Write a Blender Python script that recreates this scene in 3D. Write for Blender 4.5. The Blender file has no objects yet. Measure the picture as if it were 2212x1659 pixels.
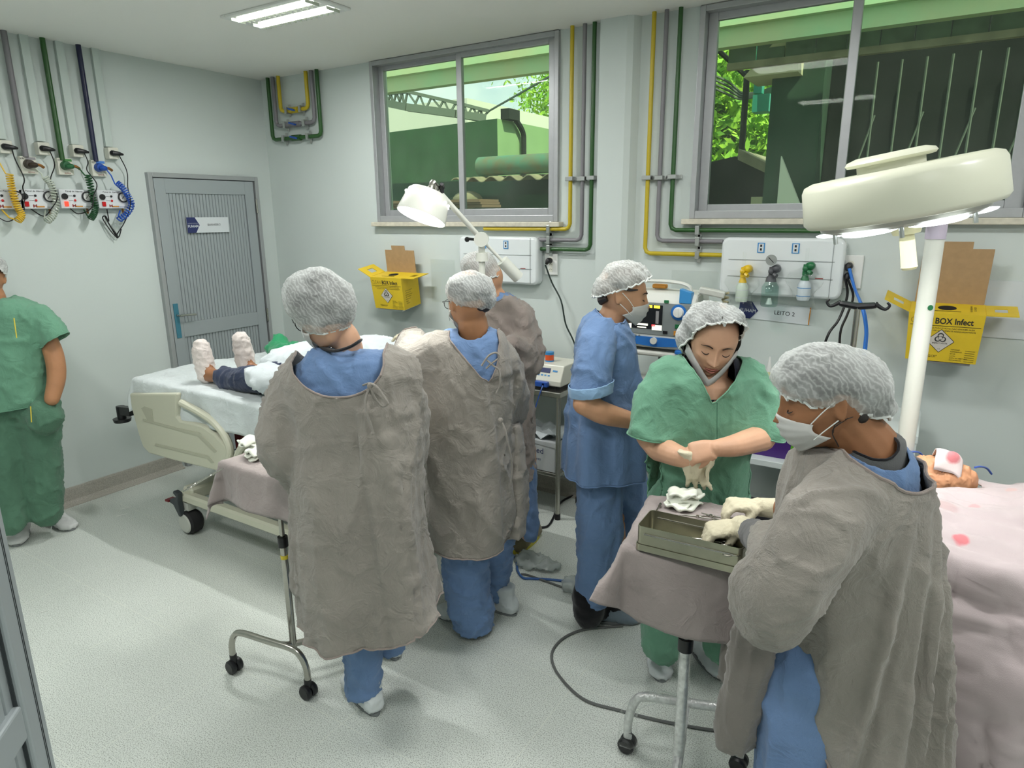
import bpy, math, random
import numpy as np
from mathutils import Vector, Matrix
random.seed(7)
PI=math.pi
sc=bpy.context.scene; col=sc.collection
# ---------------------------------------------------------------- camera survey (room axes: x along window wall, y into it, z up)
YAW,PITCH,ROLL,FPX,HC=0.562546138,0.249488850,-0.00877732264,1445.91204,1.75
CR=np.array([math.cos(YAW),math.sin(YAW),0.0])
CF=np.array([-math.sin(YAW)*math.cos(PITCH),math.cos(YAW)*math.cos(PITCH),-math.sin(PITCH)])
CU=np.cross(CR,CF); CR2=CR*math.cos(ROLL)+CU*math.sin(ROLL); CU2=-CR*math.sin(ROLL)+CU*math.cos(ROLL)
CAM=np.array([0,0,HC]); FH=np.array([-math.sin(YAW),math.cos(YAW),0.0])   # horizontal forward
RH=CR.copy(); UZ=np.array([0,0,1.0])
def ray(px,py): return CF*FPX+CR2*(px-1106)-CU2*(py-829.5)
def on(px,py,**k):            # survey a point on the plane x=, y= or z=
    (a,v),=k.items(); d=ray(px,py); i='xyz'.index(a); return CAM+d*((v-CAM[i])/d[i])
def at(px,py,d):              # survey a point at horizontal distance d in front of the camera
    q=ray(px,py); return CAM+q*(d/(q@FH))
def mpp(px,py,d):             # metres per photo pixel there
    return ((at(px,py,d)-CAM)@CF)/FPX
def A(*p): return np.array(p,float)
def nrm(v): v=np.asarray(v,float); return v/max(1e-9,np.linalg.norm(v))
# ---------------------------------------------------------------- materials
MT={}
def nt(m): m.use_nodes=True; return m.node_tree.nodes,m.node_tree.links
def mat(name,c,rough=.5,metal=0,nscale=None,namp=.06,bump=0,bscale=200,spec=.5,emit=None,estr=0,sss=0,sheen=0,alpha=None,c2=None,bdist=.002):
    if name in MT: return MT[name]
    m=bpy.data.materials.new(name); N,L=nt(m); b=N['Principled BSDF']
    b.inputs['Base Color'].default_value=(*c,1); b.inputs['Roughness'].default_value=rough; b.inputs['Metallic'].default_value=metal
    b.inputs['Specular IOR Level'].default_value=spec
    tc=N.new('ShaderNodeTexCoord')
    if nscale:
        n=N.new('ShaderNodeTexNoise'); n.inputs['Scale'].default_value=nscale; n.inputs['Detail'].default_value=4
        r=N.new('ShaderNodeValToRGB'); r.color_ramp.elements[0].position=.3; r.color_ramp.elements[1].position=.7
        lo=[max(0,x*(1-namp)) for x in c]; hi=[min(1,x*(1+namp)) for x in c] if c2 is None else c2
        if c2 is not None: lo=c
        r.color_ramp.elements[0].color=(*lo,1); r.color_ramp.elements[1].color=(*hi,1)
        L.new(tc.outputs['Object'],n.inputs['Vector']); L.new(n.outputs['Fac'],r.inputs['Fac']); L.new(r.outputs['Color'],b.inputs['Base Color'])
    if bump:
        n=N.new('ShaderNodeTexNoise'); n.inputs['Scale'].default_value=bscale; n.inputs['Detail'].default_value=5
        q=N.new('ShaderNodeBump'); q.inputs['Strength'].default_value=bump; q.inputs['Distance'].default_value=bdist
        L.new(tc.outputs['Object'],n.inputs['Vector']); L.new(n.outputs['Fac'],q.inputs['Height']); L.new(q.outputs['Normal'],b.inputs['Normal'])
    if emit: b.inputs['Emission Color'].default_value=(*emit,1); b.inputs['Emission Strength'].default_value=estr
    if sss: b.inputs['Subsurface Weight'].default_value=sss; b.inputs['Subsurface Radius'].default_value=(.012,.005,.003)
    if sheen: b.inputs['Sheen Weight'].default_value=sheen; b.inputs['Sheen Roughness'].default_value=.5
    if alpha is not None: b.inputs['Alpha'].default_value=alpha
    MT[name]=m; return m
def lin(r,g,b):               # sRGB 0-255 to linear
    f=lambda x:(x/255/12.92 if x/255<=.04045 else ((x/255+.055)/1.055)**2.4)
    return (f(r),f(g),f(b))
def glassy(name,tint,rough=.02,fac=.12,ior=1.45,dirt=0):
    m=bpy.data.materials.new(name); N,L=nt(m); N.clear()
    o=N.new('ShaderNodeOutputMaterial'); t=N.new('ShaderNodeBsdfTransparent'); g=N.new('ShaderNodeBsdfGlossy'); x=N.new('ShaderNodeMixShader'); lw=N.new('ShaderNodeLayerWeight');lw.inputs[0].default_value=.5;pw=N.new('ShaderNodeMath');pw.operation='POWER';pw.inputs[1].default_value=4;f=N.new('ShaderNodeMath');f.operation='MULTIPLY_ADD';f.inputs[1].default_value=.6;L.new(lw.outputs['Facing'],pw.inputs[0]);L.new(pw.outputs[0],f.inputs[0])
    t.inputs[0].default_value=(*tint,1); g.inputs[0].default_value=(1,1,1,1); g.inputs['Roughness'].default_value=rough; f.inputs[2].default_value=((ior-1)/(ior+1))**2
    L.new(f.outputs[0],x.inputs[0]); L.new(t.outputs[0],x.inputs[1]); L.new(g.outputs[0],x.inputs[2])
    if dirt:
        d=N.new('ShaderNodeBsdfDiffuse'); d.inputs[0].default_value=(.8,.85,.8,1); y=N.new('ShaderNodeMixShader')
        n=N.new('ShaderNodeTexNoise'); n.inputs['Scale'].default_value=3; n.inputs['Detail'].default_value=6
        mr=N.new('ShaderNodeMapRange'); mr.inputs[1].default_value=.3; mr.inputs[2].default_value=.8; mr.inputs[3].default_value=dirt*.3; mr.inputs[4].default_value=dirt
        L.new(n.outputs['Fac'],mr.inputs[0]); L.new(mr.outputs[0],y.inputs[0]); L.new(x.outputs[0],y.inputs[1]); L.new(d.outputs[0],y.inputs[2]); L.new(y.outputs[0],o.inputs[0])
    else: L.new(x.outputs[0],o.inputs[0])
    MT[name]=m; return m
# ---------------------------------------------------------------- objects and tags
def tag(o,label=None,cat=None,group=None,kind=None):
    for k,v in (('label',label),('category',cat),('group',group),('kind',kind)):
        if v: o[k]=v
    return o
def thing(name,label,cat,loc=(0,0,0),group=None,rz=0):
    o=bpy.data.objects.new(name,None); o.empty_display_size=.05; o.location=loc; o.rotation_euler=(0,0,rz); col.objects.link(o)
    return tag(o,label,cat,group)
def local_inv(p):
    m=Matrix.Identity(4); ch=[]
    while p is not None: ch.append(p); p=p.parent
    for q in reversed(ch): m=m@q.matrix_basis
    return m.inverted()
def mkobj(name,V,F,m,parent=None,smooth=True,mi=None,world=True,auto=None):
    me=bpy.data.meshes.new(name)
    V=np.asarray(V,float)
    if parent is not None and world:
        inv=np.array(local_inv(parent)); V=V@inv[:3,:3].T+inv[:3,3]
    me.from_pydata(V.tolist(),[],F if isinstance(F,list) else F.tolist())
    for x in (m if isinstance(m,(list,tuple)) else [m]): me.materials.append(x)
    n=len(me.polygons)
    if smooth and n: me.polygons.foreach_set('use_smooth',[True]*n)
    if mi is not None: me.polygons.foreach_set('material_index',mi)
    me.update()
    if smooth and auto is not None: me.set_sharp_from_angle(angle=auto)
    o=bpy.data.objects.new(name,me); o.parent=parent; col.objects.link(o); return o
def frame(u,v=None):
    u=nrm(u); v=UZ if v is None else np.asarray(v,float)
    if abs(u@nrm(v))>.99: v=A(1,0,0)
    s=nrm(np.cross(v,u)); return u,s,np.cross(u,s)
class MB:
    def __init__(s): s.V=[];s.F=[];s.M=[];s.m=0
    def add(s,V,F):
        o=len(s.V); s.V+= [tuple(map(float,v)) for v in V]; s.F+=[tuple(int(i)+o for i in f) for f in F]; s.M+=[s.m]*len(F); return s
    def box(s,c,d,ax=None,bev=0):         # centre, full dims, axes (3 rows)
        ax=np.eye(3) if ax is None else np.array([nrm(a) for a in ax]); h=np.array(d)/2; c=np.asarray(c,float)
        if bev<=0:
            V=[c+ax.T@(h*A(x,y,z)) for x in(-1,1) for y in(-1,1) for z in(-1,1)]
            F=[(0,1,3,2),(4,6,7,5),(0,4,5,1),(2,3,7,6),(0,2,6,4),(1,5,7,3)]
            return s.add(V,F)
        b=min(bev,min(h)*.98); V=[];idx={}
        for x in(-1,1):
            for y in(-1,1):
                for z in(-1,1):
                    for k in range(3):
                        q=h*A(x,y,z)-b*A(x,y,z)*A(*(0 if i==k else 1 for i in range(3))); idx[x,y,z,k]=len(V); V.append(c+ax.T@q)
        F=[]
        for k in range(3):
            a,bb=[(1,2),(2,0),(0,1)][k]
            for sg in(-1,1):
                q=[]
                for (p,r) in((-1,-1),(1,-1),(1,1),(-1,1)):
                    t=[0,0,0];t[k]=sg;t[a]=p;t[bb]=r;q.append(idx[t[0],t[1],t[2],k])
                F.append(tuple(q) if sg>0 else tuple(q[::-1]))
        for k in range(3):
            a,bb=[(1,2),(2,0),(0,1)][k]
            for p in(-1,1):
                for r in(-1,1):
                    q=[]
                    for sg,kk in((-1,a),(1,a),(1,bb),(-1,bb)):
                        t=[0,0,0];t[k]=sg;t[a]=p;t[bb]=r;q.append(idx[t[0],t[1],t[2],kk])
                    F.append(tuple(q) if p*r<0 else tuple(q[::-1]))
        for x in(-1,1):
            for y in(-1,1):
                for z in(-1,1):
                    q=[idx[x,y,z,k] for k in range(3)]; F.append(tuple(q) if x*y*z>0 else tuple(q[::-1]))
        return s.add(V,F)
    def bar(s,a,b,w,h=None,up=None,bev=0):
        a=np.asarray(a,float);b=np.asarray(b,float);u,t,n=frame(b-a,up); return s.box((a+b)/2,(np.linalg.norm(b-a),w,h or w),(u,t,n),bev)
    def tube(s,pts,r,n=10,cap=True,sub=1,flat=1,up=None,closed=False):
        V,F=tube_arr(pts,r,n,sub,cap,flat,up,closed); return s.add(V,F)
    def cyl(s,a,b,r,r2=None,n=20): return s.tube([a,b],[r,r if r2 is None else r2],n)
    def lathe(s,c,prof,ax=(0,0,1),n=28,a0=0,a1=2*PI):
        u,t,w=frame(ax); c=np.asarray(c,float); full=abs(a1-a0-2*PI)<1e-6; k=n if full else n+1
        V=[c+u*h+(t*math.cos(a)+w*math.sin(a))*r for (r,h) in prof for a in [a0+(a1-a0)*i/n for i in range(k)]]
        F=[]
        for j in range(len(prof)-1):
            for i in range(n):
                i2=(i+1)%k; F.append((j*k+i,j*k+i2,(j+1)*k+i2,(j+1)*k+i))
        if full:
            if prof[0][0]>1e-5: F.append(tuple(range(k))[::-1])
            if prof[-1][0]>1e-5: F.append(tuple((len(prof)-1)*k+i for i in range(k)))
        return s.add(V,F)
    def prism(s,poly,o,ax,ay,an,th):      # polygon in plane (ax,ay) from o, thickness along an
        o=np.asarray(o,float);ax=nrm(ax);ay=nrm(ay);an=nrm(an);n=len(poly)
        V=[o+ax*x+ay*y for x,y in poly]+[o+ax*x+ay*y+an*th for x,y in poly]
        F=[tuple(range(n))[::-1],tuple(range(n,2*n))]+[(i,(i+1)%n,n+(i+1)%n,n+i) for i in range(n)]
        return s.add(V,F)
    def sheet(s,P,close=False):            # P[i][j] grid of points
        h=len(P);w=len(P[0]);V=[p for r in P for p in r];F=[]
        for i in range(h-1):
            for j in range(w if close else w-1):
                j2=(j+1)%w;F.append((i*w+j,i*w+j2,(i+1)*w+j2,(i+1)*w+j))
        return s.add(V,F)
    def ball(s,c,r,n=14,sc3=(1,1,1),ax=None):
        ax=np.eye(3) if ax is None else np.array(ax); V=[];F=[];m=n//2+1
        for i in range(m+1):
            t=PI*i/m
            for j in range(n):
                p=2*PI*j/n; q=A(math.sin(t)*math.cos(p),math.sin(t)*math.sin(p),math.cos(t))*r*np.array(sc3); V.append(np.asarray(c)+ax.T@q)
        for i in range(m):
            for j in range(n): F.append((i*n+j,(i+1)*n+j,(i+1)*n+(j+1)%n,i*n+(j+1)%n))
        return s.add(V,F)
    def obj(s,name,m,parent=None,smooth=False,world=True,auto=.6,bevel=0):
        o=mkobj(name,s.V,s.F,m,parent,smooth,s.M,world,auto if smooth else None)
        if bevel:
            b=o.modifiers.new('b','BEVEL');b.width=bevel;b.segments=2;b.limit_method='ANGLE'
        return o
def cat_path(P,n):
    P=[np.asarray(p,float) for p in P]
    if n<=1 or len(P)<3: return P if n<=1 else [P[0]+(P[-1]-P[0])*i/n for i in range(n+1)]
    out=[];Q=[2*P[0]-P[1]]+P+[2*P[-1]-P[-2]]
    for i in range(1,len(Q)-2):
        a,b,c,d=Q[i-1:i+3]
        for k in range(n):
            t=k/n;out.append(.5*((2*b)+(-a+c)*t+(2*a-5*b+4*c-d)*t*t+(-a+3*b-3*c+d)*t**3))
    out.append(Q[-2]);return out
def tube_arr(pts,r,n=12,sub=1,cap=True,flat=1,up=None,closed=False):
    m=len(pts); rr=[r]*m if np.isscalar(r) else list(r)
    Q=cat_path([np.append(np.asarray(p,float),q) for p,q in zip(pts,rr)],sub)
    P=[q[:3] for q in Q]; R=[max(1e-4,q[3]) for q in Q]
    V=[];F=[];k=len(P); t=None
    for i in range(k):
        if closed: d=P[(i+1)%k]-P[i-1]
        else: d=P[min(i+1,k-1)]-P[max(i-1,0)]
        u=nrm(d)
        if t is None:
            w=UZ if up is None else np.asarray(up,float)
            if abs(u@nrm(w))>.98: w=A(1,.1,0)
            t=nrm(np.cross(w,u))
        else:
            t=nrm(t-u*(t@u))
        b=np.cross(u,t)
        for j in range(n):
            a=2*PI*j/n;V.append(P[i]+(t*math.cos(a)+b*math.sin(a)*flat)*R[i])
    for i in range(k if closed else k-1):
        i2=(i+1)%k
        for j in range(n): F.append((i*n+j,i*n+(j+1)%n,i2*n+(j+1)%n,i2*n+j))
    if cap and not closed: F.append(tuple(range(n))[::-1]);F.append(tuple(range((k-1)*n,k*n)))
    return V,F
def text(name,s,o,ax,ay,size,m,parent,align='CENTER',sx=1.0,bold=0):
    c=bpy.data.curves.new('t','FONT');c.body=s;c.size=size;c.align_x=align;c.align_y='CENTER';c.resolution_u=3;c.offset=bold
    t=bpy.data.objects.new('t',c);col.objects.link(t);dg=bpy.context.evaluated_depsgraph_get();dg.update()
    me=bpy.data.meshes.new_from_object(t.evaluated_get(dg));V=np.array([v.co[:] for v in me.vertices]);F=[tuple(p.vertices) for p in me.polygons]
    bpy.data.objects.remove(t);bpy.data.curves.remove(c);bpy.data.meshes.remove(me)
    ax=nrm(ax);ay=nrm(ay);W=np.asarray(o)+V[:,:1]*sx*ax+V[:,1:2]*ay
    return mkobj(name,W,F,m,parent,False)
# ---------------------------------------------------------------- soft surfaces
def _h(ix,iy,iz,s):
    n=(ix*73856093)^(iy*19349663)^(iz*83492791)^(s*2654435)
    n=n&0x7fffffff; n=((n>>13)^n)*1274126177 & 0x7fffffff; n=((n>>15)^n)*2246822519 & 0x7fffffff
    return (n%65536)/32768.0-1
def vn(P,s=0):
    P=np.asarray(P,float);I=np.floor(P).astype(np.int64);f=P-I;f=f*f*f*(f*(f*6-15)+10);o=np.zeros(len(P))
    for a in(0,1):
        for b in(0,1):
            for c in(0,1):
                w=(f[:,0] if a else 1-f[:,0])*(f[:,1] if b else 1-f[:,1])*(f[:,2] if c else 1-f[:,2])
                o+=w*_h(I[:,0]+a,I[:,1]+b,I[:,2]+c,s)
    return o
def fbm(P,s=0,o=3): return sum(vn(np.asarray(P)*2.03**i,s+i*17)/1.9**i for i in range(o))
def arrs(me):
    V=np.zeros(len(me.vertices)*3);me.vertices.foreach_get('co',V);F=[tuple(p.vertices) for p in me.polygons];return V.reshape(-1,3),F
def normals(V,F):
    N=np.zeros_like(V)
    for k in(3,4):
        f=np.array([x for x in F if len(x)==k])
        if len(f)==0: continue
        n=np.cross(V[f[:,2]]-V[f[:,0]],V[f[:,k-1]]-V[f[:,1]]) if k==4 else np.cross(V[f[:,1]]-V[f[:,0]],V[f[:,2]]-V[f[:,0]])
        for j in range(k): np.add.at(N,f[:,j],n)
    return N/np.maximum(1e-12,np.linalg.norm(N,axis=1))[:,None]
def edges(F):
    E=set()
    for f in F:
        for i in range(len(f)): a,b=f[i-1],f[i];E.add((a,b) if a<b else (b,a))
    return np.array(list(E))
def smooth(V,F,it=3,k=.5,keep=None):
    E=edges(F);c=np.zeros(len(V));np.add.at(c,E[:,0],1);np.add.at(c,E[:,1],1);c=np.maximum(c,1)[:,None];V=V.copy()
    for _ in range(it):
        S=np.zeros_like(V);np.add.at(S,E[:,0],V[E[:,1]]);np.add.at(S,E[:,1],V[E[:,0]]);D=(S/c-V)*k
        if keep is not None: D[keep]=0
        V=V+D
    return V
def fuse(shapes,vox,sm=4):     # one continuous surface around the given closed volumes
    V=[];F=[]
    for (v,f) in shapes:
        o=len(V);V+=[tuple(map(float,x)) for x in v];F+=[tuple(i+o for i in x) for x in f]
    me=bpy.data.meshes.new('t');me.from_pydata(V,[],F);o=bpy.data.objects.new('t',me);col.objects.link(o)
    m=o.modifiers.new('r','REMESH');m.mode='VOXEL';m.voxel_size=vox
    dg=bpy.context.evaluated_depsgraph_get();dg.update();e=bpy.data.meshes.new_from_object(o.evaluated_get(dg));V,F=arrs(e)
    bpy.data.objects.remove(o);bpy.data.meshes.remove(me);bpy.data.meshes.remove(e)
    return (smooth(V,F,sm) if sm else V),F
def cut(V,F,fn,it=3,sm=True):          # keep where fn>0, with a clean edge
    g=fn(V);keepf=[f for f in F if max(g[i] for i in f)>0]
    used=sorted({i for f in keepf for i in f});mp={a:i for i,a in enumerate(used)};V=V[used].copy();F=[tuple(mp[i] for i in f) for f in keepf];g=g[used]
    idx=np.where(g<0)[0]
    if len(idx)==0: return V,F
    NN=normals(V,F)[idx];P0=V[idx].copy();el=np.linalg.norm(V[F[0][0]]-V[F[0][1]])*2.2
    for _ in range(it):
        P=V[idx];g0=fn(P);e=1e-3;G=np.stack([(fn(P+e*np.eye(3)[k])-g0)/e for k in range(3)],1);G=G-NN*(G*NN).sum(1)[:,None]
        q=P-G*(g0/np.maximum(.04,(G*G).sum(1)))[:,None];dv=q-P0;l=np.linalg.norm(dv,axis=1);V[idx]=P0+dv*np.minimum(1,el/np.maximum(l,1e-9))[:,None]
    return V,F
def strip_small(V,F,minv=40): return V,F
def ell(c,r,ax=None,n=24):
    b=MB();b.ball(c,1,n,r,ax);return b.V,b.F
def loft(S,n=32,sub=4,p=2.0):   # S: (centre, latvec, depthvec) each with radius lengths; closed
    Q=cat_path([np.concatenate([np.asarray(c,float),np.asarray(a,float),np.asarray(b,float)]) for c,a,b in S],sub);V=[];F=[];k=len(Q)
    for q in Q:
        c,a,b=q[:3],q[3:6],q[6:]
        for j in range(n):
            t=2*PI*j/n;x=math.copysign(abs(math.cos(t))**(2/p),math.cos(t));y=math.copysign(abs(math.sin(t))**(2/p),math.sin(t));V.append(c+a*x+b*y)
    for i in range(k-1):
        for j in range(n): F.append((i*n+j,i*n+(j+1)%n,(i+1)*n+(j+1)%n,(i+1)*n+j))
    F.append(tuple(range(n))[::-1]);F.append(tuple(range((k-1)*n,k*n)));return V,F
def sil(rows,d,p=2.0,sub=3,rot=0):   # garment volume from measured rows (y,xl,xr,depth radius[,distance])
    S=[]
    for r in rows:
        y,xl,xr,dr=r[:4];dd=r[4] if len(r)>4 else d;a=at(xl,y,dd);b=at(xr,y,dd);S.append(((a+b)/2,(b-a)/2,FH*dr))
    return loft(S,36,sub,p)
def arm(pts,n=14,sub=4,flat=1):      # (px,py,distance,radius in px)
    P=[at(p[0],p[1],p[2]) for p in pts];R=[p[3]*mpp(p[0],p[1],p[2]) for p in pts]
    V,F=tube_arr(P,R,n,sub,True,flat);b=MB();b.add(V,F)
    b.ball(P[0],R[0]*.98,12);b.ball(P[-1],R[-1]*.98,12);return b.V,b.F
def crumple(V,F,layers,seed=0,it=1,mask=None):
    N=normals(V,F);D=np.zeros(len(V))
    for (amp,f,kind) in layers:
        P=V*np.array(f);W=np.stack([vn(P*.5+9.1,seed+3),vn(P*.5+4.7,seed+5),vn(P*.5+2.3,seed+7)],1)*.9
        n=fbm(P+W,seed,2);seed+=11
        if kind=='r': D+=amp*((1-np.minimum(1,np.abs(n)*2.2))**2.2-.25)
        elif kind=='v': D-=amp*((1-np.minimum(1,np.abs(n)*2.6))**2.5)
        else: D+=amp*n
    if mask is not None: D*=mask(V)
    return V+N*D[:,None]
def vh(V,P,p=1): return None
def seg_d(P,a,b):
    a=np.asarray(a);b=np.asarray(b);t=np.clip(((P-a)@(b-a))/((b-a)@(b-a)),0,1);return np.linalg.norm(P-(a+t[:,None]*(b-a)),axis=1)
def rim(V,F):                   # boundary loops of an open surface
    from collections import defaultdict
    c={}
    for f in F:
        for i in range(len(f)):
            k=(f[i-1],f[i]);c[tuple(sorted(k))]=c.get(tuple(sorted(k)),0)+1
    nx=defaultdict(list)
    for (a,b),n in c.items():
        if n==1: nx[a].append(b);nx[b].append(a)
    seen=set();loops=[]
    for s in list(nx):
        if s in seen: continue
        L=[s];seen.add(s);cur=s
        while True:
            n=[x for x in nx[cur] if x not in seen]
            if not n: break
            cur=n[0];seen.add(cur);L.append(cur)
        if len(L)>12: loops.append(L)
    return loops
# ================================================================ MATERIALS
WALLC=lin(207,216,212)
M_wall=mat('wall_paint',WALLC,.55,nscale=1.5,namp=.015,bump=.08,bscale=260,spec=.3)
M_ceil=mat('ceiling_paint',lin(244,244,238),.8,bump=.05,bscale=150)
M_alu=mat('window_aluminium',lin(176,178,180),.38,.35,nscale=30,namp=.03)
M_stone=mat('sill_stone',lin(205,200,182),.5,nscale=30,namp=.12,bump=.2,bscale=90)
M_white=mat('white_plastic',lin(232,234,230),.35)
M_white2=mat('cream_plastic',lin(222,222,208),.3,spec=.5)
M_black=mat('black_plastic',lin(22,23,26),.4)
M_rub=mat('dark_rubber',lin(30,30,32),.7)
M_chrome=mat('brushed_steel',lin(178,176,168),.24,.95,nscale=60,namp=.05)
M_steel=mat('steel_tray_metal',lin(172,170,150),.28,.9,nscale=25,namp=.08,bump=.05,bscale=80)
M_glass=glassy('window_glass',(.84,.95,.82),dirt=.05,ior=1.12)
M_clear=glassy('clear_plastic',(.985,.99,.985),.08,ior=1.35)
M_bottle=glassy('bottle_glass',(.8,.9,.87),.04,ior=1.5)
def pm(n,r,g,b,ro=.45,**k): return mat(n,lin(r,g,b),ro,**k)
M_pgreen=pm('pipe_green',44,88,40,.35);M_pgrey=pm('pipe_grey',128,126,130,.4);M_pyel=pm('pipe_yellow',196,174,38,.35);M_pnavy=pm('pipe_navy',20,26,62,.35)
M_trunk=pm('trunking_white',196,208,202,.5)
M_txt=pm('black_lettering',30,32,36,.6);M_navy=pm('sign_navy',38,48,98,.4);M_signw=pm('sign_white',214,220,222,.35)
M_blue=pm('valve_blue',40,84,170,.35);M_clamp=mat('zinc_clamp',lin(190,192,190),.3,.9)
# floor: speckled granular vinyl with faint welds
def floor_mat():
    m=bpy.data.materials.new('speckled_vinyl_floor');N,L=nt(m);b=N['Principled BSDF'];b.inputs['Roughness'].default_value=.33;b.inputs['Specular IOR Level'].default_value=.4
    tc=N.new('ShaderNodeTexCoord');g=N.new('ShaderNodeNewGeometry')
    n=N.new('ShaderNodeTexNoise');n.inputs['Scale'].default_value=260;n.inputs['Detail'].default_value=2
    r=N.new('ShaderNodeValToRGB');e=r.color_ramp.elements;e[0].position=.36;e[0].color=(*lin(150,156,148),1);e[1].position=.5;e[1].color=(*lin(212,218,211),1)
    x=r.color_ramp.elements.new(.68);x.color=(*lin(218,224,217),1)
    n2=N.new('ShaderNodeTexNoise');n2.inputs['Scale'].default_value=1.1;n2.inputs['Detail'].default_value=5
    mr=N.new('ShaderNodeMapRange');mr.inputs[1].default_value=.3;mr.inputs[2].default_value=.7;mr.inputs[3].default_value=.92;mr.inputs[4].default_value=1.05
    mx=N.new('ShaderNodeMixRGB');mx.blend_type='MULTIPLY';mx.inputs[0].default_value=1
    L.new(g.outputs['Position'],n.inputs['Vector']);L.new(g.outputs['Position'],n2.inputs['Vector']);L.new(n.outputs['Fac'],r.inputs['Fac']);L.new(n2.outputs['Fac'],mr.inputs[0])
    L.new(r.outputs['Color'],mx.inputs[1]);L.new(mr.outputs[0],mx.inputs[2])
    # welds every 0.6 m along room axes
    sp=N.new('ShaderNodeSeparateXYZ');L.new(g.outputs['Position'],sp.inputs[0]);prev=None
    for ax,off in(('X',.13),('Y',.22)):
        a=N.new('ShaderNodeMath');a.operation='ADD';a.inputs[1].default_value=10+off;L.new(sp.outputs[ax],a.inputs[0])
        q=N.new('ShaderNodeMath');q.operation='PINGPONG';q.inputs[1].default_value=.305;L.new(a.outputs[0],q.inputs[0])
        l=N.new('ShaderNodeMath');l.operation='LESS_THAN';l.inputs[1].default_value=.0013;L.new(q.outputs[0],l.inputs[0])
        if prev is None: prev=l
        else:
            w=N.new('ShaderNodeMath');w.operation='MAXIMUM';L.new(prev.outputs[0],w.inputs[0]);L.new(l.outputs[0],w.inputs[1]);prev=w
    m2=N.new('ShaderNodeMixRGB');m2.inputs[2].default_value=(*lin(224,228,214),1);k=N.new('ShaderNodeMath');k.operation='MULTIPLY';k.inputs[1].default_value=.55;L.new(prev.outputs[0],k.inputs[0])
    L.new(k.outputs[0],m2.inputs[0]);L.new(mx.outputs[0],m2.inputs[1]);L.new(m2.outputs[0],b.inputs['Base Color']);return m
M_floor=floor_mat()
M_base=mat('granite_skirting',lin(172,168,158),.4,nscale=220,namp=.25,spec=.5)
# ================================================================ ROOM SHELL
XL,YB,ZC,XR,YF=-4.435,3.57,2.725,2.3,-1.1
def struct(name,mb,m,label=None,**k):
    o=mb.obj(name,m,None,**k);tag(o,label,None,None,'structure');return o
def span(x0,x1,y0,y1,z0,z1,b=None):
    b=b or MB();return b.box(((x0+x1)/2,(y0+y1)/2,(z0+z1)/2),(x1-x0,y1-y0,z1-z0))
struct('floor',span(XL-.15,XR+.15,YF-.15,YB+.15,-.1,0),M_floor,'pale speckled grey-green vinyl floor')
struct('ceiling',span(XL-.15,XR+.15,YF-.15,YB+.15,ZC,ZC+.12),M_ceil,'plain off-white ceiling')
struct('wall_left',span(XL-.15,XL,YF,YB,0,ZC),M_wall,'pale mint wall with the alarm panels and the grey door')
struct('wall_right',span(XR,XR+.15,YF,YB,0,ZC),M_wall,'pale wall on the right beyond the frame')
struct('wall_front',span(XL-.15,XR+.15,YF-.15,YF,0,ZC),M_wall,'pale wall behind the viewer')
W1=(-3.33,-1.916,1.70,2.722);W2=(-1.135,.30,1.715,2.722)
b=MB()
span(XL-.15,XR+.15,YB,YB+.15,0,W1[2],b);span(XL-.15,W1[0],YB,YB+.15,W1[2],ZC,b);span(W1[1],W2[0],YB,YB+.15,W1[2],ZC,b);span(W2[1],XR+.15,YB,YB+.15,W1[2],ZC,b)
span(W2[0],W2[1],YB,YB+.15,W1[2],W2[2],b)
struct('wall_back',b,M_wall,'pale mint wall with the two windows')
PX0,PX1=-1.648,-1.487   # pilaster
b=MB();b.prism([(PX0,YB),(PX0,YB-.06),(PX1-.01,YB-.06),(PX1+.02,YB-.045),(PX1+.045,YB)],(0,0,0),(1,0,0),(0,1,0),(0,0,1),ZC)
struct('trim_1',b,M_wall,'shallow painted pilaster between the two windows')
b=MB()
P=[(0,0,0.0),(.0,.004,.0)]
prof=[(0,.11),(.012,.11),(.014,.1),(.014,.03),(.022,.012),(.05,.004),(.05,0),(0,0)]
b.prism([(x,z) for x,z in prof],(XL,YF,0),(1,0,0),(0,0,1),(0,1,0),2.56-YF)
b.prism([(x,z) for x,z in prof],(XL,3.46,0),(1,0,0),(0,0,1),(0,1,0),YB-3.46)
struct('baseboard_left',b,M_base,'grey granite coved skirting at the foot of the left wall')
b=MB();b.prism([(x,z) for x,z in prof],(XL,YB,0),(0,-1,0),(0,0,1),(1,0,0),XR-XL);struct('baseboard_back',b,M_base,'grey granite coved skirting under the windows')
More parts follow.
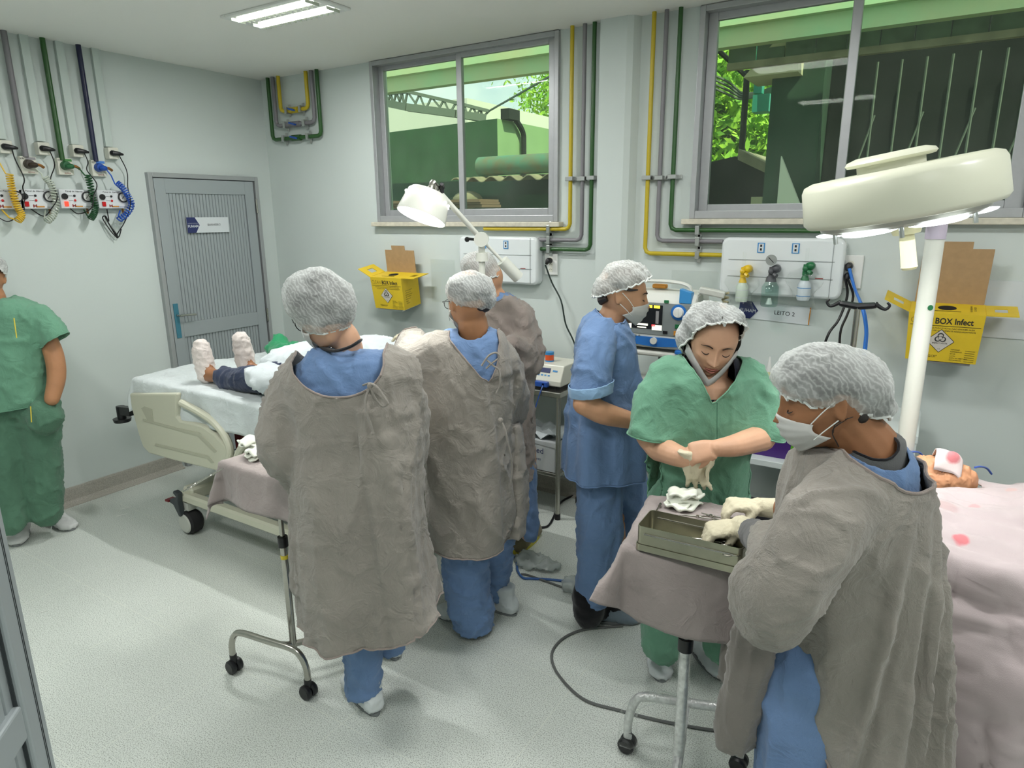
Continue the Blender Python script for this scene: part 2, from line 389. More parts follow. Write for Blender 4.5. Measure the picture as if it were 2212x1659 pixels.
# ---------------------------------------------------------------- windows
def window(n,W,gx,z0,z1,label):
    w=bpy.data.objects.new('window_%d'%n,None);w.location=((W[0]+W[1])/2,YB,W[2]);col.objects.link(w);tag(w,label,None,None,'structure')
    y0,y1=YB-.02,YB+.09;x0,x1=W[0],W[1];a,c=gx
    b=MB();t=.028
    for X in((x0,x0+t),(x1-t,x1)): span(X[0],X[1],y0,y1,W[2],W[3],b)
    span(x0+t,x1-t,y0,y1,W[2],W[2]+t+.012,b);span(x0+t,x1-t,y0,y1,W[3]-t,W[3],b);b.obj('window_frame',M_alu,w,bevel=.003)
    for k,(g0,g1,yy) in enumerate(((a[0],a[1],YB+.055),(c[0],c[1],YB+.03))):
        b=MB();L=g0-.035;R=g1+.035;s=.035
        if k==0: L=x0+t;R=g1+.03
        else: R=x1-t;L=g0-.04
        span(L,g0,yy-.018,yy+.012,z0-.045,z1+.04,b);span(g1,R,yy-.018,yy+.012,z0-.045,z1+.04,b);span(g0,g1,yy-.018,yy+.012,z0-.045,z0,b);span(g0,g1,yy-.018,yy+.012,z1,z1+.04,b)
        q=b.obj('window_sash',M_alu,w,bevel=.003)
        b=MB();span(g0-.004,g1+.004,yy-.003,yy+.002,z0-.004,z1+.004,b);b.obj('pane',M_glass,q)
    b=MB();span(x0-.03,x1+.03,YB-.055,YB+.16,W[2]-.028,W[2],b);b.obj('window_sill',M_stone,w,bevel=.004)
window(1,W1,((-3.262,-2.66),(-2.605,-1.995)),1.78,2.668,'aluminium sliding window on the left of the far wall')
window(2,W2,((-1.06,-.462),(-.418,.205)),1.787,2.66,'aluminium sliding window above the surgical lamp')
# ---------------------------------------------------------------- doors
def slat_mat():
    m=bpy.data.materials.new('grey_slatted_aluminium');N,L=nt(m);b=N['Principled BSDF'];b.inputs['Base Color'].default_value=(*lin(166,174,176),1);b.inputs['Roughness'].default_value=.42;b.inputs['Metallic'].default_value=.25
    return m
M_slat=slat_mat();M_dfr=mat('door_frame_aluminium',lin(168,172,172),.4,.3);M_gap=pm('shadow_gap_rubber',52,58,60,.8)
def slats(b,o,ax,an,w,z0,z1,pitch=.03,dep=.003):   # ribbed panel facing an
    o=np.asarray(o,float);ax=nrm(ax);an=nrm(an);n=int(w/pitch);P=[]
    pts=[]
    for i in range(n): 
        x=i*w/n;q=w/n;pts+=[(x,0),(x+q*.1,dep),(x+q*.82,dep),(x+q*.9,0)]
    pts.append((w,0))
    b.sheet([[o+ax*x+an*y+UZ*z for x,y in pts] for z in(z0,z1)])
d=bpy.data.objects.new('door_1',None);d.location=(XL,3.0,0);col.objects.link(d);tag(d,'closed grey slatted bathroom door in the left wall',None,None,'structure')
y0,y1,zt=2.585,3.43,2.03;X=XL
b=MB();span(X-.02,X+.035,y0,y0+.03,0,zt,b);span(X-.02,X+.035,y1-.03,y1,0,zt,b);span(X-.02,X+.035,y0+.03,y1-.03,zt-.03,zt,b);b.obj('door_frame',M_dfr,d,bevel=.003)
b=MB();b.box((X+.002,(y0+y1)/2,zt/2),(.006,y1-y0-.02,zt-.04));b.obj('gap_seal',M_gap,d)
b=MB();a0,a1=y0+.035,y1-.045
for q in((a0,a0+.075,.01,zt-.035),(a1-.075,a1,.01,zt-.035),(a0+.075,a1-.075,zt-.13,zt-.035),(a0+.075,a1-.075,.93,1.03),(a0+.075,a1-.075,.01,.16)): span(X+.004,X+.03,q[0],q[1],q[2],q[3],b)
b.obj('leaf_frame',M_slat,d,bevel=.002)
b=MB()
for z0_,z1_ in((1.03,zt-.13),(.16,.93)): slats(b,(X+.014,a0+.075,0),(0,1,0),(1,0,0),a1-a0-.15,z0_,z1_,.024,.006)
b.obj('slat_panel',M_slat,d)
b=MB();span(X+.03,X+.036,a0+.018,a0+.053,.93,1.17,b);hp=b.obj('door_handle',mat('handle_plate_blue_film',lin(78,140,160),.3,.4),d,bevel=.002)
b=MB();b.tube([(X+.036,a0+.035,1.09),(X+.075,a0+.035,1.09),(X+.08,a0+.05,1.09),(X+.078,a0+.15,1.085)],.008,10,sub=4);b.obj('lever',M_chrome,hp,smooth=True)
for z in(1.82,1.0,.3):
    b=MB();b.cyl((X+.038,y1-.035,z-.05),(X+.038,y1-.035,z+.05),.007);b.obj('hinge',M_chrome,d,smooth=True)
# door sign
o=on(450,487,x=XL+.035);dy=A(0,1,0)
sg=thing('door_sign','white bathroom sign with a navy arrow on the grey door','sign',(XL+.034,o[1],o[2]));cy,cz=o[1],o[2]+.004
ts=.02
b=MB();b.box((XL+.0355,cy,cz),(.003,.325,.105));b.obj('sign_plate',M_signw,sg)
b=MB();b.prism([(-.1625,-.0525),(-.1,-.0525),(-.068,0),(-.1,.0525),(-.1625,.0525)],(XL+.037,cy,cz),(0,1,0),(0,0,1),(1,0,0),.0012);b.obj('arrow_panel',M_navy,sg)
text('lettering','FUHAM',(XL+.0385,cy-.118,cz-.008),(0,1,0),(0,0,1),.024,M_signw,sg,bold=.0006)
text('lettering','FUNDAÇÃO HOSPITALAR',(XL+.0385,cy-.118,cz+.012),(0,1,0),(0,0,1),.0065,M_signw,sg)
text('lettering','BANHEIRO',(XL+.0378,cy+.045,cz),(0,1,0),(0,0,1),.021,M_txt,sg)
# open door leaf at the left edge of the frame
E0=at(67,1514,.85)[:2];az=math.radians(45.7);dd=A(-math.sin(az),math.cos(az),0);back=-dd;nn=A(math.cos(az),math.sin(az),0)
E0=A(E0[0],E0[1],0)
d2=bpy.data.objects.new('door_2',None);d2.location=E0;col.objects.link(d2);tag(d2,'open grey slatted door leaf at the left edge of the photo',None,None,'structure')
b=MB();wd=.82
def leafbar(b,u0,u1,z0,z1,t=.03,off=0): b.box(E0+back*(u0+u1)/2+UZ*(z0+z1)/2+nn*off,(u1-u0,t,z1-z0),(back,nn,UZ))
leafbar(b,0,.05,.01,2.02);leafbar(b,wd-.05,wd,.01,2.02);leafbar(b,.05,wd-.05,1.03,1.085,.026);leafbar(b,.05,wd-.05,1.93,2.02);leafbar(b,.05,wd-.05,.01,.14)
b.obj('leaf_frame',M_slat,d2,bevel=.004)
b=MB();leafbar(b,.015,.0163,.01,2.02,.003,.0142);leafbar(b,.019,.0198,.01,2.02,.003,.0142);leafbar(b,.0495,.052,.14,1.93,.004,.006);b.obj('seal_groove',M_gap,d2)
b=MB()
for z0_,z1_ in((1.085,1.93),(.14,1.03)): slats(b,E0+back*.05-nn*.002,back,nn,wd-.10,z0_,z1_,.022,.005)
for z0_,z1_ in((1.085,1.93),(.14,1.03)): slats(b,E0+back*.05-nn*.006,back,-nn,wd-.10,z0_,z1_,.022,.005)
b.obj('slat_panel',M_slat,d2)
# ================================================================ CEILING LIGHTS
M_tube=mat('lamp_tube_glow',(1,1,.96),.5,emit=(.97,1,.95),estr=5)
M_refl=mat('lamp_reflector',lin(214,222,206),.22,.7)
def ceil_light(x,y,label,first=False):
    t=thing('ceiling_light',label,'ceiling light',(x,y,ZC),'recessed twin-tube ceiling lights');b=MB();w,h=.64,.27;z=ZC
    for s in(-1,1):
        b.box((x+s*(w/2-.0175),y,z-.006),(.035,h,.012));b.box((x,y+s*(h/2-.015),z-.006),(w-.07,.03,.012))
    b.box((x,y,z-.006),(w-.07,.035,.012));b.obj('housing',M_white,t,bevel=.003)
    for s in(-1,1):
        c=MB();c.box((x,y+s*.065,z-.002),(w-.07,.085,.003));c.obj('reflector',M_refl,t)
        c=MB();c.tube([(x-.27,y+s*.065,z-.012),(x+.27,y+s*.065,z-.012)],.012,12);c.obj('tube',M_tube,t,smooth=True)
        c=MB()
        for k in range(15): c.box((x-.27+.54*k/14,y+s*.065,z-.016),(.002,.085,.014))
        c.obj('louvre',M_refl,t)
ceil_light(-2.89,2.505,'recessed twin-tube light in the ceiling above the bed')
def area(name,loc,sx,sy,power,colr=(1,1,.95),rot=(0,0,0)):
    l=bpy.data.lights.new(name,'AREA');l.shape='RECTANGLE';l.size=sx;l.size_y=sy;l.energy=power;l.color=colr;o=bpy.data.objects.new(name,l);o.location=loc;o.rotation_euler=rot;col.objects.link(o);return o
LCOL=(1,1,.985)
for i,(x,y,pw) in enumerate(((-2.9,.6,19),(-.95,2.0,19),(-.95,.25,19),(1.1,2.0,19),(1.1,.25,19))):
    area('ceiling_lamp_light',(x,y,ZC-.02),.62,.25,pw,LCOL)
area('ceiling_lamp_light',(-2.89,2.505,ZC-.022),.54,.03,24,LCOL)
# ================================================================ OUTSIDE, SEEN THROUGH THE WINDOWS
def om(n,r,g,b,**k): return mat(n,lin(r,g,b),.9,**k)
O_green_lit=om('render_green_sunlit',150,180,130,nscale=3,namp=.08,bump=.2,bscale=30)
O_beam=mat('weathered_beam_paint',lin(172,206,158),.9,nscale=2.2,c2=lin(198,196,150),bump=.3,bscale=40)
O_green_shade=om('render_green_shaded',58,92,62,nscale=2.5,namp=.25);O_wall=om('courtyard_green',44,70,52,nscale=2,namp=.3)
O_dark=om('shaded_room_dark',16,24,20);O_teal=om('teal_pipe_paint',84,140,120,nscale=9,c2=lin(120,110,84));O_rust=om('stained_fibre_cement',150,140,116,nscale=6,namp=.3)  # O_dark holds the shade of the dim interiors in its colour
O_iron=om('dark_iron',34,40,36);O_truss=om('grey_truss_steel',108,116,104);O_plank=om('grey_green_planks',104,118,98,nscale=8,namp=.25);O_white=om('sunlit_roof_white',226,222,206);O_orange=om('orange_render',214,150,88)
O_leaf=mat('sunlit_leaf_green',lin(190,226,70),.6,nscale=5,c2=lin(96,160,44));O_bark=om('bark',80,66,48);O_cream=om('cream_wall',216,206,170)
def zat(px,py,y): return on(px,py,y=y)
ground=MB();span(-30,16,YB+.2,34,-.2,-.1,ground);struct('ground',ground,om('courtyard_ground',120,122,108),'grey courtyard ground outside the windows')
# long concrete beam over both windows
yb=5.6;z0=zat(1000,178,yb)[2];z1=z0+.13;z2=zat(1000,95,yb)[2]+.3
bt=MB();bt.prism([(yb,z0),(yb,z1),(yb-.07,z1),(yb-.07,z2),(yb+.25,z2),(yb+.25,z0+.14),(yb+.1,z0)],(-9.5,0,0),(0,1,0),(0,0,1),(1,0,0),16)
tag(bt.obj('concrete_beam',O_beam),'long light green concrete beam seen at the top of both windows','beam')
# soffit of upright planks under the beam, right window
x0=zat(1562,300,6.0)[0];zb=zat(1700,125,6.0)[2];zt_=z0+.25
t=thing('plank_fascia','grey-green fascia of upright planks above the dark shed in the right window','fascia',(x0,6.0,zb));b=MB();k=0;x=x0
while x<6.5:
    b.box((x+.11,6.0+(k%2)*.012,(zb+zt_)/2),(.212,.02,zt_-zb));x+=.22;k+=1
b.obj('planks',O_plank,t);b=MB();b.box(((x0+6.5)/2,6.0,zb-.02),(6.5-x0,.06,.05));b.obj('edge_batten',O_rust,t)
# shed front with the interior shade painted near-black, and its grille
xd=zat(1672,300,6.6)[0]
b=MB();span(xd,6.5,6.6,6.75,0,zb+.3,b);tag(b.obj('shed_wall',O_dark),'shed wall painted near-black for the shaded interior, filling the right window','shed')
b=MB();span(xd+.02,xd+.42,6.25,6.6,0,zb+.1,b);tag(b.obj('green_pillar',O_wall),'dark green pillar at the left corner of the shed','pillar')
b=MB();b.prism([(0,0),(.42,.0),(.42,.42)],(x0+.12,6.05,zb-.10),(1,0,0),(0,-.25,1),(0,1,0),.5);tag(b.obj('roof_bracket',O_cream),'pale triangular soffit corner under the plank fascia','bracket')
g=thing('window_grille','dark iron window grille with scrolls on the shed wall','grille',(xd+.8,6.5,1.5));b=MB()
for i in range(9): b.cyl((xd+.6+i*.17,6.5,1.2),(xd+.6+i*.17,6.5,2.9),.010,n=6)
b.obj('bars',O_truss,g);b=MB()
for i in range(4):
    cx_=xd+.69+i*.34;b.tube([(cx_+.13*math.cos(a)*(1-a/12),6.5,2.0+.13*math.sin(a)*(1-a/12)) for a in np.linspace(0,7,20)],.008,6);b.tube([(cx_,6.5,2.1),(cx_+.1,6.5,2.5)],.008,6)
b.obj('scrolls',O_truss,g)
# coloured service pipes between tree and shed
for nm,px,r,y,mm,lab in(('yellow_pipe',1657,.035,7.0,pm('ext_yellow',224,190,60,.5),'yellow painted riser pipe outside beside the tree'),('green_pipe',1672,.035,6.9,pm('ext_green',90,190,90,.5),'bright green riser pipe outside beside the tree'),('blue_pipe',1681,.04,6.8,pm('ext_blue',70,130,170,.5),'blue riser pipe outside by the dark shed'),('cream_pipe',1666,.03,7.2,O_cream,'cream riser pipe between the yellow and green ones')):
    p=zat(px,420,y);b=MB();b.tube([(p[0],y,0),(p[0],y,2.5),(p[0]+.03,y,3.0),(p[0]-.02,y,4.0)],r,8,sub=3);tag(b.obj(nm,mm,smooth=True),lab,'pipe')
p=zat(1648,225,7.4);b=MB();b.box((p[0],7.4,p[2]),(.16,.2,.16));b.box((p[0]-.05,7.4,p[2]+.45),(.08,.1,.7));tag(b.obj('teal_bracket',pm('teal',60,160,140,.6)),'small teal painted bracket on the pipes outside','bracket')
# post and cables
p=zat(1611,200,7.2);b=MB();b.cyl((p[0],7.2,.0),(p[0],7.2,p[2]+.2),.03,n=8);b.tube([zat(1548,105,6.4),zat(1580,135,6.7),zat(1612,165,7.2),zat(1650,160,7.0)],.022,6);tag(b.obj('iron_post',O_iron),'thin dark iron post in front of the sunlit tree','post')
for i,(dy) in enumerate((0,9,18,27)):
    b=MB();b.tube([zat(1520,152+dy,6.8),zat(1575,178+dy,7.2),zat(1612,203+dy*.4,7.6),zat(1700,180+dy*.3,7.4)],.012,5,sub=3);tag(b.obj('cable',O_truss),'grey cable sagging past the tree outside','cable','cables in front of the tree')
# hut, lower left of right window
hy=6.9;a=zat(1532,345,hy);c=zat(1660,375,hy)
b=MB();b.prism([(-.7,0),(c[0]-a[0],0),(c[0]-a[0],c[2]),(0.25,a[2]+.02),(-.7,a[2]-.15)],(a[0],hy,0),(1,0,0),(0,0,1),(0,1,0),1.2)
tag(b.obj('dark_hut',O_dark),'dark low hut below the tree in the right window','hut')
b=MB();b.prism([(.3,a[2]-.02),(c[0]-a[0]+.08,c[2]-.04),(c[0]-a[0]+.08,c[2]+.04),(.3,a[2]+.08)],(a[0],hy-.1,0),(1,0,0),(0,0,1),(0,1,0),1.4);tag(b.obj('hut_roof',O_rust),'rusty sheet roof of the low dark hut','roof')
q=zat(1635,436,6.8);b=MB();b.box(q,(.1,.05,.09));tag(b.obj('wall_plate',O_cream),'small pale plate low on the dark hut','plate')
q=zat(1706,430,6.2);b=MB();b.prism([(0,-.3),(.3,-.3),(.0,.35)],(q[0]-.1,6.2,q[2]),(1,0,0),(0,0,1),(0,1,0),.05);tag(b.obj('sunlit_panel',O_white),'pale sunlit panel leaning by the pillar','panel')
# green block seen through left window
y0=7.2;cn=zat(1074,256,y0);x1=cn[0];zt2=cn[2]
b=MB();bl=on(834,277,y=y0)
b.prism([(bl[0]-1.5,0),(x1,0),(x1,zt2),(bl[0]-1.5,zt2-.08)],(0,y0,0),(1,0,0),(0,0,1),(0,1,0),6);tag(b.obj('green_block',[O_green_shade,O_green_lit]),'green rendered block with a corner facing the left window','building')
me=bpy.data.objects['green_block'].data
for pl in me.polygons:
    if abs(pl.normal.x)>.9 and me.vertices[pl.vertices[0]].co.x>x1-.1: pl.material_index=1  # sunlight on this side is painted in as a paler green
b=MB();q=[A(x1+.03,y0+1.1,0)];zz=on(1130,300,x=x1+.05);b.tube([(x1+.06,zz[1],1.6),(x1+.06,zz[1],zt2-.35),(x1+.06,zz[1]-.02,zt2-.12),(x1+.05,zz[1]-.18,zt2+.02)],.035,8,sub=3);b.box((x1+.05,zz[1]-.3,zt2+.06),(.12,.25,.12));tag(b.obj('bent_downpipe',O_iron),'bent dark pipe with a box on the sunlit green wall','pipe')
# sheet roof with big pipe in front of the block
yp=5.4;pa=zat(1037,360,yp);b=MB();x=pa[0]
n=24;R_=.085
prof=[(R_,0),(R_,3.2),(R_-.012,3.2),(R_-.012,0),(R_,0)]
b.lathe(pa,[(R_-.014,0),(R_,0),(R_,1.5),(R_-.014,1.5),(R_-.014,0.01)],(1,0,0),20);tag(b.obj('teal_drain_pipe',O_teal,smooth=True),'wide weathered teal pipe lying on the corrugated roof outside','pipe')
rf=MB();X=np.linspace(zat(975,385,5.2)[0],-2.2,100);zc=zat(1100,384,5.2)[2]
rf.sheet([[A(x,y,zc+(y-5.2)*.05+.022*math.sin(x*32)+dz) for x in X] for y,dz in((5.2,-.008),(5.2,0),(6.8,0))]);tag(rf.obj('corrugated_roof',O_rust,smooth=False),'wavy edged corrugated roof under the teal pipe','roof')
b=MB();span(zat(1060,430,5.6)[0],-2.2,5.6,5.8,0,zc-.35,b);tag(b.obj('lean_to_wall',O_dark),'wall painted near-black for the shaded opening below the corrugated roof','wall')
b=MB();span(zat(700,430,6.3)[0],-2.4,6.3,6.5,0,zat(900,385,6.3)[2]-.05,b);span(zat(1000,430,5.5)[0],-2.2,5.5,5.6,zc-.32,zc-.14,b);tag(b.obj('courtyard_wall',O_wall),'low dark green courtyard wall in the left window','wall')
q=zat(1010,432,5.3);b=MB();b.ball(q,.14,12,(1.2,.6,.6));tag(b.obj('rubble_bag',O_rust,smooth=True),'lumpy grey bag of rubble on the ledge outside','bag')
for i,dy in enumerate((436,441,447)):
    q=zat(930,dy,5.0);b=MB();b.box((q[0]-.1,5.0+i*.02,q[2]),(1.5,.3,.022));tag(b.obj('timber_board',om('rough_timber',130,104,84)),'flat timber board in the stack outside the left window','board','timber boards outside')
# truss, far roof and orange building
ty=9.5;tr=thing('roof_truss','pale steel roof truss against the sky in the left window','truss',zat(900,210,ty));T=[zat(832,203,ty),zat(880,198,ty),zat(985,222,ty+.3),zat(1056,240,ty+.6)];B_=[zat(832,222,ty),zat(880,232,ty),zat(985,246,ty+.3),zat(1050,256,ty+.6)]
b=MB()
for a_,c_ in zip(T[:-1],T[1:]): b.bar(a_,c_,.05)
for a_,c_ in zip(B_[:-1],B_[1:]): b.bar(a_,c_,.12,.12)
b.obj('chords',O_truss,tr);b=MB();n=12
def lp(P,t): t*=len(P)-1;i=min(int(t),len(P)-2);return P[i]+(P[i+1]-P[i])*(t-i)
for i in range(n):
    b.bar(lp(T,i/n),lp(B_,(i+(.5 if i%2 else 1))/n),.03);b.bar(lp(T,(i+1)/n),lp(B_,(i+.5)/n),.03)
b.obj('web_bars',O_truss,tr)
b=MB();ys=12;a_=zat(700,268,ys);c_=zat(1010,258,ys);b.box(((a_[0]+c_[0])/2,ys+2,a_[2]-1.6),(c_[0]-a_[0],4,3.6));tag(b.obj('white_roofed_hall',O_white),'white sunlit roof behind the truss','building')
ys=16;a_=zat(760,250,ys);c_=zat(920,240,ys);b=MB();b.box(((a_[0]+c_[0])/2,ys+2,c_[2]-2.5),(c_[0]-a_[0],4,5));tag(b.obj('orange_building',O_orange),'orange rendered building far off below the truss','building')
b=MB();b.bar(zat(1056,240,9.8),zat(1200,158,8.5),.022);tag(b.obj('stay_cable',O_truss),'thin stay cable running up to the right in the left window','cable')
def tree(name,c,r,n,label,seed):
    rn=np.random.RandomState(seed);t=thing(name,label,'tree',(c[0],c[1],0));b=MB();b.tube([(c[0],c[1],-.1),(c[0]+.1,c[1],c[2]*.5),(c[0],c[1],c[2])],[.16,.12,.05],8,sub=3);b.obj('trunk',O_bark,t,smooth=True)
    V=[];F=[];cl=rn.normal(size=(60,3))*np.array(r)*.55+c
    for i in range(n):
        p=cl[rn.randint(60)]+rn.normal(size=3)*np.array(r)*.17;u=nrm(rn.normal(size=3));w=nrm(np.cross(u,rn.normal(size=3)));L_=.05+rn.rand()*.07;k=len(V)
        V+=[p-u*L_,p+w*L_*.35,p+u*L_,p-w*L_*.35];F.append((k,k+1,k+2,k+3))
    mkobj('foliage',V,F,O_leaf,t,False);tag(bpy.data.objects[t.name].children[-1],kind='stuff')
q=zat(1590,235,12.6);tree('leafy_tree',q,(1.5,1.2,1.3),14000,'bright sunlit leafy tree in the right window',3)
q=zat(1560,300,9.9);tree('leafy_tree',q,(.9,.7,1.0),7000,'lower sunlit tree crown just above the dark hut',5)
q=zat(1210,190,17.8);tree('leafy_tree',q,(1.1,1,1.6),3500,'leafy tree at the right edge of the left window',4)
# ================================================================ WALL SERVICES
def wl(px,py,off=.0): return on(px,py,x=XL+off)
def wb(px,py,off=.0): return on(px,py,y=YB-off)
X1=A(1,0,0);Y1=A(0,1,0)
M_plug=pm('plug_black',18,18,20,.45);M_cardw=pm('panel_white',222,226,228,.4);M_red=pm('switch_red',200,20,24,.3);M_redon=mat('switch_red_lit',lin(230,30,24),.3,emit=(1,.08,.04),estr=1.2)
M_org=pm('logo_orange',206,140,50,.5);M_ored=pm('logo_red',150,40,30,.5);M_dial=pm('dial_face',214,216,212,.4)
# risers
def riser(name,p,m,r,label,box=False):
    q=wl(*p,.03);b=MB()
    if box: b.box((XL+.012,q[1],(q[2]+ZC)/2),(.024,.042,ZC-q[2]))
    else: b.cyl((XL+.03,q[1],q[2]-.01),(XL+.03,q[1],ZC+.005),r,n=12)
    tag(b.obj(name,m,None,smooth=not box),label,'pipe' if not box else 'cable trunking')
riser('gas_pipe',(55,335),M_pgrey,.015,'grey gas pipe down to the grey marked outlet plate on the left wall')
riser('gas_pipe',(134,342),M_pgreen,.014,'dark green gas pipe down to the green outlet plate on the left wall')
riser('gas_pipe',(207,345),M_pnavy,.014,'navy blue gas pipe down to the blue outlet plate on the left wall')
for p,l in (((6,300),'white cable trunking at the far left photo edge'),((91,305),'white cable trunking between grey and green pipes'),((164,312),'white cable trunking between green and navy pipes'),((238,317),'white cable trunking right of the navy pipe')): riser('cable_trunking',p,M_trunk,.01,l,True)
# sockets with plugs
SO=[((14,317),'leftmost white wall socket with a black plug'),((96,321),'white wall socket below the trunking between grey and green pipes'),((170,326),'white wall socket between the green and navy pipes'),((246,331),'white wall socket right of the navy pipe')]
for p,l in SO:
    c=wl(*p,.05);t=thing('wall_socket',l,'socket',(XL,c[1],c[2]),'sockets above the alarm panels');b=MB();b.box((XL+.025,c[1],c[2]),(.05,.062,.068));b.obj('box',M_white2,t,bevel=.004)
    b=MB();b.tube([(XL+.05,c[1]-.01,c[2]),(XL+.062,c[1]-.01,c[2]),(XL+.07,c[1]+.02,c[2]-.003),(XL+.07,c[1]+.045,c[2]-.006)],[.016,.016,.012,.006],10,sub=3);b.obj('plug',M_plug,t,smooth=True)
GB=[((61,357),'VAC',pm('gas_grey',150,148,150,.4),'grey',lin(60,50,40)),((140,360),'O2',pm('gas_green',60,130,60,.4),'green',lin(40,100,60)),((212,364),'N2O',pm('gas_blue',70,130,210,.4),'blue',lin(30,80,170))]
M_brass=mat('brass',lin(150,104,58),.35,.8)
for p,s_,m_,cn_,kc in GB:
    c=wl(*p,.02);y,z=c[1],c[2];t=thing('gas_outlet','white gas outlet plate with a %s marking on the left wall'%cn_,'gas outlet',(XL,y,z));b=MB();b.box((XL+.016,y,z),(.032,.083,.094));b.obj('plate',M_white2,t,bevel=.004)
    b=MB();b.box((XL+.0325,y+.012,z+.036),(.002,.05,.014));b.obj('colour_label',m_,t)
    text('lettering',s_,(XL+.0335,y-.028,z+.034),Y1,UZ,.016,M_txt,t);text('lettering','ALMOX',(XL+.0335,y+.005,z-.038),Y1,UZ,.010,M_ored,t)
    b=MB();b.cyl((XL+.03,y-.005,z+.005),(XL+.065,y-.005,z+.005),.026,.022,14);b.ball((XL+.07,y+.005,z),.02,10,(1,1.3,.8));b.obj('coupling',mat('coupling_'+cn_,kc,.4),t,smooth=True)
    b=MB();b.tube([(XL+.07,y+.01,z+.002),(XL+.075,y+.035,z),(XL+.072,y+.055,z-.012)],.008,8,sub=3);b.obj('fitting',M_brass,t,smooth=True)
PN=[((8,430),'VÁCUO','yellow',M_org),((80,430),'VÁCUO','clear',M_pgrey),((164,430),'OXIGÊNIO','green',M_pgreen),((243,431),'ÓXIDO NITROSO','blue',M_blue)]
for i,(p,u,cn_,um) in enumerate(PN):
    c=wl(*p,.04);y,z=c[1],c[2];fx=XL+.052;t=thing('alarm_panel','white gas alarm panel with a round gauge beside the %s coiled hose'%cn_,'alarm panel',(XL,y,z),'gas alarm panels')
    w_,h_=.185,.108;b=MB();b.box((XL+.026,y,z),(.05,w_,h_));b.obj('casing',M_cardw,t,bevel=.004)
    text('lettering','Painel de Alarme',(fx,y-.01,z+.043),Y1,UZ,.014,M_txt,t);text('lettering',u,(fx,y+.058,z-.045),Y1,UZ,.0095,um,t)
    b=MB();b.cyl((fx-.002,y-.066,z+.014),(fx+.006,y-.066,z+.014),.017,n=24);b.obj('sounder',M_black,t,smooth=True)
    b=MB();b.lathe((fx-.002,y+.058,z+.014),[(.030,0),(.030,.014),(.025,.014),(.025,.008),(.0,.008)],(1,0,0),28);g_=b.obj('gauge',M_black,t,smooth=True)
    b=MB();b.cyl((fx+.005,y+.058,z+.014),(fx+.0075,y+.058,z+.014),.0245,n=24);b.obj('dial_face',M_dial,g_,smooth=True)
    b=MB();b.bar((fx+.008,y+.068,z+.026),(fx+.008,y+.048,z+.002),.0025);b.obj('needle',M_black,g_)
    b=MB();b.box((fx+.003,y-.062,z-.028),(.008,.021,.028));b.obj('switch',M_redon if i==2 else M_red,t,bevel=.002)
    for k in(0,1):
        b=MB();b.ball((fx+.002,y-.012,z+.018-.026*k),.007,8);b.obj('indicator',M_red if k else M_black,t,smooth=True)
        b=MB();b.box((fx+.0005,y-.034,z+.018-.026*k),(.001,.025,.0015));b.obj('indicator_line',M_txt,t)
    b=MB();b.box((fx+.001,y+.006,z-.042),(.001,.042,.007));b.obj('logo_bar',M_org,t)
    b=MB();b.box((fx+.001,y-.028,z-.038),(.001,.005,.016));b.box((fx+.001,y-.014,z-.038),(.001,.005,.016));b.box((fx+.001,y-.021,z-.038),(.001,.012,.005));b.obj('logo_mark',M_ored,t)
    b=MB();b.cyl((XL+.02,y+.065,z-h_/2-.03),(XL+.02,y+.065,z-h_/2),.006,n=8);b.obj('hose_tail',M_brass,t,smooth=True)
def coil(name,lead,P,tail,m,label,turns=16,r=.016,rt=.0042):
    C=cat_path([wl(x,y,.085) for x,y in P],8);n=len(C);pts=[wl(x,y,o) for x,y,o in lead];L_=turns*10
    for i in range(L_+1):
        f=i/L_*(n-1);k=min(int(f),n-2);p=C[k]+(C[k+1]-C[k])*(f-k);d=nrm(C[k+1]-C[k]);s_=nrm(np.cross(d,X1));a=2*PI*i/10
        pts.append(p+(s_*math.cos(a)+X1*math.sin(a))*r)
    pts+=[wl(x,y,o) for x,y,o in tail];b=MB();b.tube(pts,rt,6);tag(b.obj(name,m,None,smooth=True),label,'hose')
coil('coiled_hose',[(-12,345,.07),(0,353,.08)],[(20,376),(24,400),(30,425),(38,448),(47,465),(38,478)],[(20,470,.06),(3,452,.03)],pm('hose_yellow',226,186,56,.4),'yellow coiled gas hose looping over the leftmost alarm panel',22)
coil('coiled_hose',[(75,362,.07),(90,376,.08)],[(97,382),(110,398),(117,420),(121,445),(114,466),(101,479)],[(96,470,.06),(98,453,.03)],mat('hose_clear',lin(196,204,190),.2),'pale clear coiled gas hose',20)
coil('coiled_hose',[(155,358,.07),(172,365,.08)],[(189,378),(195,400),(200,425),(206,446),(203,462),(196,473)],[(190,468,.06),(181,453,.03)],pm('hose_green',30,80,44,.35),'dark green coiled gas hose right of the third panel',20)
coil('coiled_hose',[(228,364,.07),(240,379,.08)],[(252,394),(266,407),(277,424),(284,442),(274,461),(257,475)],[(255,470,.06),(259,455,.03)],pm('hose_blue',38,90,190,.35),'blue coiled gas hose beside the rightmost panel',20)
def wire(name,P,m,label,r=.003,sub=5,cat='cable',group=None):
    b=MB();b.tube(P,r,6,sub=sub);return tag(b.obj(name,m,None,smooth=True),label,cat,group)
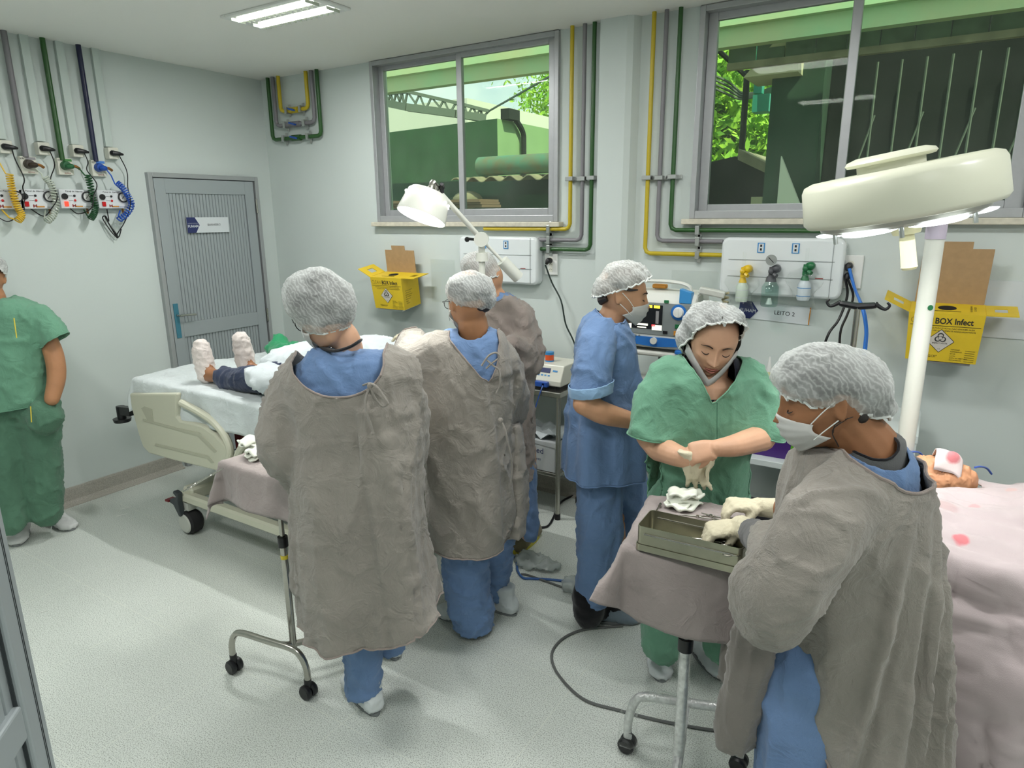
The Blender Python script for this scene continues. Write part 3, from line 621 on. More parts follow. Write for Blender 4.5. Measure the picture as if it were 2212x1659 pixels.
for P,l in (([(24,316,.07),(33,345,.05),(52,385,.07),(49,405,.06),(55,424,.06),(51,440,.09),(50,456,.08),(20,478,.05),(-4,470,.04)],'black panel cable from the leftmost socket'),
 ([(106,322,.07),(118,356,.05),(109,390,.04),(124,425,.11),(110,452,.10),(94,467,.03),(66,451,.02)],'black panel cable tucked through the clear hose'),
 ([(181,328,.07),(190,350,.05),(188,368,.05),(209,397,.07),(203,422,.11),(197,450,.1),(170,462,.03),(152,451,.02)],'black panel cable tucked through the green hose'),
 ([(256,333,.07),(274,370,.04),(276,405,.05),(282,440,.12),(270,478,.05),(252,507,.04)],'black panel cable behind the blue hose')): wire('panel_cable',[wl(*p) for p in P],M_plug,l,.0032)
wire('cable_bundle',[wl(*p) for p in ((231,452,.03),(235,478,.03),(228,467,.05),(222,472,.03),(240,500,.04),(254,514,.04),(251,505,.05),(238,488,.04),(226,466,.05),(246,502,.03),(256,512,.03),(262,495,.04))],M_plug,'tied loop of black cable hanging under the rightmost panel',.0035)
# ---------------------------------------------------------------- pipes on the window wall
def clamp(c,ax,t,r=.02):
    b=MB();c=np.asarray(c,float);o=nrm(np.cross(ax,Y1));b.box(c,(.022,r*2.3,r*2.3),(ax,Y1,o));b.box(c+Y1*.018,(.02,.006,.085),(ax,Y1,o));b.obj('clamp',M_clamp,t,bevel=.002)
def bent(name,P,r,m,label,clamps=(),cat='pipe',valve=None,cuffs=()):
    P=[np.asarray(p,float) for p in P];Q=[P[0]];k=.03
    for i in range(1,len(P)-1):
        a=nrm(P[i-1]-P[i]);c=nrm(P[i+1]-P[i]);Q+=[P[i]+a*k,P[i]+(a+c)*k*.3,P[i]+c*k]
    Q.append(P[-1]);t=thing(name,label,cat,P[0]);b=MB();b.tube(Q,r,12);b.obj('tube',m,t,smooth=True,auto=1.2)
    for c,ax in clamps: clamp(c,ax,t)
    if valve is not None:
        v=np.asarray(valve,float);b=MB();b.cyl(v-X1*.045,v+X1*.045,.021,n=10);vb=b.obj('valve_body',m,t,smooth=True);b=MB();b.bar(v-Y1*.03-X1*.03+UZ*.008,v-Y1*.03+X1*.03-UZ*.008,.022,.012);b.cyl(v,v-Y1*.03,.008);b.obj('valve_lever',M_blue,vb,bevel=.003)
    return t
o=.035
for nm,(xl,xr),pb,m_,l,ro in (('green',((590,303),(694,292)),0,M_pgreen,'outer dark green U-shaped pipe with a blue valve near the room corner',.014),('grey',((598,273),(680,263)),0,M_pgrey,'middle grey U-shaped pipe with a blue valve near the room corner',.014),('yellow',((607,241),(666,234)),0,M_pyel,'inner yellow U-shaped pipe with a blue valve near the room corner',.014)):
    a=wb(*xl,o);c=wb(*xr,o);z=(a[2]+c[2])/2;xm=(a[0]+c[0])/2;y=YB-o;dx=(c[0]-a[0])/4
    bent('gas_pipe',[(a[0],y,ZC+.005),(a[0],y,z),(c[0],y,z),(c[0],y,ZC+.005)],ro,m_,l,[((xm-dx,y,z),X1),((xm+dx,y,z),X1)],valve=(xm,y,z))
def drop(top,bot,left,m_,l,cl):
    y=YB-o;a=wb(*bot,o);e=wb(*left,o);ks=[((a[0],y,wb(*cl[0],o)[2]),UZ),((wb(*cl[1],o)[0],y,a[2]),X1)]
    bent('gas_pipe',[(a[0],y,ZC+.005),(a[0],y,a[2]),(e[0],y,a[2])],.0115,m_,l,ks)
drop(0,(1231,495),(1046,499),M_pyel,'yellow gas pipe bending left right beside the left window',((1236,386),(1187,496)))
drop(0,(1256,519),(1150,518),M_pgrey,'grey gas pipe bending left right beside the left window',((1259,386),(1187,518)))
drop(0,(1275,540),(1150,540),M_pgreen,'dark green gas pipe beside the pilaster bending left',((1282,384),(1187,540)))
drop(0,(1393,547),(1562,547),M_pyel,'yellow gas pipe right of the pilaster bending to the right',((1402,384),(1508,547)))
drop(0,(1419,520),(1562,520),M_pgrey,'grey gas pipe right of the pilaster bending to the right',((1428,384),(1508,520)))
drop(0,(1448,497),(1790,497),M_pgreen,'dark green gas pipe at the left edge of the right window bending right',((1453,382),(1508,497)))
# ---------------------------------------------------------------- bedhead panels
M_gloss=mat('glossy_white_panel',lin(226,232,232),.16,spec=.6)
M_sticker=pm('sticker_blue',60,140,200,.4)
def headpanel(pl,pr,pt,pb,label):
    y=YB;a=wb(pl,(pt+pb)/2,.08);c=wb(pr,(pt+pb)/2,.08);z1=wb((pl+pr)/2,pt,.08)[2];z0=wb((pl+pr)/2,pb,.08)[2]
    t=thing('bedhead_panel',label,'medical gas panel',((a[0]+c[0])/2,y,z0));b=MB();w_=c[0]-a[0];h=z1-z0;P=[]
    r=.035;poly=[]
    for cx_,cz_,a0 in((w_-r,r,-90),(w_-r,h-r,0),(r,h-r,90),(r,r,180)):
        for k in range(7): q=math.radians(a0+k*15);poly.append((cx_+r*math.cos(q),cz_+r*math.sin(q)))
    b.prism(poly,(a[0],y-.075,z0),X1,UZ,Y1,.075);b.obj('casing',M_gloss,t,smooth=True,auto=.5,bevel=.014)
    for zz in(.33,.62):
        b=MB();b.box((a[0]+w_/2,y-.0765,z0+h*zz),(w_*.86,.0025,.0025));b.obj('seam',pm('seam_grey',150,156,156,.5),t)
    b=MB();b.box((c[0]-.05,y-.0765,z0+h*.5),(.0025,.0025,h*.95));b.obj('seam',MT['seam_grey'],t)
    for u in(.34,.62):
        b=MB();p_=A(a[0]+w_*u,y-.077,z0+h*.83);b.box(p_,(.034,.002,.048));q=b.obj('sticker',M_sticker,t);b=MB();b.box(p_-Y1*.0015,(.024,.001,.04));b.obj('sticker_face',M_signw,q);b=MB()
        for k in range(2): b.box(p_-Y1*.0022+UZ*(.01-.018*k),(.009,.0006,.011))
        b.obj('sticker_mark',M_txt,q)
    b=MB();b.box((c[0]-.10,y-.0772,z0+h*.34),(.035,.001,.005));b.obj('logo_bar',M_ored,t)
    return t,a[0],w_,z0,h
headpanel(990,1160,511,612,'glossy white bedhead gas panel behind the exam lamp')
t,ax_,w_,z0_,h_=headpanel(1555,1822,514,642,'glossy white bedhead gas panel with three hanging flow units')
def unit(px,py,name,m_,label,parts):
    c=wb(px,py,.12);t=thing(name,label,'flow meter' if name=='flow_meter' else 'suction regulator',c);y=c[1]
    b=MB();b.cyl((c[0]+.015,YB-.075,c[2]+.01),(c[0]+.015,y-.01,c[2]+.01),.02,n=14);b.ball((c[0]+.02,y,c[2]+.012),.02,10,(1,1,1));b.obj('coupling',m_,t,smooth=True)
    b=MB();b.cyl((c[0],y,c[2]-.03),(c[0],y,c[2]+.02),.015,.012,12);b.ball((c[0],y-.015,c[2]),.014,8);b.cyl((c[0]+.015,y-.02,c[2]-.012),(c[0]+.03,y-.03,c[2]-.02),.01,n=8);b.obj('body',m_,t,smooth=True)
    return t,c
M_yk=pm('flow_yellow',224,186,30,.35);M_gk=pm('flow_green',36,110,66,.35);M_dk=pm('regulator_grey',84,86,90,.4)
for px,py,m_,l,gn in((1606,586,M_yk,'yellow air flow meter hanging on the right bedhead panel','y'),(1741,580,M_gk,'green oxygen flow meter hanging on the right bedhead panel','g')):
    t,c=unit(px,py,'flow_meter',m_,l,0);b=MB();b.cyl((c[0],c[1],c[2]+.015),(c[0],c[1],c[2]+.095),.0085,n=10);b.obj('sight_tube',M_clear,t,smooth=True)
    b=MB();b.cyl((c[0],c[1],c[2]-.055),(c[0],c[1],c[2]-.03),.02,.012,n=14);b.obj('cap',m_,t,smooth=True)
    bt=thing('humidifier_bottle','%s humidifier bottle hanging under the %s flow meter'%(('pale','yellow') if gn=='y' else ('blue-printed','green')),'bottle',(c[0],c[1],c[2]-.16));b=MB();zz=c[2]-.15
    b.lathe((c[0],c[1],zz),[(0,0),(.026,.0),(.03,.01),(.03,.075),(.02,.09),(.018,.095)],n=18);b.obj('flask',mat('bottle_pale_'+gn,lin(206,220,206) if gn=='y' else lin(206,216,222),.3),bt,smooth=True)
    b=MB();b.lathe((c[0],c[1],zz+.02),[(.0306,0),(.0306,.003)],n=18);b.lathe((c[0],c[1],zz+.058),[(.0306,0),(.0306,.003)],n=18);b.obj('print_band',M_sticker if gn=='g' else M_signw,bt)
    bg=MB();P=[]
    for i in range(10):
        f=i/9;P.append([A(c[0]+(.062+.02*math.sin(f*7))*math.cos(a)+.006*math.sin(a*5+i),c[1]-.01+.042*math.sin(a)+.005*math.cos(a*4+i*2),c[2]-.02-f*.17) for a in np.linspace(0,2*PI,25)[:-1]])
    bg.sheet(P,True);tag(bg.obj('plastic_bag',M_clear,None,smooth=True),'crinkled clear plastic bag around the bottle under the %s flow meter'%('yellow' if gn=='y' else 'green'),'bag')
t,c=unit(1667,586,'suction_regulator',M_dk,'grey suction regulator with a round gauge on the right bedhead panel',0)
b=MB();g0=A(c[0]-.002,c[1]-.02,c[2]+.055);b.lathe(g0,[(.024,-.012),(.026,0),(.026,.004),(.023,.004)],(0,-1,0),24);gg=b.obj('gauge',M_clamp,t,smooth=True);b=MB();b.cyl(g0-Y1*.001,g0-Y1*.003,.023,n=22);b.obj('dial_face',M_dial,gg);b=MB();b.bar(g0-Y1*.0045+A(-.012,0,.012),g0-Y1*.0045+A(.012,0,-.012),.003);b.obj('needle',M_black,gg)
b=MB();b.cyl((c[0],c[1],c[2]-.05),(c[0],c[1],c[2]-.025),.026,.02,16);b.obj('jar_cap',M_dk,t,smooth=True)
j=thing('suction_jar','clear glass suction jar with a white label under the grey regulator','jar',(c[0],c[1],c[2]-.175));b=MB();b.lathe((c[0],c[1],c[2]-.17),[(0,0),(.036,.0),(.04,.008),(.04,.095),(.028,.115),(.026,.12)],n=24);b.obj('glass',M_bottle,j,smooth=True)
b=MB();b.lathe((c[0],c[1],c[2]-.105),[(.0405,0),(.0405,.03)],n=12,a0=PI*.75,a1=PI*1.25);b.obj('label_strip',M_signw,j,smooth=True)
b=MB();b.cyl((c[0],c[1],c[2]-.16),(c[0],c[1],c[2]-.13),.016,.008,10);b.obj('float_valve',M_white,j,smooth=True)
# LEITO 2 sign
c=wb(1672,675,.004);ry=nrm(A(1,0,-.045));uy=np.cross(ry,Y1)*-1;uy=nrm(A(.045,0,1))
sg=thing('bed_sign','white sign reading LEITO 2 under the right bedhead panel','sign',c);w2,h2=.345,.088
b=MB();b.box(c,(w2,.003,h2),(ry,Y1,uy));b.obj('sign_plate',M_signw,sg)
b=MB();b.prism([(-w2/2,-h2/2),(-w2/2+.06,-h2/2),(-w2/2+.095,0),(-w2/2+.06,h2/2),(-w2/2,h2/2)],c-Y1*.002,ry,uy,-Y1,.001);b.obj('arrow_panel',M_navy,sg)
text('lettering','FUHAM',c-Y1*.0036-ry*(w2/2-.045)-uy*.004,ry,uy,.024,M_signw,sg);text('lettering','LEITO 2',c-Y1*.0022+ry*.05,ry,uy,.029,M_txt,sg)
b=MB();b.box(c-Y1*.002+ry*(w2/2-.004),(.005,.001,h2),(ry,Y1,uy));b.obj('edge_stripe',M_org,sg)
# sockets on the window wall
def sock(p,w,h,label,n):
    c=wb(*p,.01);t=thing('wall_socket',label,'socket',(c[0],YB,c[2]));b=MB();b.box((c[0],YB-.008,c[2]),(w,.016,h));b.obj('plate',M_white,t,bevel=.004)
    for k in range(3):
        z=c[2]+(k-1)*h*.24;b=MB();b.cyl((c[0],YB-.016,z),(c[0],YB-.018,z),.016,n=6);q=b.obj('socket_face',M_white2,t);b=MB()
        for s_ in(-1,0,1): b.cyl((c[0]+s_*.007,YB-.018,z+(.003 if s_==0 else 0)),(c[0]+s_*.007,YB-.0186,z+(.003 if s_==0 else 0)),.002,n=6)
        b.obj('pin_holes',M_black,q)
    for k in range(n):
        z=c[2]+h*(.18-.3*k);b=MB();b.tube([(c[0]-.004,YB-.018,z),(c[0]-.004,YB-.045,z),(c[0]-.01,YB-.055,z-.02)],[.017,.016,.007],10,sub=3);b.obj('plug',M_plug,t,smooth=True)
    return c
s1=sock((1191,571),.085,.125,'white wall socket with one black plug right of the left bedhead panel',1)
s2=sock((1836,587),.105,.155,'white wall socket with black and blue cables right of the right bedhead panel',2)
wire('power_cord',[s1+A(-.01,-.055,.0),wb(1192,610,.04),wb(1212,650,.05),wb(1222,700,.05),wb(1240,740,.05),wb(1256,800,.06),wb(1262,860,.08)],pm('cord_dark_green',34,48,44,.4),'thin dark cord dropping from the left wall socket',.005)
wire('power_cord',[s2+A(-.01,-.055,-.03),wb(1830,640,.06),wb(1812,690,.08),wb(1788,725,.12),wb(1770,790,.12),wb(1760,900,.2)],M_plug,'black cord hanging left from the double socket',.006)
wire('power_cord',[s2+A(-.0,-.055,-.03),wb(1843,640,.06),wb(1830,680,.08),wb(1815,720,.1),wb(1812,800,.12),wb(1800,900,.2)],M_plug,'second black cord just left of the drip stand pole',.006)
wire('power_cord',[s2+A(.0,-.06,.02),wb(1845,620,.09),wb(1862,665,.3),wb(1870,710,.3),wb(1868,745,.3),wb(1862,800,.3),wb(1868,900,.3)],pm('cord_blue',50,120,210,.35),'bright blue cord hanging right of the drip stand pole',.006)
wire('power_cord',[s2+A(.004,-.06,.02),wb(1848,625,.07),wb(1866,668,.27),wb(1873,712,.27),wb(1871,750,.27),wb(1866,800,.27),wb(1874,900,.3)],MT['cord_blue'],'second blue cord twisted with the bright blue one',.005)
# plastic document pockets
for a_,c_,l in(((930,560),(985,655),'clear plastic pocket on the wall right of the left yellow box'),((1452,583),(1548,660),'clear plastic pocket left of the right bedhead panel')):
    p=wb(*a_,.003);q=wb(*c_,.003);b=MB();b.box(((p[0]+q[0])/2,YB-.003,(p[2]+q[2])/2),(abs(q[0]-p[0]),.003,abs(p[2]-q[2])));tag(b.obj('document_pocket',M_clear),l,'document pocket')
p=wb(2128,605,.004);q=wb(2300,740,.004);b=MB();b.box(((p[0]+q[0])/2,YB-.004,(p[2]+q[2])/2),(abs(q[0]-p[0]),.004,abs(p[2]-q[2])));tag(b.obj('document_pocket',M_signw),'white paper pocket on the wall right of the right yellow box','document pocket')
# ---------------------------------------------------------------- yellow sharps boxes
M_cy=mat('yellow_card',lin(222,190,40),.55,nscale=14,namp=.04);M_kraft=mat('kraft_card',lin(172,142,104),.8,nscale=40,namp=.06);M_hole=pm('box_hole',14,12,10,.9);M_dia=pm('hazard_panel',206,200,190,.5)
def cbox(x0,y0,z0,label,lab_side,back,angle=0):
    w_,h_,d_=.275,.215,.17;t=thing('sharps_box',label,'sharps disposal box',(x0,y0,z0))
    fx,dy=A(1,0,0),A(0,1,0);O=A(x0,y0,z0)          # left front bottom corner; front face at y0
    b=MB();b.prism([(.008,0),(w_-.008,0),(w_,h_),(0,h_)],O,fx,UZ,dy,d_);b.obj('carton',M_cy,t)
    b=MB();b.lathe(O+A(w_/2,d_*.5,h_+.0005),[(.0,0.0),(.034,0),(.034,.0012),(.0,.0012)],n=24);b.box(O+A(w_/2-.005,d_*.2,h_+.001),(.11,.003,.001));b.obj('drop_hole',M_hole,t)
    th=.004                                            # open flaps
    for s_,tl in((-1,.5),(1,-.06)):
        e=O+A(0 if s_<0 else w_,d_*.0,h_);u=nrm(A(s_*1,0,tl if s_<0 else .02));n=np.cross(dy,u)
        b=MB();hx=.11
        for (p0,p1,q0,q1) in((0,.03,0,d_*.9),(.075,hx,0,d_*.9),(.03,.075,0,d_*.3),(.03,.075,d_*.62,d_*.9)):
            b.box(e+u*(p0+p1)/2+dy*(q0+q1)/2,(p1-p0,q1-q0,th),(u,dy,n))
        b.obj('side_flap',M_cy,t)
    b=MB();b.prism([(.012,0),(w_-.005,0),(w_-.0,back),(w_*.72,back),(w_*.72,back+.03),(w_*.3,back+.03),(w_*.3,back),(.02,back)],O+A(0,d_-.003,h_),fx,UZ,-dy,.004);b.obj('back_flap',M_kraft,t)
    f=O-dy*.0008
    # text rows: real heading, ruled small print
    text('lettering','CLEAN',f+A(.052,0,h_-.035),fx,UZ,.034,pm('outline_olive',150,126,40,.6),t,sx=.8);text('lettering','BOX Infect',f+A(.168,0,h_-.035),fx,UZ,.036,M_txt,t,sx=.82,bold=.0008)
    text('lettering','MANTER ALÇAS PARA O ALTO. NÃO ENCHER ALÉM',f+A(.14,0,h_-.066),fx,UZ,.0085,M_txt,t,sx=1.05);text('lettering','DA LINHA. USE O RECIPIENTE ADEQUADAMENTE',f+A(.15,0,h_-.077),fx,UZ,.0085,M_txt,t,sx=1.05)
    b=MB();b.box(f+A(w_/2,0,h_-.055),(w_-.02,.001,.0016));b.obj('rule_line',M_txt,t)
    s=.052;cxx,czz=.128,.093;b=MB();b.prism([(-s,0),(0,-s),(s,0),(0,s)],f+A(cxx,0,czz),fx,UZ,-dy,.0006);q=b.obj('hazard_diamond',M_txt,t)
    b=MB();s2_=s-.003;b.prism([(-s2_,0),(0,-s2_),(s2_,0),(0,s2_)],f+A(cxx,-.0008,czz),fx,UZ,-dy,.0006);b.obj('diamond_panel',M_dia,q)
    b=MB();cc=f+A(cxx,-.0022,czz+.014)
    for k in range(3):
        a=PI/2+k*2*PI/3;m_=cc+A(math.cos(a)*.0105,0,math.sin(a)*.0105)
        b.tube([m_+A(math.cos(a+s__)*.0098,0,math.sin(a+s__)*.0098) for s__ in np.linspace(-2.55,2.55,15)],[.0006+.0018*(1-abs(i-7)/7)**.6 for i in range(15)],6)
    b.tube([cc+A(math.cos(a)*.008,0,math.sin(a)*.008) for a in np.linspace(0,2*PI,17)],.0007,5);b.obj('biohazard_symbol',M_txt,q)
    text('lettering','INFECTANTE',cc-UZ*.024-dy*.0002,fx,UZ,.0095,M_txt,q);text('lettering','6.2',cc-UZ*.049-dy*.0002,fx,UZ,.008,M_txt,q)
    text('lettering','"PERIGO!"',f+A(.09,0,.022),fx,UZ,.016,M_txt,t)
    for k,s_ in enumerate(('TAMANHO','RESPONSÁVEL','SETOR','LOCAL','DATA DE ABERTURA','FECHAMENTO')):
        text('lettering',s_,f+A(.17,0,.058-k*.0095),fx,UZ,.0068,M_txt,t,align='LEFT')
        b=MB();b.box(f+A(.24,0,.056-k*.0095),(.035,.001,.0008));b.obj('rule_line',M_txt,t)
    # right side print
    r=O+A(w_-.0045,0,0)+fx*.0008;ax_s=dy;ups=nrm(A(.008,0,h_))
    if lab_side:
        for k in range(11):
            text('lettering',('INSTRUÇÕES DE USO','Montar a caixa e','dobrar as alças','inserir a bandeja','descartar agulhas','e lâminas com','cuidado na caixa','não reutilizar','fechar bem','lacrar','recolher')[k],r+dy*.025+UZ*(h_-.035-k*.014)+fx*.0006,ax_s,ups,.0105,M_txt,t,align='LEFT')
    else:
        for k,s_ in enumerate(('NÃO PRESSIONAR','O CONTEÚDO')): text('lettering',s_,O+A(w_-.05+k*.014,d_*.5,h_+.0012),dy,A(-1,0,0),.011,M_txt,t)
    b=MB();b.box(O+A(w_/2,d_+.01,h_*.5),(.2,.02,.12));b.box(O+A(w_/2,d_*.5,-.006),(.22,d_,.008));b.obj('wall_bracket',M_clamp,t);t.rotation_euler.x=.15;t.location.y-=.0;t.location.z+=.0
q=on(874,600,y=3.385);cbox(q[0]-.275,3.38,q[2]-.215,'yellow sharps box with an open kraft lid left of the exam lamp',True,.15)
q=on(1965,669,y=3.385);cbox(q[0],3.38,q[2]-.215,'yellow sharps box with an open kraft lid behind the white lamp pole',False,.24)
for s_ in(-1,1):
    b=MB();P=[[A(.05+q[0]+.1+s_*.12+u*.16,3.53-.03*math.sin(u*9+v*3)-(.0 if s_ else 0),q[2]+.2-v*.09+.008*math.sin(u*25+v*4)) for u in np.linspace(-.5,.5,14)] for v in np.linspace(0,1,5)]
    b.sheet(P);tag(b.obj('adhesive_tape',M_clear,None,smooth=True),'crinkled clear tape over the %s side of the right box lid'%('left' if s_<0 else 'right'),'tape')
# ================================================================ CLOTH HELPERS
def fabric(name,c,rough=.9,weave=700,bump=.25,namp=.1,nscale=6,sheen=.25,wr=0):
    if name in MT: return MT[name]
    m=bpy.data.materials.new(name);N,L=nt(m);b=N['Principled BSDF'];b.inputs['Roughness'].default_value=rough;b.inputs['Specular IOR Level'].default_value=.2;b.inputs['Sheen Weight'].default_value=sheen
    tc=N.new('ShaderNodeTexCoord');n=N.new('ShaderNodeTexNoise');n.inputs['Scale'].default_value=nscale;n.inputs['Detail'].default_value=5
    r=N.new('ShaderNodeValToRGB');r.color_ramp.elements[0].position=.3;r.color_ramp.elements[1].position=.7
    r.color_ramp.elements[0].color=(*[x*(1-namp) for x in c],1);r.color_ramp.elements[1].color=(*[min(1,x*(1+namp)) for x in c],1)
    L.new(tc.outputs['Object'],n.inputs['Vector']);L.new(n.outputs['Fac'],r.inputs['Fac']);L.new(r.outputs['Color'],b.inputs['Base Color'])
    n2=N.new('ShaderNodeTexNoise');n2.inputs['Scale'].default_value=weave;n2.inputs['Detail'].default_value=2
    n3=N.new('ShaderNodeTexNoise');n3.inputs['Scale'].default_value=26;n3.inputs['Detail'].default_value=4;n3.inputs['Distortion'].default_value=1.2
    a=N.new('ShaderNodeMath');a.operation='MULTIPLY_ADD';a.inputs[1].default_value=wr;L.new(n3.outputs['Fac'],a.inputs[0]);L.new(n2.outputs['Fac'],a.inputs[2])
    if wr:   # sharp creases
        n4=N.new('ShaderNodeTexNoise');n4.inputs['Scale'].default_value=11;n4.inputs['Detail'].default_value=5;n4.inputs['Roughness'].default_value=.55;n4.inputs['Distortion'].default_value=.9;L.new(tc.outputs['Object'],n4.inputs['Vector'])
        s1=N.new('ShaderNodeMath');s1.operation='SUBTRACT';s1.inputs[1].default_value=.5;s2=N.new('ShaderNodeMath');s2.operation='ABSOLUTE';s3=N.new('ShaderNodeMath');s3.operation='MULTIPLY_ADD';s3.inputs[1].default_value=-7;s3.inputs[2].default_value=1;s3.use_clamp=True;s4=N.new('ShaderNodeMath');s4.operation='MULTIPLY_ADD';s4.inputs[1].default_value=wr*.7
        L.new(n4.outputs['Fac'],s1.inputs[0]);L.new(s1.outputs[0],s2.inputs[0]);L.new(s2.outputs[0],s3.inputs[0]);L.new(s3.outputs[0],s4.inputs[0]);L.new(a.outputs[0],s4.inputs[2]);a=s4
    q=N.new('ShaderNodeBump');q.inputs['Strength'].default_value=min(1,bump*2);q.inputs['Distance'].default_value=.0016
    L.new(tc.outputs['Object'],n2.inputs['Vector']);L.new(tc.outputs['Object'],n3.inputs['Vector']);L.new(a.outputs[0],q.inputs['Height']);L.new(q.outputs['Normal'],b.inputs['Normal'])
    MT[name]=m;return m
C_sheet=fabric('white_sheet',lin(212,220,220),wr=3);C_gown=fabric('grey_gown_cotton',lin(146,141,133),wr=3,bump=.4);C_gown2=fabric('taupe_gown_cotton',lin(148,137,130),wr=3,bump=.35)
C_pink=fabric('pinkish_grey_drape',lin(176,164,162),wr=3);C_tray=fabric('tray_drape_grey',lin(158,148,145),wr=3);C_blue=fabric('blue_scrub_cotton',lin(108,136,176),wr=3,sheen=.15);C_green=fabric('green_scrub_cotton',lin(108,156,130),wr=3,sheen=.15)
C_gbag=fabric('green_bag_film',lin(46,150,100),rough=.4,wr=2);C_paper=fabric('white_paper_drape',lin(214,222,224),wr=2);C_denim=fabric('dark_navy_trouser',lin(48,58,82),wr=2)
C_gdark=fabric('grey_gown_inside',lin(120,115,109),wr=2)
def drape(name,o,ux,uy,w,l,ov,m,parent=None,seed=1,res=.012,flare=.12,wave=.02,kf=28,thick=.003,crs=.004,zfun=None,pull=None):
    # o: near-left top corner, ux/uy horizontal unit axes, w,l table size, ov=(left,right,near,far) overhang
    o=np.asarray(o,float);ux=nrm(ux);uy=nrm(uy);nu=int((w+ov[0]+ov[1])/res);nv=int((l+ov[2]+ov[3])/res);U,Vv=np.meshgrid(np.linspace(-ov[0],w+ov[1],nu),np.linspace(-ov[2],l+ov[3],nv));U=U.ravel();Vv=Vv.ravel()
    r=.012;cu=np.clip(U,r,w-r);cv=np.clip(Vv,r,l-r);du=U-cu;dv=Vv-cv;ds=np.hypot(du,dv)+1e-9;nu_=du/ds;nv_=dv/ds
    s=cu+cv*1.3+np.arctan2(dv,du)*.25;P3=np.stack([s*3,ds*2,np.zeros_like(s)],1);q=1.5708*r
    arc=np.minimum(ds/q,1);outw=r*np.sin(arc*1.5708);down=r*(1-np.cos(arc*1.5708))+np.maximum(0,ds-q)
    ext=np.maximum(0,ds-q);fold=np.sin(s*kf+2*vn(P3,seed))*wave*np.minimum(1,ext/.12)+vn(P3*2,seed+3)*wave*.8*np.minimum(1,ext/.1)
    outw=outw+ext*flare+fold;corner=(np.abs(nu_*nv_)*2);outw+=corner*ext*.25
    z=-down*(1-.03*flare)
    P=o+np.outer(cu+nu_*outw,ux)+np.outer(cv+nv_*outw,uy)+np.outer(z,UZ)
    if zfun is not None: P[:,2]+=zfun(cu,cv)*np.maximum(0,1-ext/.35)
    if pull is not None:
        w_=np.clip(-U/ov[0]+.35,0,1.35)*np.clip(-Vv/ov[2]+.35,0,1.35)/1.8225;P=P+np.outer(w_**.9,pull-P[0])
    F=[];k=nu
    for j in range(nv-1):
        for i in range(nu-1): F.append((j*k+i,j*k+i+1,(j+1)*k+i+1,(j+1)*k+i))
    P=crumple(P,F,[(crs,7,'s'),(crs*.8,(16,16,9),'r'),(crs*.4,30,'s')],seed)
    ob=mkobj(name,P,F,m,parent,True);sd=ob.modifiers.new('s','SOLIDIFY');sd.thickness=thick;sd.offset=1;return ob
def blob(name,shapes,vox,m,parent,layers=(),seed=0,sm=3,cutf=None,thick=0,sub=0,post=None,world=True,mask=None):
    V,F=fuse(shapes,vox,sm)
    for c in (cutf or []): V,F=cut(V,F,c)
    if layers: V=crumple(V,F,layers,seed,mask=mask)
    if post is not None: V=post(V,normals(V,F))
    o=mkobj(name,V,F,m,parent,True,world=world)
    if thick: s=o.modifiers.new('s','SOLIDIFY');s.thickness=thick;s.offset=-1
    if sub: s=o.modifiers.new('u','SUBSURF');s.levels=s.render_levels=sub
    return o
# ================================================================ HOSPITAL BED
M_bed=pm('bed_plastic_cream',206,206,186,.4);M_bedg=pm('bed_recess_shade',184,184,164,.5);M_tyre=M_rub;M_redp=pm('pedal_red',110,30,34,.5)
bx0,bx1,by0,by1,bz=-3.73,-1.86,1.96,2.85,.875
bd=thing('hospital_bed','cream plastic hospital bed in front of the grey door','bed',((bx0+bx1)/2,(by0+by1)/2,0))
b=MB();b.box(((bx0+bx1)/2,(by0+by1)/2,bz-.08),(bx1-bx0-.04,by1-by0-.04,.13),bev=.03);b.obj('mattress',pm('mattress_navy',60,70,90,.6),bd)
b=MB();b.box(((bx0+bx1)/2,(by0+by1)/2,bz-.17),(bx1-bx0-.1,by1-by0-.1,.04));b.obj('deck',M_bed,bd)
yn=by0-.045
def side(poly,nm,parent,y=yn,th=.035,m=M_bed,bev=.01):
    P=[on(px,py,y=y) for px,py in poly];b=MB();b.prism([(p[0],p[2]) for p in P],(0,y,0),X1,UZ,Y1,th);return b.obj(nm,m,parent,bevel=bev)
rp=side([(279,850),(283,880),(299,940),(308,966),(322,980),(380,996),(470,1018),(490,1008),(497,985),(484,962),(462,938),(436,920),(405,912),(388,909),(381,900),(380,850)],'side_rail',bd)
side([(305,882),(311,878),(328,884),(331,910),(320,912)],'rail_opening_shade',rp,y=yn-.002,th=.003,m=M_bedg,bev=0)  # darker plate stands for the shaded opening, no hole is cut
side([(308,905),(385,925),(430,935),(468,975),(462,978),(426,942),(384,930),(308,909)],'rail_groove_shade',rp,y=yn-.003,th=.004,m=M_bedg,bev=0)  # darker strips carry the shade of the grooves in their colour
side([(335,958),(450,985),(462,1000),(456,1001),(446,990),(334,963)],'rail_groove_shade',rp,y=yn-.003,th=.004,m=M_bedg,bev=0)
b=MB();b.tube([on(x,y,y=yn+.015) for x,y in ((392,870),(430,890),(462,912),(485,940),(497,972),(490,1000))],.02,10,sub=5,flat=1);b.obj('rail_handle',M_bed,rp,smooth=True)
b=MB();b.tube([on(x,y,y=yn+.015) for x,y in ((505,1010),(522,968),(548,955),(600,962),(680,985),(720,1010))],.02,10,sub=5);q=b.obj('side_rail',M_bed,bd,smooth=True)
side([(510,1010),(528,972),(550,962),(610,972),(690,1000),(690,1060),(520,1040)],'rail_panel',q,y=yn+.005,th=.02,bev=.004)
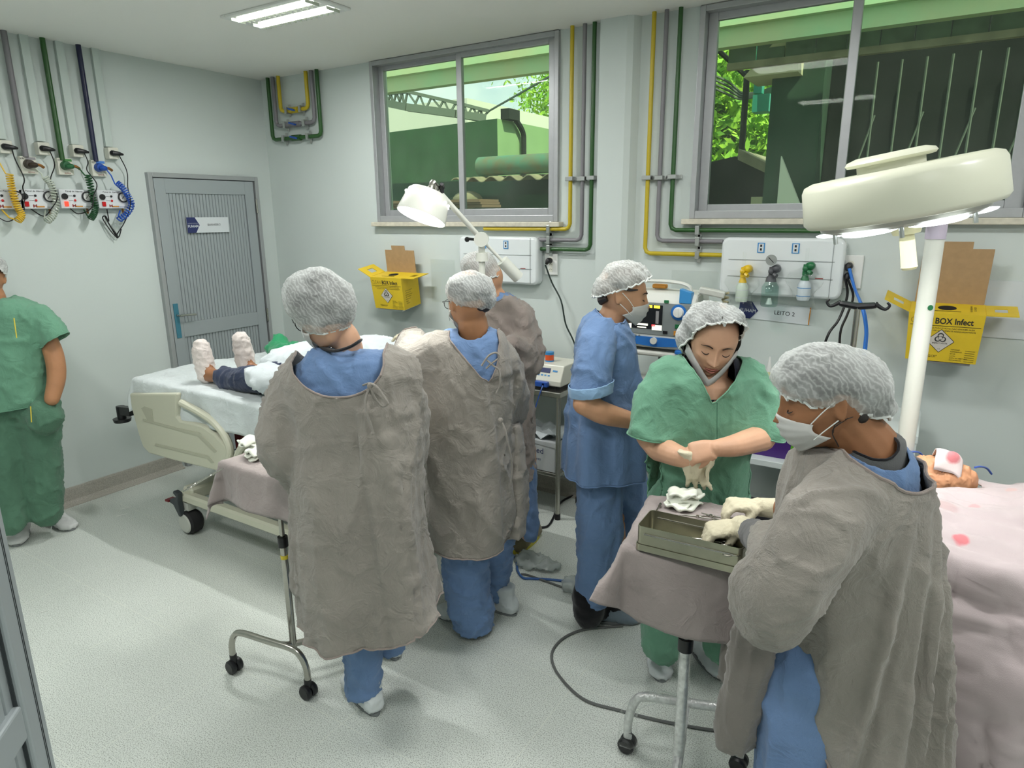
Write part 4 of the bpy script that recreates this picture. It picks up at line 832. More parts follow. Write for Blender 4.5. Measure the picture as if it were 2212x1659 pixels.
b=MB();p=on(415,900,y=yn+.1);b.bar(p+A(-.13,0,.03),p+A(.25,0,-.12),.03,.09);b.cyl(p+A(.05,-.04,0),p+A(.05,.02,0),.03,n=14);b.obj('rail_linkage',M_black,bd,bevel=.004)
b=MB();p=on(520,960,y=yn+.12);b.box(p,(.05,.03,.12));b.obj('release_lever',M_redp,bd,bevel=.004)
b=MB();b.box((bx0-.015,(by0+by1)/2,bz-.22),(.04,by1-by0-.06,.40),bev=.015);b.obj('foot_board',M_bed,bd)
b=MB();q=on(262,893,y=by0+.02);b.bar(q+A(.12,.0,.03),q+A(0,0,.02),.035,.05);b.cyl(q+UZ*.045,q-UZ*.03,.024,n=16);b.cyl(q-UZ*.03,q-UZ*.05,.05,.045,20);b.obj('corner_bumper',M_black,bd,smooth=True,auto=.6)
# underframe
b=MB();zf=.215
xa,xb=-3.42,-2.02
for y in(by0+.03,by1-.06): b.box(((xa+xb)/2,y,zf),(xb-xa+.12,.06,.055),bev=.012)
for x in(xa,xb): b.box((x,(by0+by1)/2,zf+.02),(.09,by1-by0-.05,.075),bev=.012)
b.obj('lower_frame',M_bed,bd)
b=MB()
for x in(-3.1,-2.2): b.box((x,(by0+by1)/2,.46),(.14,.35,.46),bev=.02)
b.bar((-3.1,2.2,.28),(-2.3,2.2,.6),.05,.05);b.obj('lift_column',M_bed,bd)
M_wheel=pm('caster_cap_pale',196,198,190,.4)
for x,y in((xa,by0+.03),(xa,by1-.06),(xb,by0+.03),(xb,by1-.06)):
    b=MB();zc=.068
    for s_ in(-1,1): b.lathe((x,y+s_*.018,zc),[(.0,.026),(.05,.026),(.058,.018)],(0,s_,0),26)
    b.lathe((x,y,zc),[(.058,-.036),(.066,-.03),(.068,0),(.066,.03),(.058,.036)],(0,1,0),28);b.m=0
    c=b.obj('caster_tyre',M_tyre,bd,smooth=True);b=MB()
    for s_ in(-1,1): b.lathe((x,y+s_*.044,zc),[(.0,.004),(.048,.004),(.056,-.002)],(0,s_,0),26)
    b.bar((x,y,zc+.075),(x,y,zc+.12),.05,.05);b.obj('caster_cap',M_wheel,c,smooth=True,auto=.6)
b=MB();p=on(377,1082,y=by0-.03);b.prism([(-.06,-.02),(-.02,-.03),(.02,-.09),(.035,-.09),(.03,0),(.04,.05),(.0,.06),(-.01,.045),(.015,.03),(0,.0),(-.05,.0)],p,X1,UZ,Y1,.03);pe=b.obj('brake_pedal',pm('pedal_dark',60,66,70,.5),bd,bevel=.004)
b=MB();b.box(p+A(-.065,.015,-.012),(.035,.05,.014));b.obj('pedal_pad',M_redp,pe,bevel=.004)
fm=lambda u,v:.012*np.sin(u*3+1)*np.sin(v*5)
sh=drape('bed_sheet',(bx0-.01,by0-.015,bz),X1,Y1,bx1-bx0+.02,by1-by0+.03,(.06,.05,.17,.16),C_sheet,None,3,.014,.06,.010,22,.003,.005,fm)
tag(sh,'crumpled white sheet spread over the hospital bed','sheet')
V=np.array([v.co[:] for v in sh.data.vertices]);
# green bag, white paper drape
p=at(640,750,3.75);c0=A(-3.0,2.62,bz+.01)
c0=on(640,760,z=bz+.05);rn=np.random.RandomState(3)
o=blob('green_plastic_bag',[ell(c0,(.26,.12,.055),None,20),ell(c0+A(-.17,.02,.04),(.06,.05,.07),None,14),ell(c0+A(.15,.0,.02),(.14,.1,.06),None,14)],.014,C_gbag,None,[(.018,(9,9,9),'r'),(.008,24,'s')],5)
tag(o,'crumpled green plastic bag lying on the far side of the bed','bag')
# ================================================================ MAYO STANDS
def caster(c,parent,r=.028,dx=0):
    b=MB();c=np.asarray(c,float)
    for s_ in(-1,1): b.lathe(c+A(0,s_*.014,0),[(0,.012),(r*.8,.012),(r,.006),(r,-.006),(r*.8,-.012),(0,-.012)],(0,s_,0),18)
    b.cyl(c+UZ*r*.4,c+UZ*(r+.022),.014,n=12);return b.obj('caster',M_black,parent,smooth=True,auto=.7)
def stand(name,label,ca,cb,pole,ztop,rear,m,r=.0125,hz=.19,fork=None):
    ca=A(*ca,0);cb=A(*cb,0);t=thing(name,label,'instrument stand',(pole[0],pole[1],0));h=.028
    mid=(ca+cb)/2;b=MB();b.tube([ca+UZ*.05,ca+UZ*.12,ca+(mid-ca)*.12+UZ*(hz-.02),ca+(mid-ca)*.35+UZ*hz,mid+UZ*hz,cb+(mid-cb)*.35+UZ*hz,cb+(mid-cb)*.12+UZ*(hz-.02),cb+UZ*.12,cb+UZ*.05],r,12,sub=4);b.obj('base_arch',m,t,smooth=True)
    P=A(pole[0],pole[1],0);b=MB();b.tube([mid+UZ*hz,mid+(P-mid)*.5+UZ*(hz-.04),P+UZ*(hz-.06)],r,10,sub=3)
    if rear is not None: R=A(*rear,0);b.tube([P+UZ*(hz-.06),P+(R-P)*.6+UZ*.13,R+UZ*.09,R+UZ*.05],r,10,sub=3)
    b.obj('base_bar',m,t,smooth=True)
    b=MB();b.cyl(P+UZ*(hz-.08),P+UZ*(ztop-.28),r*1.05);b.obj('lower_pole',m,t,smooth=True);b=MB();b.cyl(P+UZ*(ztop-.30),P+UZ*(ztop-.03),r*.75);b.obj('upper_pole',m,t,smooth=True);b=MB();b.cyl(P+UZ*(ztop-.31),P+UZ*(ztop-.27),r*1.5);b.obj('height_collar',M_black,t,smooth=True)
    for c in [ca,cb]+([A(*rear,0)] if rear is not None else []): caster(c+UZ*h,t)
    return t
s1=stand('instrument_stand','chrome instrument stand on black casters left of the standing grey gown',(-2.16,1.349),(-1.796,1.403),(-1.945,1.47),.86,(-1.72,1.80),M_chrome)
b=MB();b.cyl((-1.945,1.47,.50),(-1.945,1.47,.515),.0145);b.obj('yellow_tape_band',pm('tape_yellow',220,200,60,.5),s1,smooth=True)
b=MB();b.box((-1.94,1.555,.85),(.42,.30,.012),bev=.005);b.obj('tray',M_chrome,s1)
dc=drape('tray_cloth',(-2.165,1.39,.868),X1,Y1,.42,.33,(.17,.10,.14,.10),C_tray,None,7,.010,.10,.014,26,.003,.003)
tag(dc,'pinkish grey cloth over the left instrument stand','drape')
# folded gauze on left tray
def gauze(name,c,s,n,label,seed,m=None):
    rn=np.random.RandomState(seed);t=thing(name,label,'gauze',c);c=np.asarray(c,float)
    for k in range(n):
        a=rn.rand()*3;u=A(math.cos(a),math.sin(a),0);v=A(-math.sin(a),math.cos(a),0);G=[];N_=16;h=.004+k*.009;ss=s*(1-.05*k)
        off=A(rn.normal()*.008,rn.normal()*.008,0)
        for i in range(N_):
            x=(i/(N_-1)-.5)*2;row=[]
            for j in range(N_):
                y=(j/(N_-1)-.5)*2;rr=max(abs(x),abs(y));row.append(c+off+u*x*ss*(1-.12*y*y)+v*y*ss*.75*(1-.12*x*x)+UZ*(h+.006*math.sin(x*4+k)+.005*math.sin(y*5+k*2)-.006*rr**4))
            G.append(row)
        b=MB();b.sheet(G);o=b.obj('gauze_layer',m or M_gauze,t,smooth=True);sd=o.modifiers.new('s','SOLIDIFY');sd.thickness=.006
    return t
M_gauze=fabric('white_gauze',lin(232,236,222),wr=1)
p=on(555,985,z=.875);gauze('gauze_pile',p+UZ*.002,.05,3,'small pile of white gauze on the left instrument stand',4)
p=on(548,962,z=.875);gauze('gauze_pile',p+UZ*.002,.05,3,'white gauze pile behind the nearer one on the left stand',9)
# forceps builder
def forceps(name,a,c,up,label,r=.0022,ring=.012,group=None,open_=.02):
    a=np.asarray(a,float);c=np.asarray(c,float);d=nrm(c-a);up=nrm(up);s=nrm(np.cross(up,d));L_=np.linalg.norm(c-a);t=thing(name,label,'forceps',a,group)
    for sg in(-1,1):
        J=a+d*L_*.30;H=c+s*sg*open_;b=MB();b.tube([a+s*sg*.0005,J,J+d*L_*.12+s*sg*open_*.5,H-d*ring],[r*.7,r*1.6,r,r],8,sub=4);b.tube([H+(d*math.cos(q)*1.25+s*math.sin(q))*ring for q in np.linspace(0,2*PI,17)[:-1]],r*.9,6,closed=True);b.obj('shank',M_chrome,t,smooth=True)
    b=MB();b.cyl(J+up*.004,J-up*.004,.0045,n=10);b.obj('pivot',M_chrome,t,smooth=True);return t
forceps('long_forceps',on(482,1012,y=1.37),on(410,1052,y=1.30),UZ,'long chrome forceps sticking out from the left stand cloth',.0022,.015,None,.017)
t=bpy.data.objects.new
s2=stand('instrument_stand','instrument stand wrapped in clear film at the bottom of the photo',(-.682,1.787),(-.345,1.90),(-.478,1.68),.84,(-.40,1.30),mat('wrapped_chrome',lin(214,216,214),.28,.35,nscale=60,namp=.2,bump=.8,bscale=90,bdist=.004),.0145,.22)
for k,P in enumerate(([(-.682,1.787,.035),(-.682,1.787,.13),(-.66,1.795,.19),(-.6,1.81,.225),(-.52,1.84,.225)],[(-.478,1.68,.12),(-.478,1.68,.55)])):
    V,F=tube_arr(P,[.034,.028,.022,.02,.019] if k==0 else .018,12,8);V=np.array(V);V=V+normals(V,F)*(vn(V*60,k)*.004)[:,None];mkobj('film_wrap',V,F,M_clear,s2,True)
tx=nrm(A(.985,.175,0));ty_=nrm(A(-.175,.985,0));to=A(-.64,1.565,.858)
b=MB();b.box(to+tx*.16+ty_*.2-UZ*.014,(.30,.38,.012),(tx,ty_,UZ),.005);b.obj('tray',M_chrome,s2)
dc=drape('tray_cloth',to,tx,ty_,.325,.40,(.15,.12,.21,.12),C_tray,None,11,.010,.06,.014,24,.003,.003,None,at(1271,1297,1.555))
tag(dc,'grey cloth over the instrument stand in the foreground','drape')
b=MB();zb=to[2]+.006;O=on(1374,1186,z=zb);ex=nrm(on(1585,1238,z=zb)-O);ey=nrm(np.cross(UZ,ex));Lb,Wb,Hb=.275,.115,.058
bt=thing('steel_instrument_box','open rectangular steel instrument box on the foreground tray','instrument box',O+ex*Lb/2+ey*Wb/2)
def rr_(L_,W_,r,n=5):
    out=[]
    for cx_,cy_,a0 in((L_-r,r,-90),(L_-r,W_-r,0),(r,W_-r,90),(r,r,180)):
        for k in range(n+1): q=math.radians(a0+k*90/n);out.append((cx_+r*math.cos(q),cy_+r*math.sin(q)))
    return out
def tub(o,L_,W_,r,z0,z1,th,grow=0):
    b=MB();R0=rr_(L_,W_,r);R1=[(x+(th if x<L_/2 else -th),y+(th if y<W_/2 else -th)) for x,y in R0];f=lambda R,z:[o+ex*x+ey*y+UZ*z for x,y in R]
    b.sheet([f(R0,z0),f(R0,z1),f(R1,z1),f(R1,z0+th)],True);b.add(f(R0,z0),[tuple(range(len(R0)))[::-1]]);b.add(f(R1,z0+th),[tuple(range(len(R1)))]);return b
tub(O,Lb,Wb,.012,.012,Hb+.012,.0015).obj('box_body',M_steel,bt,smooth=True,auto=.5);tub(O-ex*.003-ey*.003,Lb+.006,Wb+.006,.013,0,.018,.0015).obj('lid_underneath',M_steel,bt,smooth=True,auto=.5)
b=MB();b.bar(O+ex*.02-ey*.0015+UZ*.05,O+ex*(Lb-.02)-ey*.0015+UZ*.05,.003,.005);b.bar(O+ex*.02+ey*(Wb-.003)+UZ*.05,O+ex*(Lb-.02)+ey*(Wb-.003)+UZ*.05,.003,.005);b.obj('pressed_ridge',M_chrome,bt,bevel=.001)
for k in range(6):
    a=O+ex*(.03+.02*k)+ey*(.03+.012*(k%4))+UZ*(.02+.004*k);forceps('forceps',a,a+ex*.13+ey*(.02-.009*k)+UZ*.01,UZ,'one of the steel forceps heaped inside the steel box',.0018,.010,'forceps inside the steel box',.010)
p=on(1480,1092,z=zb);gauze('gauze_pile',p+UZ*.002,.052,5,'thick white gauze pile on the foreground tray',2)
for k,(a,c,l) in enumerate((((1468,1112),(1600,1125),'chrome scissors under the gauze pile on the foreground tray'),((1490,1128),(1610,1132),'chrome forceps nearest the open steel box'),((1515,1108),(1585,1130),'short chrome forceps under the gloved fingertips'),((1530,1140),(1606,1122),'chrome forceps lying across the others on the tray'))):
    forceps('forceps',on(*a,z=zb+.006+.004*k),on(*c,z=zb+.01+.004*k),UZ,l,.0022,.011,None,.013)
b=MB();a=on(1427,1088,z=zb+.004);c=on(1390,1150,z=zb+.004);b.cyl(a,c,.0022,n=8);b.cyl(a,a+(c-a)*.08,.004,n=8);b.cyl(a+(c-a)*.45,a+(c-a)*.5,.0035,n=8);tag(b.obj('suction_probe',M_chrome,None,smooth=True),'thin steel probe lying at the left of the foreground tray','probe')
# ================================================================ STEEL TABLE, ELECTROSURGICAL UNIT
tb=thing('steel_table','narrow stainless steel table against the far wall','table',(-2.0,3.36,0));tx0,tx1,ty0,ty1,tz=-2.35,-1.695,3.19,3.50,.775
b=MB();b.box(((tx0+tx1)/2,(ty0+ty1)/2,tz-.016),(tx1-tx0,ty1-ty0,.032));b.obj('tabletop',M_chrome,tb,bevel=.004)
b=MB();b.box(((tx0+tx1)/2,(ty0+ty1)/2,.27),(tx1-tx0-.03,ty1-ty0-.03,.02));b.obj('shelf',M_chrome,tb,bevel=.004)
for x in(tx0+.02,tx1-.02):
    for y in(ty0+.02,ty1-.02):
        b=MB();b.cyl((x,y,.03),(x,y,tz-.02),.014,n=12);l=b.obj('leg',M_chrome,tb,smooth=True);b=MB();b.cyl((x,y,0),(x,y,.035),.017,n=12);b.obj('rubber_foot',M_rub,l,smooth=True)
a=on(1205,843,y=3.24);eu=thing('electrosurgical_unit','white electrosurgical unit with a sloped front on the steel table','medical device',(a[0]-.18,3.36,tz))
b=MB();x1_=a[0]+.02;b.prism([(0,0),(.25,0),(.25,.115),(.045,.115),(0,.03)],(x1_-.36,3.235,tz+.02),Y1,UZ,X1,.36);b.obj('casing',M_white2,eu,bevel=.006);b=MB()
nd=nrm(A(0,.045,.085));nn_=np.cross(X1,nd)*1;base=A(x1_-.36,3.235,tz+.05)
def onp(u,v,off=.002): return base+X1*u+nd*v-nrm(np.cross(nd,X1))*(-off)
nr=nrm(np.cross(X1,nd))
b.box(base+X1*.24+nd*.06+nr*.001,(.08,.028,.002),(X1,nd,nr));b.obj('display',M_navy,eu);b=MB()
for k in range(4): b.box(base+X1*(.21+.022*k)+nd*.03+nr*.001,(.012,.008,.002),(X1,nd,nr))
b.obj('keys',M_sticker,eu);b=MB();b.box(base+X1*.31+nd*.06+nr*.001,(.03,.01,.002),(X1,nd,nr));b.obj('label_strip',M_sticker,eu)
b=MB();b.box((x1_-.12,3.225,tz+.03),(.09,.03,.03));b.cyl((x1_-.1,3.21,tz+.03),(x1_-.1,3.23,tz+.03),.012,n=10);b.obj('connector',M_blue,eu,bevel=.004)
b=MB()
for x in(.03,.33): b.box((x1_-.36+x,3.36,tz+.01),(.03,.2,.02))
b.obj('feet',M_black,eu)
p=on(1187,780,y=3.36);b=MB();zt=tz+.135;b.cyl((p[0],3.36,zt),(p[0],3.36,zt+.055),.026,n=24);tp=b.obj('tape_roll',pm('tape_orange',226,90,40,.4),None,smooth=True,auto=.6);tag(tp,'orange and blue adhesive tape roll on the electrosurgical unit','tape roll')
b=MB();b.lathe((p[0],3.36,zt),[(.0263,.0),(.0263,.008)],n=24);b.lathe((p[0],3.36,zt+.04),[(.0263,.0),(.0263,.016)],n=24);b.obj('blue_band',M_sticker,tp,smooth=True)
p=on(1165,780,y=3.45);b=MB();b.box((p[0]-.01,3.45,tz+.15),(.07,.05,.03));tag(b.obj('small_carton',M_kraft,None,bevel=.002),'small brown carton behind the orange tape roll','box')
b=MB();b.box((-1.86,3.34,.37),(.24,.24,.18));cb_=b.obj('carton',pm('white_carton',196,200,200,.6),None,bevel=.003);tag(cb_,'white printed carton on the lower shelf of the steel table','box')
text('lettering','Med',(-1.86,3.219,.40),X1,UZ,.05,M_navy,cb_);text('lettering','luvas',(-1.86,3.219,.35),X1,UZ,.026,M_navy,cb_)
b=MB();b.prism([(-.125,0),(.125,0),(.14,-.03),(-.12,-.012)],(-1.86,3.22,.462),X1,UZ,Y1,-.003);b.obj('lid_flap',MT['white_carton'],cb_)
G=[[A(-1.99+.26*i/11,3.24+.2*j/8,.475+.03*vn(np.array([[i*.5,j*.6,0]]))[0]+.012) for i in range(12)] for j in range(9)];b=MB();b.sheet(G);o=b.obj('paper_wrap',C_paper,None,smooth=True);tag(o,'crumpled white paper on top of the white carton','paper');o.modifiers.new('s','SOLIDIFY').thickness=.002
wire('device_cable',[(x1_-.1,3.215,tz+.03),(x1_-.105,3.18,tz-.02),(x1_-.13,3.17,tz-.12),(x1_-.16,3.18,.5),(x1_-.2,3.2,.1)],M_blue,'thin blue cable hanging from the electrosurgical unit',.003)
# ================================================================ MONITOR CART, DEFIBRILLATOR
dc_=on(1430,700,y=3.08);cx_=dc_[0];zs=on(1430,752,y=3.08)[2]
mc=thing('monitor_cart','grey monitor cart behind the two standing women','cart',(cx_,3.15,0));b=MB();b.box((cx_+.01,3.14,zs-.012),(.50,.32,.024),bev=.008);b.obj('top_shelf',M_wheel,mc)
b=MB();b.box((cx_,3.2,zs/2),(.09,.07,zs-.06));b.obj('column',pm('cart_grey',150,152,150,.5),mc,bevel=.01);b=MB();b.box((cx_,3.15,zs-.30),(.44,.3,.02));b.obj('lower_shelf',M_wheel,mc,bevel=.005);b=MB();b.box((cx_,3.15,.06),(.42,.40,.05));b.obj('base',MT['cart_grey'],mc,bevel=.01)
for s_ in(-1,1):
    for q in(-1,1): caster((cx_+s_*.18,3.15+q*.17,.028),mc)
df=thing('defibrillator','white and blue defibrillator with a screen and round dial on the monitor cart','defibrillator',(cx_,3.1,zs))
w_,h_,d_=.37,.27,.22;O=A(cx_-w_/2-.0,2.985,zs+.015);M_dfw=pm('device_ivory',212,214,206,.4);M_dfb=pm('device_blue',40,112,190,.4);M_dfg=pm('device_panel_grey',132,140,140,.4)
b=MB();b.prism([(0,.0),(d_,0),(d_,h_*.92),(d_*.6,h_),(.03,h_-.01),(0,h_*.8)],O,Y1,UZ,X1,w_);b.obj('casing',M_dfw,df,bevel=.012)
f=O-Y1*.001
b=MB();b.box(f+A(w_*.5,0,h_*.52),(w_*.94,.004,h_*.56));b.obj('front_panel',M_dfg,df,bevel=.002)
b=MB();b.box(f+A(w_*.32,-.003,h_*.55),(w_*.55,.003,h_*.42));sc_=b.obj('screen',pm('screen_dark',26,30,34,.15),df)
def scr(u,v,w,h,m): bb=MB();bb.box(f+A(w_*u,-.0052,h_*v),(w_*w,.001,h_*h));bb.obj('screen_field',m,sc_)
e_y=mat('screen_yellow',lin(240,220,60),.4,emit=(1,.85,.1),estr=.8);e_w=mat('screen_white',lin(240,240,220),.4,emit=(1,1,.85),estr=.8);e_r=mat('screen_red',lin(220,40,50),.4,emit=(1,.05,.08),estr=.6)
scr(.30,.71,.1,.09,e_y);scr(.42,.73,.08,.05,e_y);scr(.52,.73,.08,.05,e_y);scr(.12,.38,.14,.09,e_w);scr(.33,.41,.16,.035,e_w);scr(.33,.36,.12,.02,e_w);scr(.53,.37,.13,.09,e_w);scr(.485,.405,.05,.035,e_r);scr(.53,.55,.04,.22,pm('screen_grey',150,150,150,.4))
b=MB();b.lathe(f+A(w_*.80,-.003,h_*.66),[(.0,.002),(.036,.002),(.036,-.002)],(0,-1,0),28);q=b.obj('dial_ring',M_dfb,df,smooth=True,auto=.5);b=MB();b.lathe(f+A(w_*.80,-.005,h_*.66),[(.0,.014),(.022,.012),(.025,0)],(0,-1,0),24);b.bar(f+A(w_*.80,-.021,h_*.66-.02),f+A(w_*.80,-.021,h_*.66+.02),.009,.008);b.obj('dial_knob',M_white,q,smooth=True,auto=.5)
for u,v,w,h,m in((.80,.42,.12,.07,M_gk),(.80,.30,.16,.075,M_org),(.64,.30,.1,.05,M_black),(.64,.83,.1,.05,M_gk)):
    b=MB();b.box(f+A(w_*u,-.004,h_*v),(w_*w*.6,.004,h_*h));b.obj('button',m,df,bevel=.001)
b=MB();b.prism([(.02,.2),(.98,.2),(.98,.13),(.8,.06),(.5,.03),(.2,.06),(.02,.13)],f,X1*1,UZ,-Y1,.004);
V_=[(x*w_,z*h_) for x,z in((.02,.2),(.98,.2),(.98,.13),(.8,.06),(.5,.03),(.2,.06),(.02,.13))];b=MB();b.prism(V_,f,X1,UZ,-Y1,.004);b.obj('blue_trim',M_dfb,df)
b=MB();b.cyl(f+A(w_*.5,-.002,h_*.14),f+A(w_*.5,-.016,h_*.14),.016,n=20);b.obj('selector_knob',M_dfw,df,smooth=True,auto=.5)
b=MB()
for k in range(5): b.cyl(f+A(w_*(.1+.05*k),-.002,h_*.205),f+A(w_*(.1+.05*k),-.004,h_*.205),.005,n=10)
b.obj('round_keys',M_dfg,df)
b=MB();b.tube([O+A(.03,.06,h_-.02),O+A(.04,.06,h_+.02),O+A(.1,.06,h_+.038),O+A(w_-.12,.06,h_+.038),O+A(w_-.05,.06,h_+.02),O+A(w_-.04,.06,h_-.02)],.012,10,sub=4,flat=.7);b.obj('handle',M_dfw,df,smooth=True)
b=MB();b.bar(O+A(.13,.1,h_+.012),O+A(.2,.1,h_+.012),.03,.02);b.obj('orange_paddle',M_org,df,bevel=.006)
b=MB();b.prism([(0,0),(.055,0),(.055,.05),(.0,.065)],O+A(w_-.075,-.003,h_-.05),X1,UZ,Y1,.04);b.obj('corner_badge',M_sticker,df,bevel=.002)
b=MB();b.bar(O+A(w_+.0,.05,h_+.01),O+A(w_+.11,.07,h_-.01),.05,.03);b.box(O+A(w_+.045,.12,h_*.62),(.06,.12,.10));b.obj('paddle_dock',M_wheel,df,bevel=.006);b=MB();b.box(O+A(w_+.03,.09,h_*.32),(.05,.08,.09));b.obj('battery_pack',M_black,df,bevel=.004)
b=MB();b.tube([O+A(w_+.11+.012*math.cos(k*1.2),.08+.02*math.sin(k*1.2),h_-.0-.004*k) for k in range(34)],.005,6);b.obj('coiled_lead',pm('lead_beige',170,164,130,.6),df,smooth=True)
for u in(.1,.85):
    b=MB();b.box(O+A(w_*u,.01,-.007),(.05,.05,.018));b.obj('blue_foot',M_dfb,df,bevel=.004)
p=on(1405,810,y=3.05);mo=thing('bedside_monitor','cream bedside unit on the lower shelf of the monitor cart','medical device',(p[0],3.1,zs-.29));b=MB();b.prism([(0,0),(.26,0),(.26,.12),(.07,.15),(0,.05)],(p[0]-.11,3.0,zs-.288),Y1,UZ,X1,.3);b.obj('casing',M_dfw,mo,bevel=.01)
b=MB();b.box((p[0]-.03,2.998,zs-.25),(.12,.006,.02));b.obj('blue_trim',M_dfb,mo)
# ================================================================ SUPPLY SHELF, BINS
M_shelf=pm('shelf_white_enamel',206,214,212,.4);sx0,sx1,sy0,sy1=-.86,.02,3.05,3.48;zt_=on(1720,905,y=3.05)[2];zm=on(1700,1003,y=3.05)[2]
ss=thing('supply_shelf','white enamel supply shelf unit behind the woman in green scrubs','shelf unit',((sx0+sx1)/2,3.27,0))
for z,h in((zt_,.035),(zm,.03),(.30,.03)):
    b=MB();b.box(((sx0+sx1)/2,(sy0+sy1)/2,z-h/2),(sx1-sx0,sy1-sy0,h));b.obj('shelf',M_shelf,ss,bevel=.003)
for x in(sx0+.02,sx1-.02):
    for y in(sy0+.02,sy1-.02): b=MB();b.box((x,y,(zt_-.03)/2),(.035,.035,zt_-.03));b.obj('leg',M_shelf,ss,bevel=.003)
def bin_(c,w,d,h,m,label,nm='storage_bin'):
    t=thing(nm,label,'storage bin',c);b=MB();x,y,z=c;R=lambda k,zz:[A(x+sx*w/2*k,y+sy*d/2*k,z+zz) for sx,sy in((-1,-1),(1,-1),(1,1),(-1,1))]
    b.sheet([R(.88,.0),R(.97,h),R(1.03,h),R(1.03,h-.02),R(.99,h-.02)],True);b.add(R(.88,.002),[(0,1,2,3)]);o=b.obj('tub',m,t,bevel=.004);o.modifiers.new('s','SOLIDIFY').thickness=.003;return t
M_lime=pm('bin_lime',96,170,40,.35);M_purp=pm('bin_purple',72,36,120,.35)
p=on(1742,960,y=3.13);bin_((p[0],3.2,zm),.23,.2,.20,M_lime,'lime green plastic bin on the middle shelf')
p=on(1660,960,y=3.13);bin_((p[0],3.2,zm),.22,.2,.14,M_purp,'dark purple plastic bin beside the green bin')
p=on(1657,845,y=3.2);t=thing('wash_bottle','pale yellow wash bottle standing on the supply shelf','bottle',(p[0],3.2,zt_));b=MB();b.lathe((p[0],3.2,zt_),[(0,0),(.036,0),(.038,.01),(.038,.1),(.03,.13),(.014,.145),(.012,.165)],n=20);b.obj('flask',mat('bottle_cream',lin(214,214,170),.3),t,smooth=True);b=MB();b.lathe((p[0],3.2,zt_+.165),[(.013,0),(.01,.03),(.003,.07),(.0,.07)],n=12);b.obj('nozzle',M_white,t,smooth=True);b=MB();b.lathe((p[0],3.2,zt_+.01),[(.0383,0),(.0383,.05)],n=20);b.obj('liquid_level',mat('bottle_yellow',lin(220,196,90),.3),t,smooth=True)
p=on(1640,828,y=3.25);b=MB();b.lathe((p[0],3.25,zt_),[(.0,.05),(.04,.05),(.044,.045),(.03,0)],n=20);tag(b.obj('kidney_dish',M_white,None,smooth=True),'small white bowl behind the wash bottle','bowl')
p=on(1640,1050,y=3.15);blob('folded_black_cloth',[ell(A(p[0],3.2,.335),(.13,.12,.04),None,16)],.02,C_denim if 0 else fabric('black_cloth',lin(24,24,30)),None,[(.015,12,'s')],2);tag(bpy.data.objects['folded_black_cloth'],'crumpled black cloth on the lowest shelf','cloth')
# ================================================================ DRIP STAND
yi=2.93;p=on(1853,662,y=yi);iv=thing('drip_stand','slim steel drip stand with a black double hook','drip stand',(p[0],yi,0));b=MB();b.cyl((p[0],yi,.08),(p[0],yi,p[2]),.011,n=12);b.obj('pole',M_chrome,iv,smooth=True)
hl=on(1795,655,y=yi);hr=on(1912,662,y=yi);b=MB();b.tube([p,p+A(.06,0,.008),hr+A(-.035,0,.008),hr+A(-.01,0,-.008),hr+A(.005,0,-.01),hr+A(.015,0,.004),hr+A(.006,0,.015)],[.014,.012,.009,.007,.006,.005,.004],8,sub=4);b.tube([p,p+A(-.06,0,.008),hl+A(.035,0,.008),hl+A(.01,0,-.008),hl+A(-.005,0,-.01),hl+A(-.015,0,.004),hl+A(-.006,0,.015)],[.014,.012,.009,.007,.006,.005,.004],8,sub=4);b.obj('hook_bar',M_black,iv,smooth=True)
for k in range(5): a=k*2*PI/5;b=MB();b.bar((p[0],yi,.08),(p[0]+.24*math.cos(a),yi+.24*math.sin(a),.05),.025,.02);l=b.obj('foot',M_chrome,iv);caster((p[0]+.24*math.cos(a),yi+.24*math.sin(a),.028),l)
# ================================================================ EXAM LAMP (left) AND SURGICAL LAMP (right)
M_lampw=pm('lamp_enamel_white',214,216,206,.35);M_lampw2=pm('lamp_enamel_cream',218,220,200,.35);M_glow=mat('lamp_glow',(1,1,1),.5,emit=(1,1,.94),estr=14);M_glow2=mat('lamp_lens_glow',(1,1,1),.5,emit=(.9,.97,1),estr=3.5)
d0=2.86;J=at(1040,517,d0);H=at(940,405,d0-.15);post=A(J[0],J[1],0)
el=thing('exam_lamp','white articulated exam lamp shining on the bed','lamp',post);b=MB();b.cyl(post+UZ*.08,J-UZ*.06,.014);b.obj('post',M_lampw,el,smooth=True)
b=MB();b.cyl(J-UZ*.09,J-UZ*.055,.026,.024,20);b.cyl(J-UZ*.06,J+UZ*.0,.014);b.cyl(J-FH*.03,J+FH*.03,.03,n=24);b.obj('joint',M_lampw,el,smooth=True,auto=.6);b=MB();b.cyl(J-RH*.03+FH*0,J-RH*.065+UZ*.003,.006);b.ball(J-RH*.06,.011,8);b.obj('joint_knob',M_black,el,smooth=True)
E=J+(J-H)*.42;E2=at(1120,600,d0+.05);b=MB();b.cyl(H,J,.011,n=14);b.cyl(J,E2-(E2-J)*.35,.007,n=12);b.obj('arm',M_lampw,el,smooth=True);b=MB();b.cyl(J+(E2-J)*.55,E2,.026,n=22);b.obj('counterweight',M_lampw,el,smooth=True,auto=.6)
ax_=nrm(UZ*.88+RH*.32+FH*.26);Hc=at(917,448,d0-.2);R_=.098
b=MB();b.lathe(Hc,[(0,.062),(.072,.060),(.082,.05),(R_,-.04),(R_*.97,-.04),(.078,.045),(0,.045)],ax_,40);b.obj('lamp_shade',M_lampw,el,smooth=True,auto=.7)
b=MB();b.lathe(Hc,[(0,-.034),(R_*.95,-.034)],ax_,32);b.obj('lens',M_glow,el,smooth=True)
u_,s_,w_2=frame(ax_)
